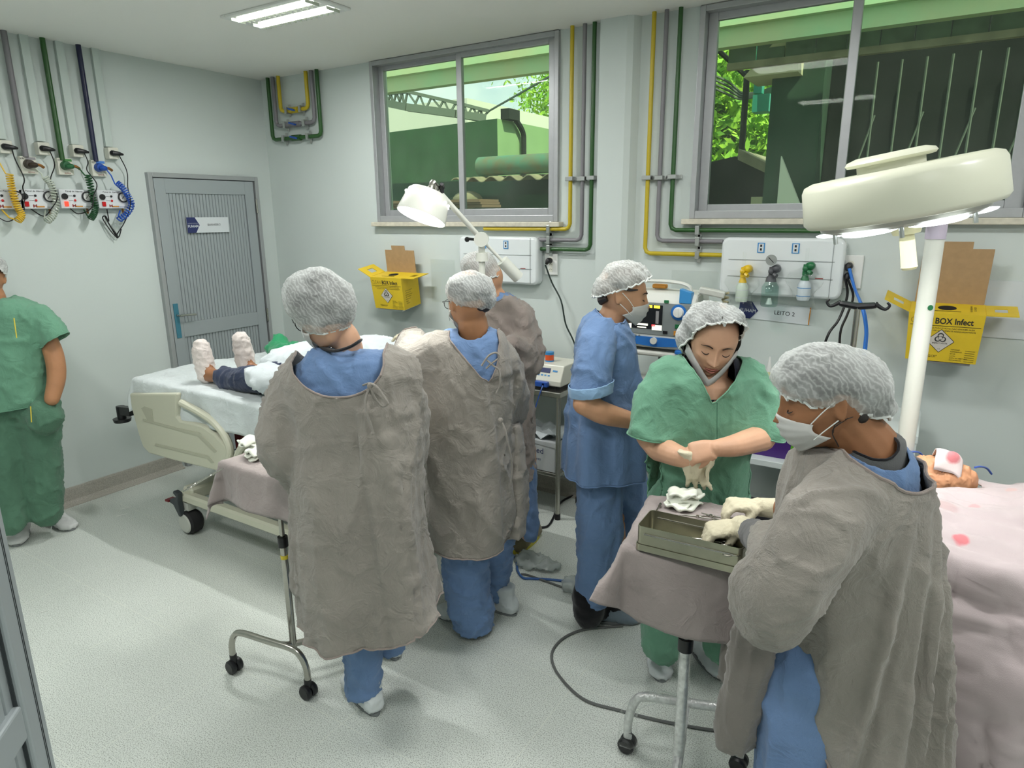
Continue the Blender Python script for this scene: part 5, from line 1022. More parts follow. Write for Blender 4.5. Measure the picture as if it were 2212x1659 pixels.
for k in range(16):
    a=2*PI*k/16;q=Hc+(s_*math.cos(a)+w_2*math.sin(a))*.0855+ax_*.033;b=MB();b.ball(q,.0055,8);b.obj('vent_light',M_glow,el,smooth=True)
b=MB();top=Hc+ax_*.062;b.cyl(top-ax_*.005,top+ax_*.02,.02,.014,16);b.tube([top+ax_*.015,top+ax_*.04,H],[.012,.012,.014],10,sub=3);b.ball(H,.018,12);b.obj('head_joint',M_chrome,el,smooth=True);b=MB()
for k in range(3): a=k*2.09+.5;b.cyl(H+RH*.025,H+RH*.028+(UZ*math.sin(a)+FH*math.cos(a))*.022,.008,.007,8)
b.ball(H+RH*.026,.012,8);b.obj('star_knob',M_black,el,smooth=True)
b=MB();b.lathe(post,[(0,.07),(.02,.07),(.03,.05),(.11,.03),(.12,.0),(.0,.0)],n=24);b.obj('base',M_lampw,el,smooth=True,auto=.6)
l=bpy.data.lights.new('exam_lamp_light','SPOT');l.energy=20;l.spot_size=1.5;l.spot_blend=.6;l.shadow_soft_size=.06;l.color=(1,1,.93);o=bpy.data.objects.new('exam_lamp_light',l);o.location=Hc-ax_*.05;o.rotation_euler=Vector(ax_).to_track_quat('Z','Y').to_euler();col.objects.link(o)
# surgical lamp
dl=1.95;Lc=at(1944,412,dl);rt=nrm(RH*math.cos(.19)+UZ*math.sin(.19)+FH*.03);ax2=nrm(np.cross(rt,FH+UZ*-.035));ax2=ax2*(1 if ax2[2]>0 else -1);R2=.25
pp=at(2002,640,2.2);pole=A(pp[0],pp[1],0);sl=thing('surgical_lamp','large round cream surgical lamp on a white pole over the patient','surgical lamp',pole)
b=MB();b.lathe(Lc,[(0,.066),(R2-.03,.064),(R2-.008,.056),(R2,.04),(R2+.004,-.05),(R2-.006,-.064),(R2-.02,-.066),(R2-.03,-.06),(R2-.03,.04),(0,.04)],ax2,64);b.obj('housing',M_lampw2,sl,smooth=True,auto=.9)
b=MB();b.lathe(Lc+ax2*.075-rt*.02,[(0,.033),(.085,.033),(.108,.026),(.114,.017),(.108,.010),(.09,.008),(.0,.008)],ax2,44);b.cyl(Lc+ax2*.055-rt*.02,Lc+ax2*.09-rt*.02,.085,.085,28);b.obj('top_cap',M_lampw2,sl,smooth=True,auto=.9)
b=MB();b.lathe(Lc,[(0,-.06),(R2-.035,-.058),(R2-.04,-.078),(R2-.06,-.087),(.0,-.09)],ax2,48);rg=b.obj('lens_carrier',pm('carrier_grey',184,184,176,.4),sl,smooth=True,auto=.7)
u2,sA,wA=frame(ax2)
for k in range(6):
    a=2*PI*k/6+.2;q=Lc+(sA*math.cos(a)+wA*math.sin(a))*.155;b=MB();b.lathe(q,[(0,-.096),(.055,-.095),(.066,-.092),(.07,-.088)],ax2,24);b.obj('lens',M_glow2,rg,smooth=True)
    q=Lc+(sA*math.cos(a+.5)+wA*math.sin(a+.5))*.19;b=MB();b.cyl(q-ax2*.08,q-ax2*.112,.006,n=8);b.obj('latch',M_clamp,rg,smooth=True)
b=MB();q=at(1952,470,dl);q=Lc-ax2*.09+RH*.01;b.cyl(q,q-ax2*.03,.045,.035,20);b.cyl(q-ax2*.03,q-ax2*.125,.019,.021,16);b.cyl(q-ax2*.125,q-ax2*.132,.022,.018,16);b.obj('handle',pm('handle_ivory',226,222,180,.4),sl,smooth=True,auto=.6)
pt=at(2013,475,2.2);ztop=pt[2];b=MB();b.cyl(pole+UZ*.05,pole+UZ*(ztop-.06),.0275,n=24);b.obj('pole',M_lampw,sl,smooth=True);b=MB();b.cyl(pole+UZ*(ztop-.06),pole+UZ*(ztop),.03,n=24);b.obj('pole_collar',pm('collar_lilac',190,180,196,.4),sl,smooth=True,auto=.5)
b=MB();b.bar(pole+UZ*ztop,Lc-ax2*.06+FH*.12,.05,.03);b.obj('yoke',M_lampw2,sl,bevel=.006);b=MB();q=at(2013,665,2.17);b.cyl(pole+UZ*q[2]-FH*.0270,pole+UZ*q[2]-FH*.0285,.009,n=14);b.obj('green_dot',M_gk,sl)
b=MB();b.box(pole+A(0,0,.03),(.42,.36,.05),bev=.02);b.obj('base',M_lampw,sl)
l=bpy.data.lights.new('surgical_lamp_light','AREA');l.shape='DISK';l.size=.4;l.energy=2.6;l.spread=1.9;l.color=(1,1,.97);o=bpy.data.objects.new('surgical_lamp_light',l);o.location=Lc-ax2*.14;o.rotation_euler=Vector(ax2).to_track_quat('Z','Y').to_euler();col.objects.link(o)
# ================================================================ FLOOR CLUTTER
def fl(x,y,z=.006): return on(x,y,z=z)
wire('floor_cable',[fl(1345,1352),(fl(1262,1360)),fl(1215,1380),fl(1192,1412),fl(1205,1455),fl(1260,1510),fl(1340,1535),fl(1440,1560),fl(1560,1580),fl(1640,1585),fl(1750,1560)],pm('cable_grey',98,100,98,.5),'long grey cable curving across the open floor',.0055,6)
wire('floor_cable',[fl(1345,1300),fl(1240,1276),fl(1180,1256),fl(1140,1242),fl(1125,1240)],MT['cable_grey'],'short grey cable under the blue scrub trousers',.005,6)
wire('floor_cable',[fl(1240,1258),fl(1190,1252),fl(1150,1250),fl(1130,1248),fl(1118,1232),fl(1115,1210),fl(1100,1190)],pm('cable_blue2',60,100,160,.5),'blue cable lying in front of the sneaker',.006,6)
wire('floor_cable',[fl(1165,1140,.01),fl(1185,1135),fl(1200,1108),fl(1212,1085),fl(1235,1072),fl(1262,1062),fl(1270,1040),fl(1252,1040),fl(1240,1060)],M_black,'black cable looping past the steel table leg',.0065,6)
p=fl(1160,1214,.02);blob('crumpled_film',[ell(p,(.13,.08,.02),None,16)],.012,mat('film_white',lin(190,198,194),.25,alpha=.55),None,[(.018,18,'r'),(.012,30,'s')],4);tag(bpy.data.objects['crumpled_film'],'crumpled clear film lying on the floor by the sneaker','plastic film')
p=fl(1232,1262,.035);blob('plastic_bag',[ell(p,(.045,.05,.04),None,16),ell(p+A(.05,.0,-.005),(.05,.05,.035),None,16)],.009,MT['film_white'],None,[(.010,22,'r')],8);tag(bpy.data.objects['plastic_bag.002'] if 'plastic_bag.002' in bpy.data.objects else bpy.data.objects['plastic_bag'],'crumpled white plastic bag on the floor behind the black boot','bag')
for k,(x,y,l) in enumerate(((270,1098,'short white thread on the floor near the bed wheel'),(262,1113,'grey scuff-like thread on the floor left of the bed wheel'),(92,1322,'small torn white thread on the floor at the left'))):
    a=fl(x-10,y+2,.002);c=fl(x+12,y-3,.002);b=MB();b.tube([a,(a+c)/2+A(.003,.004,0),c],.0015,5,sub=3);tag(b.obj('thread',M_white),l,'thread')
# ================================================================ PEOPLE
def skin(n,r,g,b): return mat(n,lin(r,g,b),.48,nscale=14,namp=.07,bump=.12,bscale=320,spec=.4)
S_tan=skin('skin_tan',178,128,92);S_brown=skin('skin_brown',150,104,72);S_light=skin('skin_light',200,152,118);S_fair=skin('skin_fair',212,166,136);S_old=skin('skin_aged',206,150,112)
H_dark=mat('hair_dark',lin(34,27,24),.55,nscale=60,namp=.3,bump=.5,bscale=160);H_lt=mat('hair_auburn',lin(120,84,62),.6,nscale=60,namp=.2,bump=.4,bscale=160)
H_grey=mat('hair_grey_brown',lin(96,84,72),.6,nscale=60,namp=.2,bump=.4,bscale=160)
M_mask=mat('surgical_mask_white',lin(236,237,234),.8,bump=.1,bscale=400,nscale=40,namp=.02)
def _tl(m,k):
    N,L=m.node_tree.nodes,m.node_tree.links;b=N['Principled BSDF'];o=[n for n in N if n.type=='OUTPUT_MATERIAL'][0];t=N.new('ShaderNodeBsdfTranslucent');t.inputs[0].default_value=(.85,.85,.84,1);x=N.new('ShaderNodeMixShader');x.inputs[0].default_value=k;L.new(b.outputs[0],x.inputs[1]);L.new(t.outputs[0],x.inputs[2]);L.new(x.outputs[0],o.inputs[0])
_tl(M_mask,.4);M_glove=fabric('latex_glove_cream',lin(222,214,186),rough=.55,wr=2,bump=.3,sheen=.1);M_cover=fabric('shoe_cover_white',lin(214,220,220),rough=.7,wr=3);M_sole=pm('sole_grey',120,124,124,.7)
M_elas=fabric('elastic_white',lin(222,226,222),wr=0);M_cuff=fabric('knit_cuff_grey',lin(104,104,104),wr=1);M_tee=fabric('black_tee',lin(20,20,26),wr=1);M_lip=mat('lip_rose',lin(178,112,100),.45);M_brow=mat('eyebrow_dark',lin(52,36,28),.8);M_lash=mat('eyelash_line',lin(34,24,22),.6)
def netmat(name,op,warp=38,col_=(.82,.85,.83)):
    m=bpy.data.materials.new(name);N,L=nt(m);N.clear();o=N.new('ShaderNodeOutputMaterial');t=N.new('ShaderNodeBsdfTransparent');d=N.new('ShaderNodeBsdfDiffuse');d.inputs[0].default_value=(*col_,1);tr=N.new('ShaderNodeBsdfTranslucent');tr.inputs[0].default_value=(*col_,1);a=N.new('ShaderNodeMixShader');a.inputs[0].default_value=.35;L.new(d.outputs[0],a.inputs[1]);L.new(tr.outputs[0],a.inputs[2])
    x=N.new('ShaderNodeMixShader');tc=N.new('ShaderNodeTexCoord');w=N.new('ShaderNodeTexWave');w.inputs['Scale'].default_value=warp;w.inputs['Distortion'].default_value=8;w.inputs['Detail'].default_value=2;w.inputs['Detail Scale'].default_value=1.6;w.bands_direction='DIAGONAL'
    n=N.new('ShaderNodeTexNoise');n.inputs['Scale'].default_value=16;n.inputs['Detail'].default_value=5;mp=N.new('ShaderNodeMapping');mp.inputs['Scale'].default_value=(1,1,1);L.new(tc.outputs['Object'],mp.inputs[0]);L.new(mp.outputs[0],w.inputs['Vector']);L.new(tc.outputs['Object'],n.inputs['Vector'])
    p=N.new('ShaderNodeMath');p.operation='POWER';p.inputs[1].default_value=2.2;L.new(w.outputs['Fac'],p.inputs[0])
    f=N.new('ShaderNodeMath');f.operation='MULTIPLY_ADD';f.inputs[1].default_value=.26;L.new(p.outputs[0],f.inputs[0])
    g=N.new('ShaderNodeMapRange');g.inputs[1].default_value=.35;g.inputs[2].default_value=.68;g.inputs[3].default_value=op-.14;g.inputs[4].default_value=op+.16;L.new(n.outputs['Fac'],g.inputs[0]);L.new(g.outputs[0],f.inputs[2])
    lw=N.new('ShaderNodeLayerWeight');lw.inputs[0].default_value=.35;e=N.new('ShaderNodeMath');e.operation='MULTIPLY_ADD';e.inputs[1].default_value=.35;e.use_clamp=True;L.new(lw.outputs['Facing'],e.inputs[0]);L.new(f.outputs[0],e.inputs[2])
    L.new(e.outputs[0],x.inputs[0]);L.new(t.outputs[0],x.inputs[1]);L.new(a.outputs[0],x.inputs[2]);L.new(x.outputs[0],o.inputs[0]);return m
N_net=netmat('cap_net_white',.42,34);N_net2=netmat('cap_net_dense',.62)
def hfr(yaw,pitch,roll=0):     # person's right, forward, up; yaw 0 looks at the camera, + to photo right
    y,p,r=[math.radians(v) for v in(yaw,pitch,roll)];f0=-FH*math.cos(y)+RH*math.sin(y);F=f0*math.cos(p)-UZ*math.sin(p);U=UZ*math.cos(p)+f0*math.sin(p);S=np.cross(F,U)
    return S*math.cos(r)+U*math.sin(r),F,U*math.cos(r)-S*math.sin(r)
def head_shape(c,ax,s=1.0,nose=1.0,old=0,n=150):
    b=MB();b.ball((0,0,0),1,n);V=np.array(b.V);px,py,pz=V.T.copy();x=.073*px;y=.093*py;z=.113*pz
    t=np.clip(-pz,0,1);fr=np.clip(py,0,1);bk=np.clip(-py,0,1)
    x*=1-.36*t**1.7;x*=1+.05*np.exp(-((pz-.35)/.4)**2)
    ang=np.arctan2(t,np.maximum(fr,1e-6));k=1+.17*np.sin(2*ang)**2*(fr>0)*(t>0);y=np.where((fr>0)&(t>0),y*k,y);z=np.where((fr>0)&(t>0),z*(1+(k-1)*.55),z)
    y=np.where(py<0,y*(1-.34*t**1.2),y);z=np.where(py<0,z*(1-.25*t*bk),z)
    P=np.stack([x,y,z],1);D=np.zeros_like(P)
    def G(c_,sg,v,sym=True):
        nonlocal D
        for q in((1,-1) if sym and c_[0] else (1,)):
            cc=A(c_[0]*q,c_[1],c_[2]);vv=A(v[0]*q,v[1],v[2]);w=np.exp(-(((P-cc)/np.array(sg))**2).sum(1));D=D+w[:,None]*vv
    G((.030,.085,.022),(.020,.03,.008),(0,.005,0));G((.031,.084,.000),(.017,.04,.012),(0,-.013,0));G((.031,.082,-.001),(.0125,.04,.0085),(0,.0095,0))
    G((0,.095,.002),(.007,.04,.016),(0,.008*nose,0));G((0,.098,-.020),(.0078,.04,.014),(0,.017*nose,0));G((0,.100,-.034),(.0105,.04,.009),(0,.022*nose,-.001));G((.012,.096,-.037),(.007,.04,.007),(.001,.009*nose,0))
    G((.010,.092,-.046),(.006,.04,.004),(0,-.004,0))
    G((0,.09,-.057),(.020,.04,.0052),(0,.0068,0));G((0,.088,-.0715),(.017,.04,.006),(0,.0075,0));G((0,.088,-.064),(.021,.04,.0028),(0,-.0065,0));G((0,.085,-.084),(.018,.04,.006),(0,-.004,0));G((0,.078,-.101),(.018,.04,.014),(0,.011,-.002));G((.040,.068,-.026),(.02,.04,.018),(.003,.005,0));G((.05,.03,-.075),(.02,.03,.02),(.006,0,0))
    if old:
        for i,(cx,cz,sx,sz) in enumerate(((.022,-.052,.004,.022),(.034,-.03,.003,.02),(.018,-.078,.003,.012),(.04,.01,.012,.002),(.042,.0,.012,.002),(.0,.05,.035,.002),(.0,.062,.035,.002),(.006,-.057,.0015,.006),(.012,-.057,.0015,.006),(.03,-.075,.003,.018))): G((cx,.08,cz),(sx,.06,sz),(0,-.008,0))
    P=(P+D)*s;W=P@np.array(ax)+c;out=[(W,b.F)]
    for sg in(1,-1):       # ears
        e=MB();e.ball((0,0,0),1,28);E=np.array(e.V);r2=E[:,1]**2+E[:,2]**2;E2=E*A(.0085,.017,.031);E2[:,0]+=np.where(E[:,0]>0,-.009*np.exp(-r2/.28),0)+.004*E[:,1]*-1
        E2[:,1]*=1-.25*(E[:,2]<0);E2=E2*A(sg,1,1)+A(.077*sg,-.008,-.006);out.append(((E2*s)@np.array(ax)+c,e.F))
    return out
def Lp(c,ax,p,s=1): return c+(np.asarray(p,float)*s)@np.array(ax)
def face_bits(c,ax,par,s=1,brow=True,lips=False,side=(1,-1)):
    for q in side:
        if brow:
            b=MB();b.tube([Lp(c,ax,(q*.015,.0945,.017),s),Lp(c,ax,(q*.03,.0915,.0225),s),Lp(c,ax,(q*.05,.078,.016),s)],[.0028,.0034,.0012],8,sub=4,flat=.6);b.obj('eyebrow',M_brow,par,smooth=True)
        b=MB();b.tube([Lp(c,ax,(q*x,y,z),s) for x,y,z in((.0185,.0845,-.0055),(.025,.0885,-.0088),(.032,.0895,-.0098),(.039,.0865,-.0085),(.045,.080,-.005))],[.0007,.0014,.0016,.0014,.0006],6,sub=4);b.obj('eyelashes',M_lash,par,smooth=True)
    if lips:
        b=MB();b.tube([Lp(c,ax,(x,y+.0012,z),s) for x,y,z in((-.022,.087,-.0635),(-.011,.0955,-.0595),(0,.0975,-.0605),(.011,.0955,-.0595),(.022,.087,-.0635))],[.001,.0036,.0036,.0036,.001],8,sub=4,flat=.7);b.tube([Lp(c,ax,(x,y+.001,z),s) for x,y,z in((-.021,.087,-.065),(0,.0965,-.0705),(.021,.087,-.065))],[.001,.005,.001],8,sub=5,flat=.7);b.obj('lips',M_lip,par,smooth=True)
def vax(tilt=0):
    t=math.radians(tilt);return RH*math.cos(t)+UZ*math.sin(t),FH,-RH*math.sin(t)+UZ*math.cos(t)
def vell(px,py,d,rx,rz,rd,tilt=0,n=28):   # ellipsoid from photo measure: radii in px, depth radius in m
    k=mpp(px,py,d);return ell(at(px,py,d),(rx*k,rd,rz*k),vax(tilt),n)
def cap(par,balls,plane,net,hair=None,hs=.93,seed=0,vox=.007,layers=None,knot=None,rimr=.0035,nm='bouffant_cap',nh=0):
    # balls: vell tuples; plane: (point, normal) keeps the side the normal points to
    V,F=fuse([vell(*q) for q in balls],vox,6);p0,n0=plane;V,F=cut(V,F,lambda P:(P-p0)@n0+.0035*np.sin(np.arctan2((P-p0)@nrm(np.cross(n0,RH+FH*.3)),(P-p0)@RH)*30))
    N=normals(V,F);L_=layers or [(.005,(20,20,20),'r'),(.0012,(60,60,60),'r'),(.004,14,'s')];V=crumple(V,F,L_,seed)
    if knot is not None:
        dv=V-knot;r=np.linalg.norm(dv,axis=1);a,bb=frame(nrm(knot-V.mean(0)))[1:];th=np.arctan2(dv@bb,dv@a);am=.012*np.exp(-r/.07)*np.minimum(1,r/.012);V=V+normals(V,F)*(am*(np.sin(th*9+2*np.sin(th*3))))[:,None]-nrm(V.mean(0)-knot)*(-.010*np.exp(-(r/.02)**2))[:,None]
    o=mkobj(nm,V,F,net,par,True);lo=rim(V,F)
    for lp in lo[:1] if lo else []:
        if len(lp)>20:
            b=MB();Q=V[lp];b.tube([Q[i] for i in range(0,len(Q),2)],rimr,6,closed=True);b.obj('elastic_band',M_elas,o,smooth=True)
    if knot is not None: knot=V[np.argmin(np.linalg.norm(V-knot,axis=1))];b=MB();b.ball(knot,.005,8,(1,1,1.4));b.obj('gathered_knot',M_elas,o,smooth=True)
    if hair is not None:
        hb=[];balls=balls[:nh] if nh else balls;sc_=hs-.03
        for q in balls: q=list(q);q[3]=q[3]*sc_-.8;q[4]=q[4]*sc_-.8;q[5]=q[5]*sc_-.002;hb.append(vell(*q))
        V,F=fuse(hb,.009,4);V,F=cut(V,F,lambda P:(P-p0)@n0-.002);V=crumple(V,F,[(.004,(40,40,12),'s')],seed+2);mkobj('hair',V,F,hair,par,True)
    return o
def mask(par,c,ax,s=1,z0=-.016,z1=-.112,straps=(1,-1),nm='face_mask',wd=.066,out=.0):
    G=[];nu,nv=25,22
    for j in range(nv):
        v=j/(nv-1);row=[]
        for i in range(nu):
            u=(i/(nu-1)-.5)*2;a=abs(u);zt=z0-.020*a**1.4;zb=z1+.040*a**1.8;z=zt+(zb-zt)*v;y=.110+out-.050*a**2.1-.012*a+.008*math.sin(PI*v)-.030*v*v+.0018*math.sin(v*26)*(1-a);row.append(Lp(c,ax,(wd*u*(1+.02*math.sin(v*3)),y,z),s))
        G.append(row)
    b=MB();b.sheet(G);o=b.obj(nm,M_mask,par,smooth=True);sd=o.modifiers.new('s','SOLIDIFY');sd.thickness=.0015
    for q in straps:
        for zz,e in((-.034,.012),(-.07,-.03)):
            b=MB();b.tube([Lp(c,ax,(q*wd*.98,.052,zz),s),Lp(c,ax,(q*.077,.03,(zz+e)/2),s),Lp(c,ax,(q*.083,.0,e),s)],.0013,6,sub=4);b.obj('ear_loop',M_elas,o,smooth=True)
    return o
def finger(P,d,N,L_,r,curl,b):
    S=nrm(np.cross(d,N));P=np.asarray(P,float);pts=[P-d*.012];cur=P.copy();dd=d.copy();pts.append(cur.copy());rr=[r*1.05,r*1.05]
    for k,(f,a) in enumerate(zip((.42,.32,.26),curl)):
        a=math.radians(a);nn=np.cross(S,dd);dd=nrm(dd*math.cos(a)+np.cross(dd,S)*math.sin(a)*(1 if np.cross(dd,S)@N<0 else -1));cur=cur+dd*L_*f;pts.append(cur.copy());rr.append(r*(1-.09*(k+1)))
    V,F=tube_arr(pts,rr,10,3);b.append((V,F));e=MB();e.ball(pts[-1],rr[-1]*1.0,10);b.append((e.V,e.F));return pts
def hand(W,F,N,side,curls=((25,30,20),)*4,spread=6,thumb=((.75,.55,-.35),20),s=1.0,fat=1.0):
    F=nrm(F);N=nrm(np.asarray(N)-F*(np.asarray(N)@F));T=nrm(np.cross(F,N))*side;out=[]      # T points to the thumb side
    W=np.asarray(W,float);S_=[(W-F*.02,T*.024,N*.017),(W+F*.005,T*.026,N*.016),(W+F*.03,T*.034,N*.0155),(W+F*.06,T*.038,N*.0145),(W+F*.083,T*.037,N*.011),(W+F*.09,T*.033,N*.007)]
    out.append(loft([(c,a*s*fat,b_*s*fat) for c,a,b_ in [(W+(c-W)*s,a,b_) for c,a,b_ in S_]],18,3,2.4))
    for k,(o_,L_,r) in enumerate(((.027,.072,.0086),(.009,.081,.0088),(-.010,.075,.0083),(-.027,.060,.0074))):
        a=math.radians((1.5-k)*spread);d=nrm(F*math.cos(a)+T*math.sin(a));finger(W+F*(.082-.004*abs(k-1))*s+T*o_*s,d,N,L_*s,r*s*fat,curls[k if len(curls)>k else -1],out)
    tv,tc=thumb;d=nrm(T*tv[1]+F*tv[0]+N*tv[2]);base=W+F*.018*s+T*.022*s;j1=base+d*.038*s;d2=nrm(d*math.cos(math.radians(tc))+nrm(F*.9-N*.5)*math.sin(math.radians(tc)));j2=j1+d2*.030*s;j3=j2+nrm(d2+F*.2)*.024*s
    V_,F_=tube_arr([base,j1,j2,j3],[.015*s,.0115*s*fat,.0100*s*fat,.008*s*fat],10,4);out.append((V_,F_));e=MB();e.ball(j3,.0082*s*fat,10);out.append((e.V,e.F));return out
def shoe(par,c,d,L_=.27,m=None,nm='shoe_cover',seed=0,h=.085,ank=.05,sole=True):
    c=A(c[0],c[1],0);d=nrm(A(d[0],d[1],0));t=np.cross(UZ,d);S=[]
    pr=[(-.5,.018,.012,.028),(-.46,.034,.034,.042),(-.3,.040,h*.62,h*.60),(-.12,.043,h*.60,h*.56),(.08,.047,h*.46,h*.42),(.28,.051,h*.34,h*.32),(.42,.042,h*.26,h*.26),(.5,.018,.012,.02)]
    V,F=loft([(c+d*x*L_+UZ*(zc*.92+.004),t*w_,UZ*hz) for x,w_,hz,zc in pr],22,4,2.5);b=[(V,F)]
    if ank: b.append(tube_arr([c-d*L_*.27+UZ*.05,c-d*L_*.27+UZ*(h+ank)],[.042,.046],16))
    V,F=fuse(b,.008,4);V[:,2]=np.maximum(V[:,2],.003);V=crumple(V,F,[(.004,(34,34,50),'r'),(.002,70,'s')],seed);V[:,2]=np.maximum(V[:,2],.002);o=mkobj(nm,V,F,m or M_cover,par,True)
    if sole:
        b=MB();R=[c+d*x*L_*1.0+t*y for x,y in [(.5*math.cos(a),(.043+.006*math.cos(a))*math.sin(a)) for a in np.linspace(0,2*PI,25)[:-1]]];b.sheet([[p+UZ*.001 for p in R],[p+UZ*.012 for p in R]],True);b.add([p+UZ*.012 for p in R],[tuple(range(24))]);b.obj('sole',M_sole,o)
    return o
def leg(px,py,d,px2,py2,d2,r1,r2,extra=None):   # trouser leg
    a=at(px,py,d);c=at(px2,py2,d2);P=[a,a+(c-a)*.5,c];V,F=tube_arr(P,[r1,(r1+r2)/2,r2],26,6);return V,F
def gfolds(base,n,amp,z0,z1,ph=0):
    def f(V,N):
        D=V-A(base[0],base[1],0);th=np.arctan2(D@FH,D@RH);k=np.clip((z1-V[:,2])/(z1-z0),0,1);w=np.sin(th*n+ph+1.6*vn(np.stack([th*2,V[:,2]*1.5,th*0+n],1),5))+.5*np.sin(th*(n*1.7)+ph*2+V[:,2]*2);return V+N*(w*amp*k**.8)[:,None]
    return f
def trim(name,V,F,m,par,r=.003,minlen=30,which=None):
    L_=rim(V,F);L_.sort(key=len,reverse=True)
    for i,lp in enumerate(L_):
        if len(lp)<minlen or (which is not None and i not in which): continue
        b=MB();b.tube([V[k] for k in lp[::2]],r,6,closed=True);b.obj(name,m,par,smooth=True)
def garment(nm,shapes,vox,m,par,cuts,layers,seed,post=None,sm=5,thick=.003,trimm=None):
    V,F=fuse(shapes,vox,sm)
    for c in cuts: V,F=cut(V,F,c)
    V=smooth(V,F,1,.4);V=crumple(V,F,layers,seed)
    if post:
        for p in post: V=p(V,normals(V,F))
    o=mkobj(nm,V,F,m,par,True);s=o.modifiers.new('s','SOLIDIFY');s.thickness=thick;s.offset=-1
    if trimm: trim(trimm[0],V,F,trimm[1],o,trimm[2])
    return o
def above(z): return lambda P:P[:,2]-z
def outell(px,py,d,rx,rz,tilt=0,rd=.4,dd=0):     # keep what lies outside an ellipsoid
    c=at(px,py,d)+FH*dd;k=mpp(px,py,d);a,b_,u=vax(tilt);r=min(rx,rz)*k
    return lambda P:(np.sqrt((((P-c)@a)/(rx*k))**2+(((P-c)@b_)/rd)**2+(((P-c)@u)/(rz*k))**2)-1)*r
CL=[(.017,(6,6,1.5),'r'),(.008,(11,11,5),'r'),(.0028,(26,26,15),'r'),(.004,(3,3,12),'r'),(.006,4,'s')]
CL2=[(.009,(9,9,6),'r'),(.006,(20,20,13),'r'),(.002,(46,46,30),'r')]
def body(par,shapes,m,vox=.0045,nm='body'):
    V,F=fuse(shapes,vox,2);return mkobj(nm,V,F,m,par,True)
# ---------------------------------------------------------------- person 1: woman in grey gown, back to us, left
def feet(px,py): p=on(px,py,z=0);return p
d=2.08;B=feet(775,1500);p1=thing('person','person in a grey gown and glasses, back turned, beside the left instrument stand','person',(B[0],B[1],0))
ax=hfr(-130,30,-6);hc=at(700,668,d)
sh=head_shape(hc,ax);sh+=[arm([(712,700,d+.02,33),(742,728,d+.02,33),(754,760,d+.04,32)]),arm([(760,815,d+.02,50),(770,1000,d,56),(770,1120,d,60)],flat=.7),arm([(780,1150,d,36),(783,1300,d,30),(785,1480,d+.01,22)]),arm([(830,1150,d+.08,34),(836,1280,d+.11,26),(840,1390,d+.14,20)]),
    arm([(690,830,d+.02,24),(625,890,d,26),(605,985,d-.02,28)]),arm([(605,985,d-.02,26),(640,1010,d+.12,24),(650,990,d+.25,22)]),arm([(845,830,d+.02,24),(880,890,d+.05,30),(880,980,d+.12,26),(850,960,d+.30,22)])]
body(p1,sh,S_fair,.006)
cap(p1,[(688,645,d,76,66,.112,-14),(700,668,d,70,58,.10,-10),(722,655,d,50,60,.09,0)],(at(690,708,d),nrm(UZ*.88-RH*.16+FH*.1-ax[1]*.25)),N_net,H_dark,.93,3,knot=None)
b=MB()
for q in(1,-1): b.tube([Lp(hc,ax,(q*.033+.021*math.cos(a),.106-.01*abs(math.cos(a)),-.008+.018*math.sin(a))) for a in np.linspace(0,2*PI,21)[:-1]],.0016,6,closed=True);b.tube([Lp(hc,ax,(q*.055,.10,.0)),Lp(hc,ax,(q*.078,.06,.004)),Lp(hc,ax,(q*.08,0,.002))],.0016,6,sub=3)
b.tube([Lp(hc,ax,(-.012,.108,-.004)),Lp(hc,ax,(.012,.108,-.004))],.0015,6);b.obj('glasses',M_black,p1,smooth=True)
mask(p1,hc,ax)
rows=[(752,655,850,.075),(775,640,872,.115),(810,622,888,.135),(870,618,900,.145),(950,640,912,.15),(1050,632,918,.155),(1200,640,932,.165),(1300,658,958,.175),(1425,680,992,.185),(1560,690,1025,.19)]
top=[(r[0]+3,r[1]+14,r[2]-14,r[3]-.03) for r in rows[:6]]
garment('scrub_top',[sil(top,d,2.3),arm([(690,790,d,42),(640,880,d,40)])],.011,C_blue,p1,[outell(746,716,d,46,22,-14,.3),above(at(770,1010,d)[2])],CL2,3,trimm=('neckline',M_tee,.006))
slv=[arm([(668,800,d,46),(625,880,d,54),(605,960,d-.03,52),(625,1005,d-.02,44),(648,1040,d+.02,26)]),arm([(610,990,d-.02,44),(645,1010,d+.14,34),(655,985,d+.28,28)]),arm([(862,800,d+.0,44),(886,900,d+.05,42),(880,985,d+.14,36),(850,960,d+.32,28)])]
b=MB();b.tube([at(690,742,d+.03),at(700,752,d-.02),at(724,758,d-.065),at(755,750,d-.075),at(775,738,d-.05),at(778,736,d+.02)],.010,8,sub=4,flat=.5,up=UZ);b.obj('tee_collar',M_tee,p1,smooth=True)
ck=mpp(800,1000,d);cx0=at(812,1000,d)
def flap(V,N):   # overlapping back opening with a loose edge
    x=(V-cx0)@RH/ck;y=-(V[:,2]-cx0[2])/ck+1000;line=800-812+np.interp(y,[860,1000,1150,1290,1420],[0,8,20,36,52]);near=((V-cx0)@FH<.02)&(y>850);return V+N*(np.where(near,.011/(1+np.exp(-(x-line)/1.6))*np.exp(-np.maximum(0,x-line)/60),0))[:,None]
zh=lambda P:P[:,2]-(at(800,1400,d-.15)[2]+.62*np.clip(((P-at(868,1425,d))@RH),0,.3)+.05*np.clip((-(P-at(740,1425,d))@RH),0,.3)+.01*np.sin(((P-at(800,1425,d))@RH)*20))
garment('surgical_gown',[sil(rows,d,2.5)]+slv,.011,C_gown,p1,[outell(740,768,d,100,70,-8,.5),zh],CL,11,[gfolds(B,7,.026,.15,1.15,.5),flap],trimm=('gown_edge',C_gown2,.0035))
b=MB();k=[at(x,y,d-.185) for x,y in((786,832),(794,828),(800,836))]
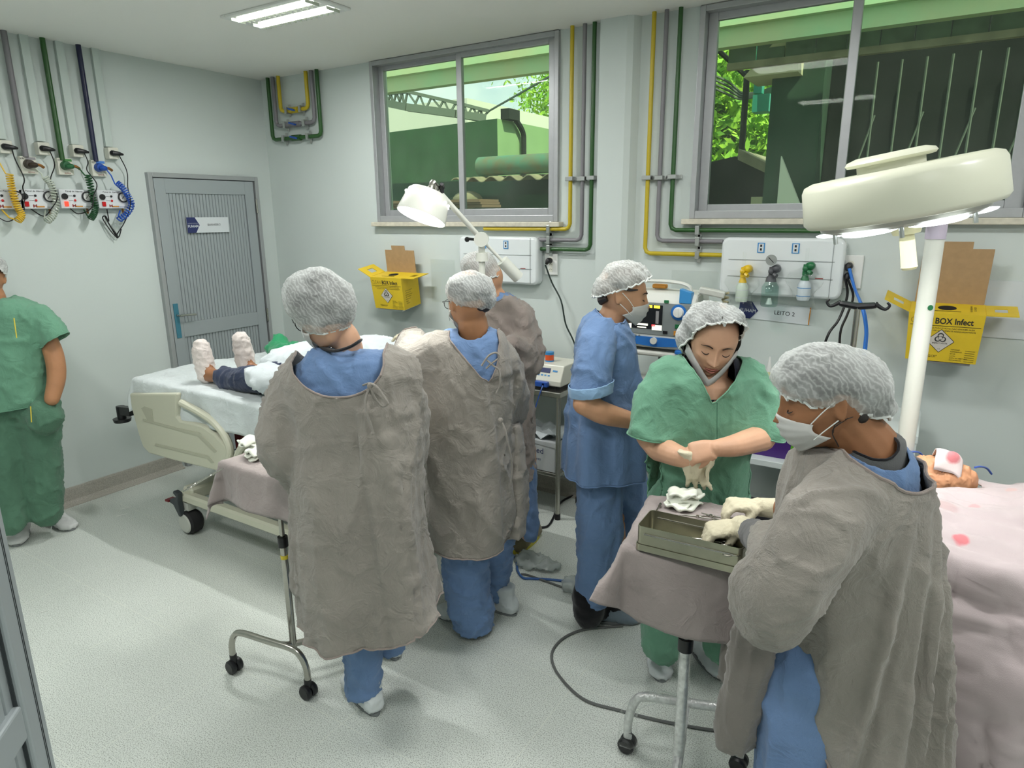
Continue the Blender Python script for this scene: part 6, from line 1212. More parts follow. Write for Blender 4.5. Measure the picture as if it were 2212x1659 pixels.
b.tube([at(785,832,d-.15),at(800,828,d-.175),at(816,838,d-.185),at(830,858,d-.185),at(838,872,d-.185),at(826,878,d-.185),at(812,862,d-.185),at(800,838,d-.18)],.005,8,sub=4,flat=.6);b.tube([at(798,836,d-.175),at(790,862,d-.185),at(792,890,d-.19),at(800,915,d-.19),at(806,935,d-.19)],.005,8,sub=4,flat=.6);b.ball(at(799,834,d-.178),.009,8);b.ball(at(805,936,d-.19),.006,8);b.obj('tie_strings',C_gown,p1,smooth=True)
garment('trousers',[leg(780,1150,d,785,1500,d+.01,.085,.062),leg(830,1150,d+.08,840,1400,d+.14,.08,.062),ell(at(800,1120,d+.03),(.14,.1,.12),None,20)],.011,C_blue,p1,[lambda P:P[:,2]-.055],CL2,5)
shoe(p1,on(783,1505,z=0),-FH*-.4+RH*-.3,.26,seed=3);shoe(p1,on(840,1420,z=0)+FH*.1,FH*.8-RH*.2,.26,seed=4)
# ---------------------------------------------------------------- person 2: man in grey gown
d=2.54;B=feet(1020,1340);p2=thing('person','person in a tied grey gown seen from behind, directly under the exam lamp','person',(B[0],B[1],0))
ax=hfr(-148,8,0);hc=at(1013,650,d)
sh=head_shape(hc,ax,.98);sh+=[arm([(1020,690,d,32),(1026,735,d+.02,34)]),arm([(1026,790,d+.03,50),(1020,980,d,60),(1015,1120,d,58)],flat=.65),arm([(1005,1120,d,34),(1018,1330,d,22)]),arm([(1068,1120,d+.1,26),(1070,1280,d+.18,18)]),arm([(940,790,d+.02,24),(905,800,d+.1,22),(885,745,d+.36,16)]),arm([(1075,800,d+.05,24),(1095,880,d+.1,28),(1040,900,d+.35,22)])]
body(p2,sh,S_tan,.006)
cap(p2,[(1016,627,d,54,42,.115,-6),(1032,640,d,38,34,.095,-14)],(at(1014,656,d),nrm(UZ*.93-RH*-.18-ax[1]*.22)),N_net,H_dark,.92,8)
cap(p2,[(1027,657,d,36,20,.082,-8)],(at(1030,700,d),UZ),H_dark,None,nm='nape_hair',layers=[(.002,30,'s')],rimr=.0005)
mask(p2,hc,ax,.98);b=MB()
for q in(1,-1): b.tube([Lp(hc,ax,(q*.033+.022*math.cos(a),.112-.01*abs(math.cos(a)),-.006+.018*math.sin(a))) for a in np.linspace(0,2*PI,21)[:-1]],.0014,6,closed=True);b.tube([Lp(hc,ax,(q*.056,.105,.0)),Lp(hc,ax,(q*.08,.06,.006)),Lp(hc,ax,(q*.082,0,.004))],.0014,6,sub=3)
b.obj('glasses',M_black,p2,smooth=True)
garment('scrub_top',[sil([(712,968,1070,.06),(730,930,1092,.1),(790,915,1095,.13),(860,915,1095,.13)],d,2.3)],.012,C_blue,p2,[outell(1022,700,d,36,26,0,.3),above(at(1020,850,d)[2])],CL2,6)
rows=[(716,930,1072,.07),(735,905,1092,.115),(790,905,1108,.145),(860,908,1116,.15),(920,912,1106,.15),(1000,918,1112,.16),(1100,926,1116,.17),(1215,936,1098,.175),(1330,940,1100,.18)]
slv=[arm([(935,765,d-.02,44),(905,790,d+.0,48),(893,755,d+.20,42),(888,742,d+.38,34)]),arm([(905,800,d,46),(930,850,d+.02,34)]),arm([(1085,775,d+.03,40),(1100,850,d+.08,40),(1085,905,d+.18,32),(1040,900,d+.38,26)])]
zb=at(1020,1200,d-.14);zh=lambda P:P[:,2]-(zb[2]+.10*np.clip((P-zb)@RH-.08,0,.3))
def vcut(P):       # V-shaped opening at the back of the neck
    k=mpp(1050,760,d);x=(P-at(1050,800,d))@RH/k;y=-(P[:,2]-at(1050,800,d)[2])/k+800;l=np.interp(y,[700,722,760,808],[968,978,1012,1052])-1050;r=np.interp(y,[700,735,775,808],[1068,1080,1078,1060])-1050;inside=np.minimum(np.minimum(x-l,r-x),(808-y));return -inside*k*np.where((P-at(1050,800,d))@FH<.25,1,-1)+np.where((P-at(1050,800,d))@FH<.25,0,0)
def flap2(V,N):
    k=mpp(1060,900,d);x=((V-at(1060,900,d))@RH)/k;y=-(V[:,2]-at(1060,900,d)[2])/k+900;line=np.interp(y,[808,900,1000,1215],[-8,14,22,30]);near=((V-at(1060,900,d))@FH<.0)&(y>800);return V+N*(np.where(near,-.016/(1+np.exp(-(x-line)/1.4)),0))[:,None]
garment('surgical_gown',[sil(rows,d,2.6)]+slv,.012,C_gown,p2,[vcut,zh],[(.012,(6,6,3),'r'),(.008,(11,11,7),'r'),(.003,(26,26,17),'r'),(.006,5,'s')],29,[gfolds(B,5,.010,.3,1.1,2.0),flap2],trimm=('gown_edge',C_gown2,.003))
blob('glove',hand(at(905,740,d+.40),-RH*.8+UZ*.3+FH*.4,UZ,1,((20,30,20),),5),.005,M_glove,p2,[(.002,40,'r')],3)
b=MB();T=lambda x,y,o=.17:at(x,y,d-o)
b.tube([T(1040,790),T(1056,768),T(1072,762),T(1078,772),T(1062,785),T(1050,796)],.006,8,sub=4,flat=.6);b.tube([T(1052,778),T(1066,790),T(1078,800),T(1080,830),T(1072,850)],.006,8,sub=4,flat=.6);b.tube([T(1080,905,.15),T(1090,925,.16),T(1098,960,.16),T(1106,1000,.15),T(1104,1045,.15)],.005,8,sub=4,flat=.6);b.ball(T(1081,908,.155),.011,8);b.obj('tie_strings',C_gown,p2,smooth=True)
garment('gown_tail',[loft([(at(1112,910,d+.05),RH*.03,FH*.06),(at(1118,1000,d+.06),RH*.045,FH*.08),(at(1116,1150,d+.06),RH*.045,FH*.09)],20,5)],.01,C_gown,p2,[],CL,14)
garment('trousers',[arm([(1005,1130,d,52),(1008,1240,d,50),(1018,1320,d,48),(1025,1345,d,44)],20),arm([(1068,1130,d+.1,42),(1072,1220,d+.16,34),(1070,1290,d+.2,30)],20)],.011,C_blue,p2,[lambda P:P[:,2]-.02],[(.012,(8,8,16),'r'),(.008,(16,16,34),'r'),(.003,40,'s')],8)
shoe(p2,on(1000,1350,z=0)+FH*.04,FH*.35-RH*.9,.28,seed=5);shoe(p2,on(1065,1322,z=0)+FH*.05,FH*.6-RH*.75,.27,seed=6)
# ---------------------------------------------------------------- person 3: gowned, behind
d=3.12;B=feet(1140,1185);p3=thing('person','person in a taupe gown and olive sneakers with folded arms, partly hidden','person',(B[0],B[1],0))
ax=hfr(-100,24,0);hc=at(1046,606,d);sh=head_shape(hc,ax)+[arm([(1058,625,d,22),(1080,660,d,28)]),arm([(1095,700,d+.02,34),(1100,850,d,38),(1100,980,d,36)],flat=.7),arm([(1080,970,d,34),(1088,1150,d,20)]),arm([(1125,970,d,34),(1142,1150,d-.04,20)])]
body(p3,sh,S_light,.007)
cap(p3,[(1036,575,d,42,33,.1,-8),(1056,592,d,28,26,.08,-20)],(at(1040,598,d),nrm(UZ*.9-RH*.25-ax[1]*.15)),N_net2,H_lt,.9,12);mask(p3,hc,ax);face_bits(hc,ax,p3,1,True,False)
rows=[(632,1052,1098,.07),(652,1034,1128,.115),(700,1030,1146,.14),(770,1032,1154,.15),(850,1036,1152,.15),(950,1040,1154,.15),(1046,1046,1152,.16),(1120,1046,1152,.16)]
slv=[arm([(1128,675,d,26),(1150,740,d,27),(1148,790,d-.02,27),(1110,785,d-.16,22),(1070,765,d-.2,18)]),arm([(1120,680,d-.05,28),(1140,760,d-.08,26),(1110,740,d-.2,20)])]
zb=at(1100,1040,d-.1);garment('surgical_gown',[sil(rows,d,2.5)]+slv,.013,C_gown2,p3,[outell(1066,630,d,26,16,-25,.2),above(zb[2])],[(.010,(7,7,7),'r'),(.006,(14,14,18),'r'),(.006,5,'s')],33,[gfolds(B,6,.010,.3,1.0,1.0)],trimm=('gown_edge',C_gown,.003))
garment('scrub_top',[sil([(630,1052,1096,.06),(650,1040,1122,.1),(700,1040,1130,.11)],d,2.3)],.012,C_blue,p3,[outell(1062,625,d,20,14,-20,.2),above(at(1060,690,d)[2])],CL2,6)
garment('trousers',[arm([(1080,1000,d,32),(1088,1150,d,24)],20),arm([(1128,1000,d-.03,32),(1144,1150,d-.04,22)],20)],.012,C_blue,p3,[lambda P:P[:,2]-.06],CL2,8)
M_snk=fabric('sneaker_olive_mesh',lin(120,112,84),wr=2);M_ysole=pm('sole_yellow',190,180,50,.5)
for k,(x,y) in enumerate(((1135,1175),(1080,1180))):
    c=on(x,y,z=0);dd=nrm(-FH*.75-RH*.5+0);o=shoe(p3,c,dd,.27,M_snk,'sneaker',9+k,.075,.02,False);tt=np.cross(UZ,dd);b=MB();R=[c+dd*.137*math.cos(a)+tt*(.046+.006*math.cos(a))*math.sin(a) for a in np.linspace(0,2*PI,27)[:-1]];b.sheet([[A(p[0],p[1],.001) for p in R],[A(p[0],p[1],.026) for p in R]],True);b.add([A(p[0],p[1],.026) for p in R],[tuple(range(26))]);b.obj('sole',M_ysole,o)
# ---------------------------------------------------------------- person 4: blue scrubs in profile
d=2.58;B=feet(1300,1345);p4=thing('person','person in blue scrubs with a white face mask in profile, beside the monitor cart','person',(B[0],B[1],0))
ax=hfr(82,10,0);hc=at(1342,634,d)
sh=head_shape(hc,ax,1.0)+[arm([(1330,668,d,27),(1316,700,d,33),(1310,730,d,38)]),arm([(1312,750,d,46),(1315,900,d,50),(1312,1040,d+.02,36)],flat=.75),arm([(1300,1040,d-.03,34),(1295,1290,d,24)]),arm([(1335,1040,d+.08,32),(1350,1240,d+.18,22)]),
    arm([(1290,735,d-.10,28),(1280,820,d-.19,27),(1262,872,d-.22,26)]),arm([(1262,872,d-.22,25),(1305,893,d-.215,25),(1362,908,d-.17,19)]),arm([(1330,740,d+.16,28),(1350,850,d+.2,25),(1392,850,d+.18,20)])]
sh+=hand(at(1368,909,d-.165),RH+FH*.9-UZ*.05,UZ+.2*FH,1,((20,30,20),),6);sh+=hand(at(1392,848,d+.18),RH+FH*.1-UZ*.1,UZ*.5+FH*.6,1,((40,50,30),),4)
body(p4,sh,S_light,.0045);face_bits(hc,ax,p4,1,True,False)
cap(p4,[(1352,604,d,54,42,.11,-4),(1322,622,d,44,34,.088,28),(1298,650,d,22,18,.06,30)],(at(1345,616,d),nrm(UZ*.82-RH*.30-ax[0]*.0)),N_net,H_grey,.9,15,knot=at(1392,612,d-.02))
mask(p4,hc,ax)
b=MB();b.tube([Lp(hc,ax,(.068,-.03,.03)),Lp(hc,ax,(.074,.02,.026)),Lp(hc,ax,(.07,.055,.032))],[.008,.011,.004],8,sub=4,flat=.5);b.tube([Lp(hc,ax,(.06,-.05,-.02)),Lp(hc,ax,(.045,-.075,-.035))],[.012,.02],8,sub=3);b.obj('loose_hair',H_dark,p4,smooth=True)
rows=[(668,1288,1330,.06),(685,1268,1350,.12),(730,1246,1368,.155),(800,1238,1382,.16),(880,1226,1392,.165),(960,1218,1394,.175),(1055,1216,1386,.18),(1120,1222,1388,.19)]
slv=[arm([(1295,725,d-.1,42),(1284,770,d-.14,42)]),arm([(1340,735,d+.15,40),(1358,800,d+.19,40)])]
zb=at(1300,1048,d-.15);kk=mpp(1300,1060,d)
sc_=lambda P:np.where(((P-at(1278,800,d-.15))@FH<-.02)&((P-at(1278,850,d-.16))@(-UZ)>-.06),-((P-at(1278,838,d-.16))@(-UZ*.98+RH*.12)),1.0)
def slc(P):
    c=at(1277,845,d-.17);q=(P-c);rad=np.sqrt((q@RH)**2+(q@FH)**2);return np.where(((q@FH)<.06)&(rad<.1)&(q@UZ<.03)&(q@FH<-.0+.02*0+.05),1,1)*1.0
garment('scrub_top',[sil(rows,d,2.6)],.011,C_blue,p4,[outell(1318,672,d,34,22,-28,.16),lambda P:P[:,2]-(zb[2]-.0+.05*np.clip((-(P-zb)@RH)-.06,0,.1))],[(.009,(7,7,5),'r'),(.005,(15,15,10),'r'),(.006,5,'s')],41,[gfolds(B,6,.011,.85,1.35,1.0)],trimm=('seam_edge',C_blue,.003))
garment('sleeve',[arm([(1296,722,d-.10,42),(1284,780,d-.17,45),(1276,850,d-.20,45)])],.010,C_blue,p4,[lambda P:(P-at(1276,838,d-.20))@nrm(UZ-RH*.15)],[(.008,(10,10,8),'r'),(.004,(24,24,20),'r')],42)
o=garment('sleeve_cuff',[arm([(1277,812,d-.20,49),(1275,848,d-.205,50)],24)],.008,fabric('blue_scrub_pale_inside',lin(140,174,208),wr=2),p4,[lambda P:(P-at(1275,850,d-.20))@nrm(UZ-RH*.15),lambda P:-((P-at(1277,826,d-.20))@nrm(UZ-RH*.15))],[(.004,20,'r')],43)
garment('trousers',[arm([(1292,1040,d-.03,54),(1292,1180,d-.02,50),(1282,1285,d,40)],24),arm([(1350,1040,d+.1,50),(1362,1150,d+.15,42),(1345,1270,d+.2,36)],24)],.011,C_blue,p4,[lambda P:P[:,2]-np.where((P-B)@FH>.09,.09,.11)],CL,44)
dk=fabric('black_boot_leather',lin(20,20,24),wr=1)
c=on(1305,1338,z=0);garment('boot',[arm([(1270,1280,d,35),(1272,1325,d,34)],22),loft([(c+UZ*.05-RH*.06,FH*.05,UZ*.045),(c+UZ*.04+RH*.04,FH*.045,UZ*.035),(c+UZ*.03+RH*.09,FH*.03,UZ*.02)],18,4)],.01,dk,p4,[lambda P:P[:,2]-.004],[(.003,20,'s')],3)
shoe(p4,c+RH*.015,RH*.98-FH*.15,.30,fabric('shoe_cover_translucent_grey',lin(112,126,136),rough=.5,wr=3),'shoe_cover',12,.075,0)
shoe(p4,on(1360,1275,z=0)+FH*.05,RH*.98-FH*.1,.28,MT['shoe_cover_translucent_grey'],'shoe_cover',13,.08,.03)
# ---------------------------------------------------------------- person 5: green scrubs, pulling on gloves
d=2.2;B=feet(1480,1440);p5=thing('person','person in green scrubs facing us with a mask under the chin, pulling on gloves','person',(B[0],B[1],0))
ax=hfr(-10,21,8);hc=at(1542,731,d);fy=d-.20
sh=head_shape(hc,ax,1.02)+[arm([(1540,770,d+.04,36),(1530,820,d+.04,40)]),arm([(1525,870,d+.03,76),(1520,1000,d+.02,95),(1515,1100,d+.02,90)],flat=.6),arm([(1470,1090,d,55),(1440,1400,d,28)],20),arm([(1560,1090,d,55),(1560,1400,d,28)],20),
  arm([(1430,850,d,42),(1402,920,d-.06,36),(1425,968,d-.10,30)]),arm([(1425,968,d-.10,29),(1465,985,fy,24),(1492,992,fy-.03,20)]),arm([(1625,850,d,42),(1655,905,d-.05,36),(1645,945,d-.09,31)]),arm([(1645,945,d-.09,30),(1590,962,fy,25),(1548,968,fy-.04,19)])]
sh+=hand(at(1550,966,fy-.04),-RH-UZ*.25,-FH*.7+UZ*.6,-1,((70,80,50),(72,82,50),(70,80,50),(66,76,50)),2,((.9,.35,-.5),25),.95)
body(p5,sh,S_fair,.0035);face_bits(hc,ax,p5,1.02,True,True)
kn=at(1561,716,d-.125)
cap(p5,[(1538,702,d+.01,62,52,.138,0),(1506,728,d+.05,46,44,.10,25),(1562,700,d-.01,44,44,.125,0)],(at(1545,722,d-.06),nrm(UZ*.76+FH*.64+RH*.06)),N_net,H_dark,.95,21,knot=kn)
b=MB();b.tube([Lp(hc,ax,(q*.068,.035,.04)) for q in(1,)]+[Lp(hc,ax,(.078,.02,.0)),Lp(hc,ax,(.078,.012,-.04))],[.008,.007,.003],8,sub=4,flat=.5);b.tube([Lp(hc,ax,(-.068,.035,.04)),Lp(hc,ax,(-.079,.02,.0)),Lp(hc,ax,(-.078,.012,-.04))],[.008,.007,.003],8,sub=4,flat=.5);b.obj('loose_hair',H_dark,p5,smooth=True)
G=[]      # mask folded under the chin
for j in range(7):
    v=j/6;row=[]
    for i in range(29):
        u=(i/28-.5)*2;a=abs(u);row.append(Lp(hc,ax,(.083*u,.098-.085*a**1.7+.006*math.sin(PI*v),-.104+.064*a**1.15-(v-.5)*.036-.012*(1-a)**3),1.02))
    G.append(row)
b=MB();b.sheet(G);o=b.obj('face_mask',M_mask,p5,smooth=True);o.modifiers.new('s','SOLIDIFY').thickness=.004
for q in(1,-1): b=MB();b.tube([Lp(hc,ax,(q*.083,.012,-.045)),Lp(hc,ax,(q*.083,.01,.0)),Lp(hc,ax,(q*.075,.02,.035))],.0013,6,sub=3);b.obj('ear_loop',M_elas,o,smooth=True)
rows=[(768,1478,1592,.07,d+.02),(784,1442,1618,.11,d+.02),(815,1418,1634,.13),(860,1410,1640,.14),(920,1408,1634,.15),(980,1400,1626,.155),(1075,1392,1626,.16),(1150,1392,1626,.16)]
slv=[arm([(1448,815,d,46),(1418,870,d-.04,50),(1408,930,d-.08,50),(1406,950,d-.09,50)],20),arm([(1608,815,d,46),(1634,870,d-.03,48),(1640,925,d-.07,46),(1644,945,d-.08,44)],20)]
def vneck(P):
    c=at(1515,850,d);k=mpp(1515,850,d);x=(P-c)@RH/k+1515;y=-(P[:,2]-c[2])/k+850;w_=np.interp(y,[740,775,800,852],[62,60,38,0]);return np.where((P-c)@FH<.08,np.maximum(np.abs(x-(1515+np.interp(y,[770,852],[18,0])))-w_,y-852),np.sqrt(((x-1535)/52)**2+((y-768)/16)**2)*10-10)*k
zb=at(1510,1100,d)
garment('tee_shirt',[sil([(768,1480,1592,.06,d+.02),(800,1450,1610,.09,d+.02),(860,1440,1606,.10,d+.02),(900,1440,1600,.1,d+.02)],d,2.3)],.009,fabric('navy_tee',lin(28,30,44),wr=1),p5,[lambda P:np.where((P-at(1520,830,d))@FH<.06,np.maximum(np.abs((P-at(1526,830,d))@RH)-.075,-((P-at(1526,850,d))@UZ)-.0)-.0,.1),outell(1535,775,d,46,22,0,.2,.02)],[(.003,12,'s')],4)
garment('scrub_top',[sil(rows,d,2.5)]+slv,.0095,C_green,p5,[vneck,above(zb[2]),lambda P:np.where((P-at(1500,900,d))@RH<-.13,(P-at(1408,944,d-.09))@nrm(UZ*1-RH*-.14),1),lambda P:np.where((P-at(1510,900,d))@RH>.145,(P-at(1640,938,d-.09))@nrm(UZ-RH*-.3),1)],[(.009,(7,7,5),'r'),(.006,(14,14,9),'r'),(.0025,(30,30,22),'r'),(.005,5,'s')],51,[gfolds(B,6,.009,.75,1.3,.3)],trimm=('hem_edge',C_green,.0028))
b=MB();b.bar(at(1549,870,d-.158),at(1549,950,d-.165),.0016);b.obj('pocket_seam',pm('seam_dark_green',44,96,74,.8),p5)
# glove on the far hand with loose fingers, cuff pinched by the other hand
W=at(1494,992,fy-.03);gs=[];F_=nrm(-UZ*.95+RH*.25);gs+=[loft([(W+UZ*.03-RH*.02,RH*.030,FH*.024),(W,RH*.034,FH*.026),(W+F_*.03,RH*.036,FH*.022),(W+F_*.065,RH*.033,FH*.016)],18,4)]
for k,(o_,L_,cu) in enumerate(((-.022,.045,(10,20,10)),(-.004,.055,(5,10,30)),(.014,.05,(-10,15,25)),(.028,.045,(-20,-10,20)))): finger(W+F_*.06+RH*o_,nrm(F_+RH*(o_*9)),-FH,L_,.0085,cu,gs)
V_,Fc=tube_arr([W+RH*.02-UZ*.01,W+RH*.05-UZ*.01,at(1535,992,fy-.04),at(1530,1010,fy-.05)],[.024,.02,.014,.012],12,4);gs.append((V_,Fc))
blob('glove',gs,.0045,M_glove,p5,[(.003,(30,30,18),'r'),(.0015,60,'r')],6)
b=MB();b.tube([at(1538,975,fy-.05),at(1535,1000,fy-.05),at(1528,1020,fy-.05),at(1530,1035,fy-.05)],[.012,.014,.012,.006],10,sub=4,flat=.5);b.obj('glove_cuff',M_glove,p5,smooth=True)
garment('trousers',[arm([(1462,1080,d,62),(1440,1250,d,54),(1430,1395,d,44)],24),arm([(1562,1080,d,62),(1565,1250,d,52),(1560,1395,d,44)],24)],.012,C_green,p5,[lambda P:P[:,2]-.07],CL2,54)
for k,(x,y,dx) in enumerate(((1427,1448,-.04),(1537,1448,.14))): c=on(x,y,z=0)+FH*.06;shoe(p5,c,-FH+RH*dx*2,.27,None,'shoe_cover',30+k,.085,.03)
# ---------------------------------------------------------------- person 6: foreground, grey gown, gloved
d=1.42;q=at(1850,1200,d);B=A(q[0],q[1],0);p6=thing('person','person in a grey gown in the foreground, gloved hands over the steel box','person',B)
ax=hfr(-103,15,0);hc=at(1787,857,d)
sh=head_shape(hc,ax,1.0)+[arm([(1800,885,d+.0,60),(1840,930,d+.0,62),(1870,975,d,72),(1885,1030,d,80)]),arm([(1870,1060,d,95),(1860,1300,d,105),(1850,1500,d,105)],flat=.8),arm([(1800,1480,d-.05,85),(1790,1850,d-.04,52),(1785,2150,d-.02,38)],20),arm([(1900,1480,d+.10,85),(1900,1800,d+.12,52),(1895,2050,d+.12,38)],20),
  arm([(1840,1080,d-.12,58),(1760,1220,d-.18,50),(1720,1270,d-.17,46)]),arm([(1720,1270,d-.17,36),(1675,1205,d-.0,30),(1642,1165,d+.10,24)]),arm([(1840,1060,d+.16,46),(1765,1105,d+.24,34),(1690,1100,d+.34,24)])]
body(p6,sh,S_brown,.004);face_bits(hc,ax,p6,1,False,False)
cap(p6,[(1778,812,d,98,74,.098,2),(1835,826,d,90,72,.095,-24),(1880,865,d,52,42,.075,-40),(1700,815,d,30,28,.06,10)],(at(1790,872,d),nrm(UZ*.93-RH*-.19-ax[0]*-.02+FH*0)),N_net,H_dark,.92,61,.006,[(.006,(13,13,13),'r'),(.0022,(60,60,18),'r'),(.004,10,'s')],nh=3)
mask(p6,hc,ax,1.0)
b=MB();b.tube([Lp(hc,ax,(-.078,-.02,-.03)),at(1798,930,d-.07),at(1812,965,d-.06)],.0012,6,sub=4);b.tube([Lp(hc,ax,(-.076,-.03,-.03)),at(1806,915,d-.07),at(1800,935,d-.06)],.001,6,sub=4);b.ball(at(1850,900,d-.05),.016,12,(1.5,.6,1));b.obj('loose_hair',H_dark,p6,smooth=True)
garment('tee_shirt',[sil([(930,1830,1948,.07),(948,1812,1945,.085),(985,1795,1945,.095),(1050,1795,1945,.095)],d,2.3)],.009,fabric('grey_tee',lin(96,98,98),wr=1),p6,[outell(1848,915,d,66,50,-28,.3)],[(.003,14,'s')],3,trimm=('neckline',M_tee,.003))
garment('scrub_top',[sil([(950,1840,1945,.08),(966,1800,1958,.115),(1010,1775,1962,.13),(1080,1770,1962,.125)],d,2.3)],.009,C_blue,p6,[outell(1850,915,d,92,62,-25,.3)],CL2,4)
rows=[(958,1772,1945,.09),(985,1735,1962,.14),(1030,1715,1972,.16),(1100,1700,1982,.17),(1200,1690,1992,.175),(1350,1700,2006,.178),(1500,1700,2022,.18),(1650,1730,2022,.185),(1850,1740,2022,.19),(2100,1745,2030,.19)]
slv=[arm([(1845,1050,d-.08,78),(1780,1140,d-.16,92),(1715,1230,d-.18,98),(1680,1290,d-.16,92),(1672,1330,d-.15,80)],26),arm([(1700,1240,d-.16,84),(1670,1195,d-.02,56),(1650,1170,d+.07,43)],22),arm([(1830,1050,d+.14,76),(1765,1105,d+.24,56),(1705,1100,d+.33,36),(1692,1100,d+.36,32)],22)]
def nk6(P):      # deep curved neckline at the back and side
    c=at(1868,958,d);k=mpp(1868,958,d);a_,b_,u_=vax(-33);q=P-c;return (np.sqrt(((q@a_)/(112*k))**2+((q@u_)/(52*k))**2+((q@FH)/.22)**2)-1)*52*k
def front6(P):   # gown hangs open at the front, trousers show
    c=at(1700,1500,d);k=mpp(1700,1500,d);x=(P-c)@RH/k+1700;y=-(P[:,2]-c[2])/k+1500;e=np.interp(y,[1330,1400,1480,1540,1600,1660,2200],[1600,1618,1655,1715,1765,1786,1800]);return np.where(y>1325,(x-e)*k,.05)
def pleat6(V,N):
    c=at(1850,1300,d);k=mpp(1850,1300,d);x=(V-c)@RH/k+1850;y=-(V[:,2]-c[2])/k+1300;m=np.clip((y-1010)/260,0,1)*((V-c)@FH<.05);D=0
    for x0,sl,w_,am in((1835,-.10,13,.020),(1890,-.03,10,.013),(1925,.0,12,.022),(1968,.02,9,.016),(1998,.02,7,.011)):
        xc=x0+(y-1200)*sl;D=D+am*np.exp(-((x-xc)/w_)**2)-am*.55*np.exp(-((x-xc-w_*1.7)/(w_*.9))**2)
    return V+N*(D*m)[:,None]
garment('surgical_gown',[sil(rows,d,2.5)]+slv,.0095,C_gown,p6,[nk6,front6,lambda P:P[:,2]-.28],[(.014,(5,5,1.6),'r'),(.007,(10,10,6),'r'),(.0022,(26,26,17),'r'),(.007,4,'s')],71,[pleat6,gfolds(B,4,.008,.2,1.1,1.3)],trimm=('gown_edge',C_gown2,.004))
garment('gown_panel',[loft([(at(1650,1280,d-.05),RH*.05,FH*.04),(at(1630,1380,d-.02),RH*.055,FH*.04),(at(1610,1480,d),RH*.055,FH*.045),(at(1588,1585,d+.01),RH*.055,FH*.04),(at(1580,1620,d+.01),RH*.045,FH*.03)],24,5),loft([(at(1645,1330,d+.12),RH*.04,FH*.03),(at(1600,1400,d+.14),RH*.045,FH*.04),(at(1580,1475,d+.15),RH*.035,FH*.03)],20,4)],.009,C_gdark,p6,[],[(.010,(14,14,4),'r'),(.005,(26,26,10),'r')],73)
garment('trousers',[arm([(1760,1450,d-.02,110),(1725,1650,d-.02,92),(1720,2000,d,70),(1718,2160,d,60)],26),arm([(1850,1450,d+.1,120),(1850,1800,d+.1,80),(1850,2080,d+.1,62)],26)],.012,C_blue,p6,[lambda P:P[:,2]-.06],CL,74)
for k,(x,dd_) in enumerate(((1718,0),(1850,.1))): q=at(x,1700,d+dd_);shoe(p6,(q[0],q[1]),-RH+FH*.2,.26,None,'shoe_cover',60+k)
garment('knit_cuff',[arm([(1655,1175,d+.05,42),(1638,1160,d+.11,36),(1626,1152,d+.14,33)],22)],.006,M_cuff,p6,[],[(.003,(40,40,40),'r')],2)
gs=hand(at(1602,1137,d+.21),-RH*.97-UZ*.12+FH*.0,UZ*.97-RH*.1+FH*-.05,-1,((48,50,30),(50,52,30),(50,52,30),(48,50,30)),3,((.7,.2,-.8),10),1.0,1.05)+[arm([(1632,1155,d+.13,29),(1600,1138,d+.21,25)])]
blob('glove',gs,.004,M_glove,p6,[(.002,(40,40,40),'r'),(.0012,80,'r')],6)
dd=d+.38;gs=hand(at(1640,1094,dd),-RH*.96+UZ*.12-FH*.06,UZ*.9+RH*.1,-1,((38,52,36),(44,56,36),(50,56,36),(52,56,36)),4,((.8,.5,-.75),10),1.0,1.05)+[arm([(1690,1101,dd-.03,25),(1636,1094,dd,20)])]
blob('glove',gs,.004,M_glove,p6,[(.002,(40,40,40),'r')],8)
# ---------------------------------------------------------------- person 7: green scrubs at left edge
d=3.45;B=feet(85,1140);p7=thing('person','person in green scrubs, hand in pocket, cut off by the left photo edge','person',(B[0],B[1],0))
ax=hfr(12,5,0);hc=at(-30,600,d);sh=head_shape(hc,ax)+[arm([(-18,635,d,24),(-12,670,d,28)]),arm([(0,710,d+.02,36),(5,850,d,42),(10,920,d,38)],flat=.7),arm([(40,900,d,24),(80,1110,d,16)]),arm([(-20,900,d,24),(20,1120,d-.1,16)]),arm([(92,708,d+.01,18),(116,765,d,19),(122,815,d-.02,18),(112,862,d-.06,15)]),arm([(-82,705,d,20),(-110,760,d,20),(-100,860,d-.06,15)])]
sh+=hand(at(104,872,d-.05),-UZ-RH*.3,RH*.8-FH*.5,1,((20,20,10),),4,s=.95);body(p7,sh,S_tan,.006);face_bits(hc,ax,p7)
cap(p7,[(-30,578,d,38,34,.10,0),(-30,600,d+.03,34,30,.09,0)],(at(-30,588,d),nrm(UZ*.8+FH*.6)),N_net2,H_dark,.93,81)
rows=[(640,-22,18,.06),(652,-50,60,.10),(680,-80,95,.125),(730,-85,100,.13),(800,-80,104,.14),(870,-75,112,.15),(920,-75,112,.15)]
slv=[arm([(85,680,d,26),(112,712,d-.01,29),(126,740,d-.01,30)],20),arm([(-75,690,d,26),(-110,745,d,28)],20)]
zb=at(60,872,d);garment('scrub_top',[sil(rows,d,2.4)]+slv,.012,C_green,p7,[outell(-12,640,d,34,32,0,.2,-.06),lambda P:P[:,2]-(zb[2]+.10*((P-zb)@RH)-.0),lambda P:np.where((P-at(0,700,d))@RH>.22,(P-at(126,732,d))@nrm(UZ*.85-RH*.5),1)],CL2,82,[gfolds(B,5,.007,.9,1.4,.3)],trimm=('hem_edge',C_green,.003))
for a,c in(((30,687),(36,730)),((66,878),(68,912))): b=MB();b.bar(at(*a,d-.165),at(*c,d-.17),.004);b.obj('yellow_piping',pm('piping_yellow',214,196,70,.6),p7)
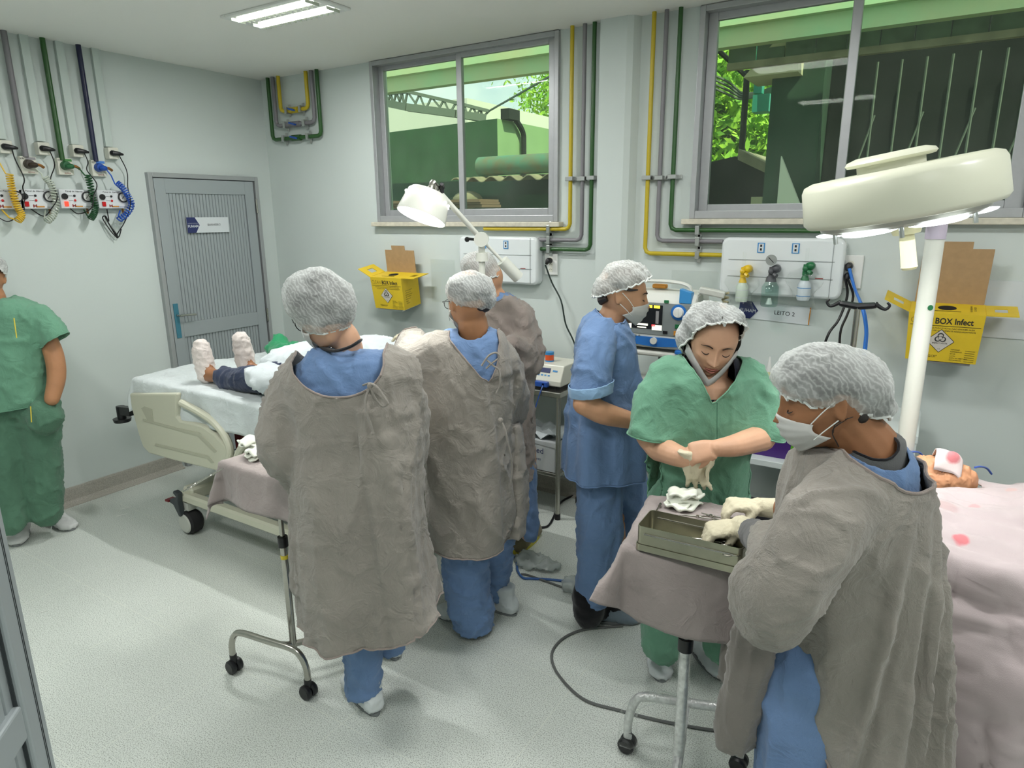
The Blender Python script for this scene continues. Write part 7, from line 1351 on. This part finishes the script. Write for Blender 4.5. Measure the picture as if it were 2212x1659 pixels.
garment('trousers',[arm([(80,870,d,42),(92,1000,d,37),(100,1108,d,33)],24),arm([(0,870,d-.03,42),(10,1000,d-.08,35),(26,1130,d-.12,28)],24),ell(at(98,900,d-.06),(.075,.085,.10)),ell(at(40,880,d),(.14,.1,.06))],.012,fabric('green_trouser_dark',lin(86,124,102),wr=3,sheen=.15),p7,[lambda P:P[:,2]-.05],CL2,84)
M_shw=fabric('white_shoe_leather',lin(206,208,206),wr=1)
shoe(p7,on(125,1140,z=0)+FH*.03,RH*.85-FH*.5,.27,M_shw,'shoe',90,.07,.02);shoe(p7,on(45,1160,z=0),RH*.45-FH*.9,.27,M_shw,'shoe',91,.07,.02)
b=MB();a=on(112,1128,z=.07);b.tube([a,a+A(.005,-.01,-.03),a+A(.0,-.015,-.06)],.003,6,sub=3);b.obj('shoelace',M_elas,p7,smooth=True)
# ---------------------------------------------------------------- patient on the left bed: feet towards us
zt=.905;p8=thing('person','person lying on the bed, showing only shoe covers, ankles and dark navy trousers','person',(-2.6,2.45,.88))
f1=on(452,800,z=.95);f2=on(530,785,z=.97)
k1=on(570,822,z=.95);hip=A(-2.1,2.35,.98)
fa=A(f1[0],f1[1],0)
A1=A(f1[0]+.02,f1[1],.925);A2=A(f2[0]+.03,f2[1]+.02,.93)
K1=A(A1[0]+.42,A1[1]+.02,.955);K2=A(A2[0]+.42,A2[1]-.03,.96);HP=A(-2.62,2.4,.98)
def tb(P,R,n=18): V,F=tube_arr(P,R,n,5);return V,F
toe1=A1+A(-.06,.0,.17);toe2=A2+A(-.055,-.01,.19)
sh=[tb([A1+A(-.03,0,.0),A1+A(.08,0,.005),K1],[.04,.036,.055]),tb([A2+A(-.03,0,0),A2+A(.08,0,.005),K2],[.04,.036,.055]),tb([K1,HP+A(0,-.1,0)],[.06,.08]),tb([K2,HP+A(0,.1,0)],[.06,.08]),tb([HP,HP+A(.42,.0,0)],[.14,.13]),tb([A1+A(-.03,0,.0),A1+A(-.05,0,.08),toe1],[.038,.036,.025]),tb([A2+A(-.03,0,.0),A2+A(-.05,0,.08),toe2],[.038,.036,.025]),tb([HP+A(.42,0,.0),HP+A(.52,0,.02)],[.06,.05]),ell(HP+A(.60,0,.04),(.11,.075,.09))]
body(p8,sh,S_brown,.009)
for k,(a,t_) in enumerate(((A1,toe1),(A2,toe2))):
    V,F=fuse([tb([a+A(-.045,0,-.01),a+A(-.06,0,.08),t_+A(-.005,0,-.02),t_+A(.0,0,.02)],[.05,.052,.046,.026]),ell(a+A(-.05,0,.0),(.05,.047,.055))],.008,4);V=crumple(V,F,[(.006,(22,22,34),'r'),(.003,60,'s')],k+4);mkobj('shoe_cover',V,F,fabric('pink_white_shoe_cover',lin(226,216,210),wr=3),p8,True)
garment('trousers',[tb([A1+A(.07,0,.0),A1+A(.2,0,.0),K1,HP+A(0,-.1,0)],[.058,.064,.075,.10],22),tb([A2+A(.20,0,.0),K2,HP+A(0,.1,0)],[.052,.07,.10],22)],.011,C_denim,p8,[lambda P:P[:,0]-(A1[0]+.09)],[(.010,(16,9,9),'r'),(.005,30,'r')],5)
V,F=loft([(HP+A(-.28,-.02,.02),Y1*.24,UZ*.07),(HP+A(.0,0,.04),Y1*.26,UZ*.11),(HP+A(.3,0,.04),Y1*.26,UZ*.12),(HP+A(.5,0,.0),Y1*.24,UZ*.08)],30,5,2.6)
o=blob('paper_cover',[(V,F),ell(K1+A(.08,-.04,.02),(.16,.10,.07))],.014,C_paper,None,[(.014,(8,8,8),'r'),(.006,20,'r')],7);tag(o,'folded white paper drape covering the lying legs behind the left gown','drape')
# ---------------------------------------------------------------- operating table, drape and patient on the right
hd=at(2055,1025,2.0);zt2=.86
ot=thing('operating_table','operating table hidden under the pinkish drape at the right edge','operating table',(1.0,2.1,0))
tx0_,tx1_,ty0_,ty1_=-.02,2.05,1.92,2.52
b=MB();b.box(((tx0_+tx1_)/2,(ty0_+ty1_)/2,zt2-.06),(tx1_-tx0_,ty1_-ty0_,.10),bev=.03);b.obj('mattress',pm('table_black',36,38,42,.6),ot);b=MB();b.box((1.0,2.22,.42),(.35,.3,.74),bev=.02);b.box((1.0,2.22,.04),(1.1,.5,.08),bev=.02);b.obj('pedestal',M_chrome,ot)
p9=thing('person','elderly person lying under the pinkish drape with stained gauze over the nose','person',(.5,2.35,zt2))
F9=nrm(A(.12,-.28,1));U9=nrm(A(-1,-.10,.10));U9=nrm(U9-F9*(U9@F9));S9=np.cross(F9,U9);ax=(S9,F9,U9);hc=at(2014,1046,2.02)
sh=head_shape(hc,ax,1.04,1.1,1,190)+[tb([hc+A(.05,0,-.03),hc+A(.16,0,-.05),hc+A(.25,0,-.05)],[.05,.055,.08]),tb([hc+A(.25,-.02,-.06),hc+A(.5,-.16,-.07),hc+A(.9,-.19,-.07),hc+A(1.2,-.19,-.08)],[.07,.095,.095,.085]),tb([hc+A(.32,-.20,-.09),hc+A(.8,-.32,-.10)],[.04,.035]),tb([hc+A(.3,.02,-.09),hc+A(.8,-.02,-.10)],[.04,.035])]
V,F=fuse(sh,.0045,1);V=crumple(V,F,[(.0035,(48,48,30),'r'),(.002,(90,90,60),'r')],3,mask=lambda P:(np.linalg.norm(P-hc,axis=1)<.14)*1.0);mkobj('body',V,F,S_old,p9,True);face_bits(hc,ax,p9,1.04,False,False)
# gauze with a stain
def stainmat(name,base,spots):
    m=bpy.data.materials.new(name);N,L=nt(m);b=N['Principled BSDF'];b.inputs['Roughness'].default_value=.85;b.inputs['Sheen Weight'].default_value=.2;g=N.new('ShaderNodeNewGeometry');prev=None;cc=N.new('ShaderNodeRGB');cc.outputs[0].default_value=(*base,1);prev=cc.outputs[0];nz=N.new('ShaderNodeTexNoise');nz.inputs['Scale'].default_value=22;nz.inputs['Detail'].default_value=5;L.new(g.outputs['Position'],nz.inputs['Vector'])
    for (p,r,colr,st) in spots:
        d_=N.new('ShaderNodeVectorMath');d_.operation='DISTANCE';d_.inputs[1].default_value=tuple(p);L.new(g.outputs['Position'],d_.inputs[0]);a=N.new('ShaderNodeMath');a.operation='MULTIPLY_ADD';a.inputs[1].default_value=r*1.1;L.new(nz.outputs['Fac'],a.inputs[0]);L.new(d_.outputs['Value'],a.inputs[2])
        mr=N.new('ShaderNodeMapRange');mr.inputs[1].default_value=r*1.35;mr.inputs[2].default_value=r*1.75;mr.inputs[3].default_value=st;mr.inputs[4].default_value=0;L.new(a.outputs[0],mr.inputs[0]);mx=N.new('ShaderNodeMixRGB');mx.inputs[2].default_value=(*colr,1);L.new(mr.outputs[0],mx.inputs[0]);L.new(prev,mx.inputs[1]);prev=mx.outputs[0]
    L.new(prev,b.inputs['Base Color']);n2=N.new('ShaderNodeTexNoise');n2.inputs['Scale'].default_value=500;q=N.new('ShaderNodeBump');q.inputs['Strength'].default_value=.25;q.inputs['Distance'].default_value=.0015;L.new(g.outputs['Position'],n2.inputs['Vector']);L.new(n2.outputs['Fac'],q.inputs['Height']);L.new(q.outputs['Normal'],b.inputs['Normal']);return m
gz=Lp(hc,ax,(.0,.122,-.018),1.04);G=[]
for i in range(19):
    u=(i/18-.5)*2;row=[]
    for j in range(19):
        v=(j/18-.5)*2;row.append(gz+(-U9*v*.037+S9*u*.043)+F9*(.006-.042*u*u-.022*v*v*(v>0)-.008*v*v+.004*math.sin(u*5+v*3)))
    G.append(row)
b=MB();b.sheet(G);o=b.obj('stained_gauze',stainmat('gauze_stained',lin(228,214,212),[(gz+F9*.0+S9*.012-U9*.004,.024,lin(206,96,104),.85)]),None,smooth=True);o.modifiers.new('s','SOLIDIFY').thickness=.004;tag(o,'square of white gauze with a pink stain over the patient nose','gauze')
for k,(P,l) in enumerate((([at(1960,980,2.1),at(1972,976,2.15),at(1988,979,2.2),at(1998,995,2.2)],'blue oxygen tube loop left of the patient head'),([at(2106,1010,2.1),at(2118,1008,2.12),at(2132,1012,2.15),at(2142,1024,2.16)],'blue oxygen tube loop right of the patient chin'))): wire('oxygen_tube',P,pm('tube_blue',70,100,190,.35),l,.0035,6)
# drape over the patient: body-shaped top, steep near side
hx=hc[0];nx,ny=170,110;V=[];F=[]
for j in range(ny):
    v=j/(ny-1);
    for i in range(nx):
        u=i/(nx-1);x=.055+u*2.0
        ytop=2.56;yn_=1.90-.03*math.sin(x*3);s_=v*1.62       # path length from far edge over the body and down the near side
        prof=(.055 if x<.25 else .055+.13*min(1,(x-.25)/.35))
        if s_<ytop-yn_:
            y=ytop-s_;w_=(y-2.20)/.34;z=zt2+.03+prof*max(0,1-w_*w_)+.012*math.sin(x*9+y*4)
            if x<.30: e=math.exp(-(((x-hx)/.14)**2+((y-hc[1])/.13)**2));z=z-.02*e+.0
        else:
            t=s_-(ytop-yn_);z0_=zt2+.03+prof*max(0,1-((yn_-2.20)/.34)**2);z=z0_-t*.97;y=yn_-.05*min(1,t/.25)-.05*t+(.016*math.sin(x*14+t*2)+.010*math.sin(x*31+t*3))*min(1,t/.12)
            y-=.03*math.exp(-((x-.2)/.15)**2)*min(1,t/.3)
        V.append((x+(-.05*math.sin(v*3) if x<.2 else 0),y,max(z,.10)))
for j in range(ny-1):
    for i in range(nx-1): F.append((j*nx+i,j*nx+i+1,(j+1)*nx+i+1,(j+1)*nx+i))
V=np.array(V);V=crumple(V,F,[(.015,(4,9,9),'r'),(.011,(9,16,16),'r'),(.0025,(28,40,40),'r'),(.008,5,'s')],91)
# opening around the face
V,F=cut(V,F,lambda P:(np.sqrt((((P-hc)@X1-.01)/.125)**2+(((P-hc)@Y1+.0)/.105)**2)-1)*.1+np.where(P[:,2]<zt2-.02,1,0))
from mathutils.bvhtree import BVHTree
bv=BVHTree.FromPolygons([tuple(v) for v in V.tolist()],F)
def hit(px,py):
    r=bv.ray_cast(Vector(CAM),Vector(nrm(ray(px,py))));return np.array(r[0]) if r[0] is not None else at(px,py,2.0)
C_dr=stainmat('patient_drape_stained',lin(184,171,172),[(hit(2074,1166),.020,lin(204,100,108),.85),(hit(2105,1098),.014,lin(200,128,128),.5),(hit(2040,1095),.028,lin(172,140,138),.5),(hit(2185,1062),.014,lin(200,150,140),.4)])
o=mkobj('surgical_drape',V,F,C_dr,None,True);o.modifiers.new('s','SOLIDIFY').thickness=.004;tag(o,'stained pinkish drape over the patient at the right edge','drape')
b=MB();R=[Lp(hc,ax,(0,0,0))+A(.015+.135*math.cos(a),.118*math.sin(a),-.045-.0*math.cos(a)) for a in np.linspace(0,2*PI,41)[:-1]];
b=MB();b.box((hc[0]-.02,hc[1],hc[2]-.105),(.30,.34,.05),bev=.02);tag(b.obj('head_cushion',C_dr,None),'low cushion under the head of the lying patient','cushion')
# end of the drape hanging at the head of the table
G=[[A(.045-.02*math.sin(v*3)+.012*math.sin(u*22+v*2)*v,1.86+u*.70,zt2+.03-v*.62) for u in np.linspace(0,1,60)] for v in np.linspace(0,1,40)];b=MB();b.sheet(G);o=b.obj('drape_end',C_dr,bpy.data.objects['surgical_drape'],smooth=True);o.modifiers.new('s','SOLIDIFY').thickness=.003
# ================================================================ CAMERA, WORLD
cd=bpy.data.cameras.new('camera');cd.sensor_fit='HORIZONTAL';cd.sensor_width=36;cd.lens=36*FPX/2212;cd.clip_start=.02;cd.clip_end=200
co=bpy.data.objects.new('camera',cd);col.objects.link(co);sc.camera=co
Mx=Matrix.Identity(4)
for i,v in enumerate((CR2,CU2,-CF)):
    for j in range(3): Mx[j][i]=float(v[j])
Mx[0][3],Mx[1][3],Mx[2][3]=0,0,HC
co.matrix_world=Mx
w=bpy.data.worlds.new('world');sc.world=w;w.use_nodes=True;N,L=w.node_tree.nodes,w.node_tree.links;bg=N['Background']
tc=N.new('ShaderNodeTexCoord');n=N.new('ShaderNodeTexNoise');n.inputs['Scale'].default_value=3.5;n.inputs['Detail'].default_value=6
r=N.new('ShaderNodeValToRGB');r.color_ramp.elements[0].position=.4;r.color_ramp.elements[0].color=(.42,.58,.74,1);r.color_ramp.elements[1].position=.62;r.color_ramp.elements[1].color=(.95,.97,1,1)
L.new(tc.outputs['Generated'],n.inputs['Vector']);L.new(n.outputs['Fac'],r.inputs['Fac']);L.new(r.outputs['Color'],bg.inputs['Color']);bg.inputs['Strength'].default_value=1.4
s=bpy.data.lights.new('sun','SUN');s.energy=5;s.angle=.01;s.color=(1,.95,.82);so=bpy.data.objects.new('sun',s);col.objects.link(so)
so.rotation_euler=Vector((.8,-.42,1.0)).to_track_quat('Z','Y').to_euler()
sc.view_settings.view_transform='Standard';sc.view_settings.look='None';sc.view_settings.gamma=1;sc.view_settings.use_curve_mapping=False;sc.view_settings.exposure=.0
c=sc.cycles;c.use_denoising=True;c.max_bounces=6;c.diffuse_bounces=3;c.glossy_bounces=2;c.transmission_bounces=6;c.transparent_max_bounces=12;c.caustics_reflective=False;c.caustics_refractive=False;c.sample_clamp_indirect=6
c.use_adaptive_sampling=True;c.adaptive_threshold=.12;c.adaptive_min_samples=16
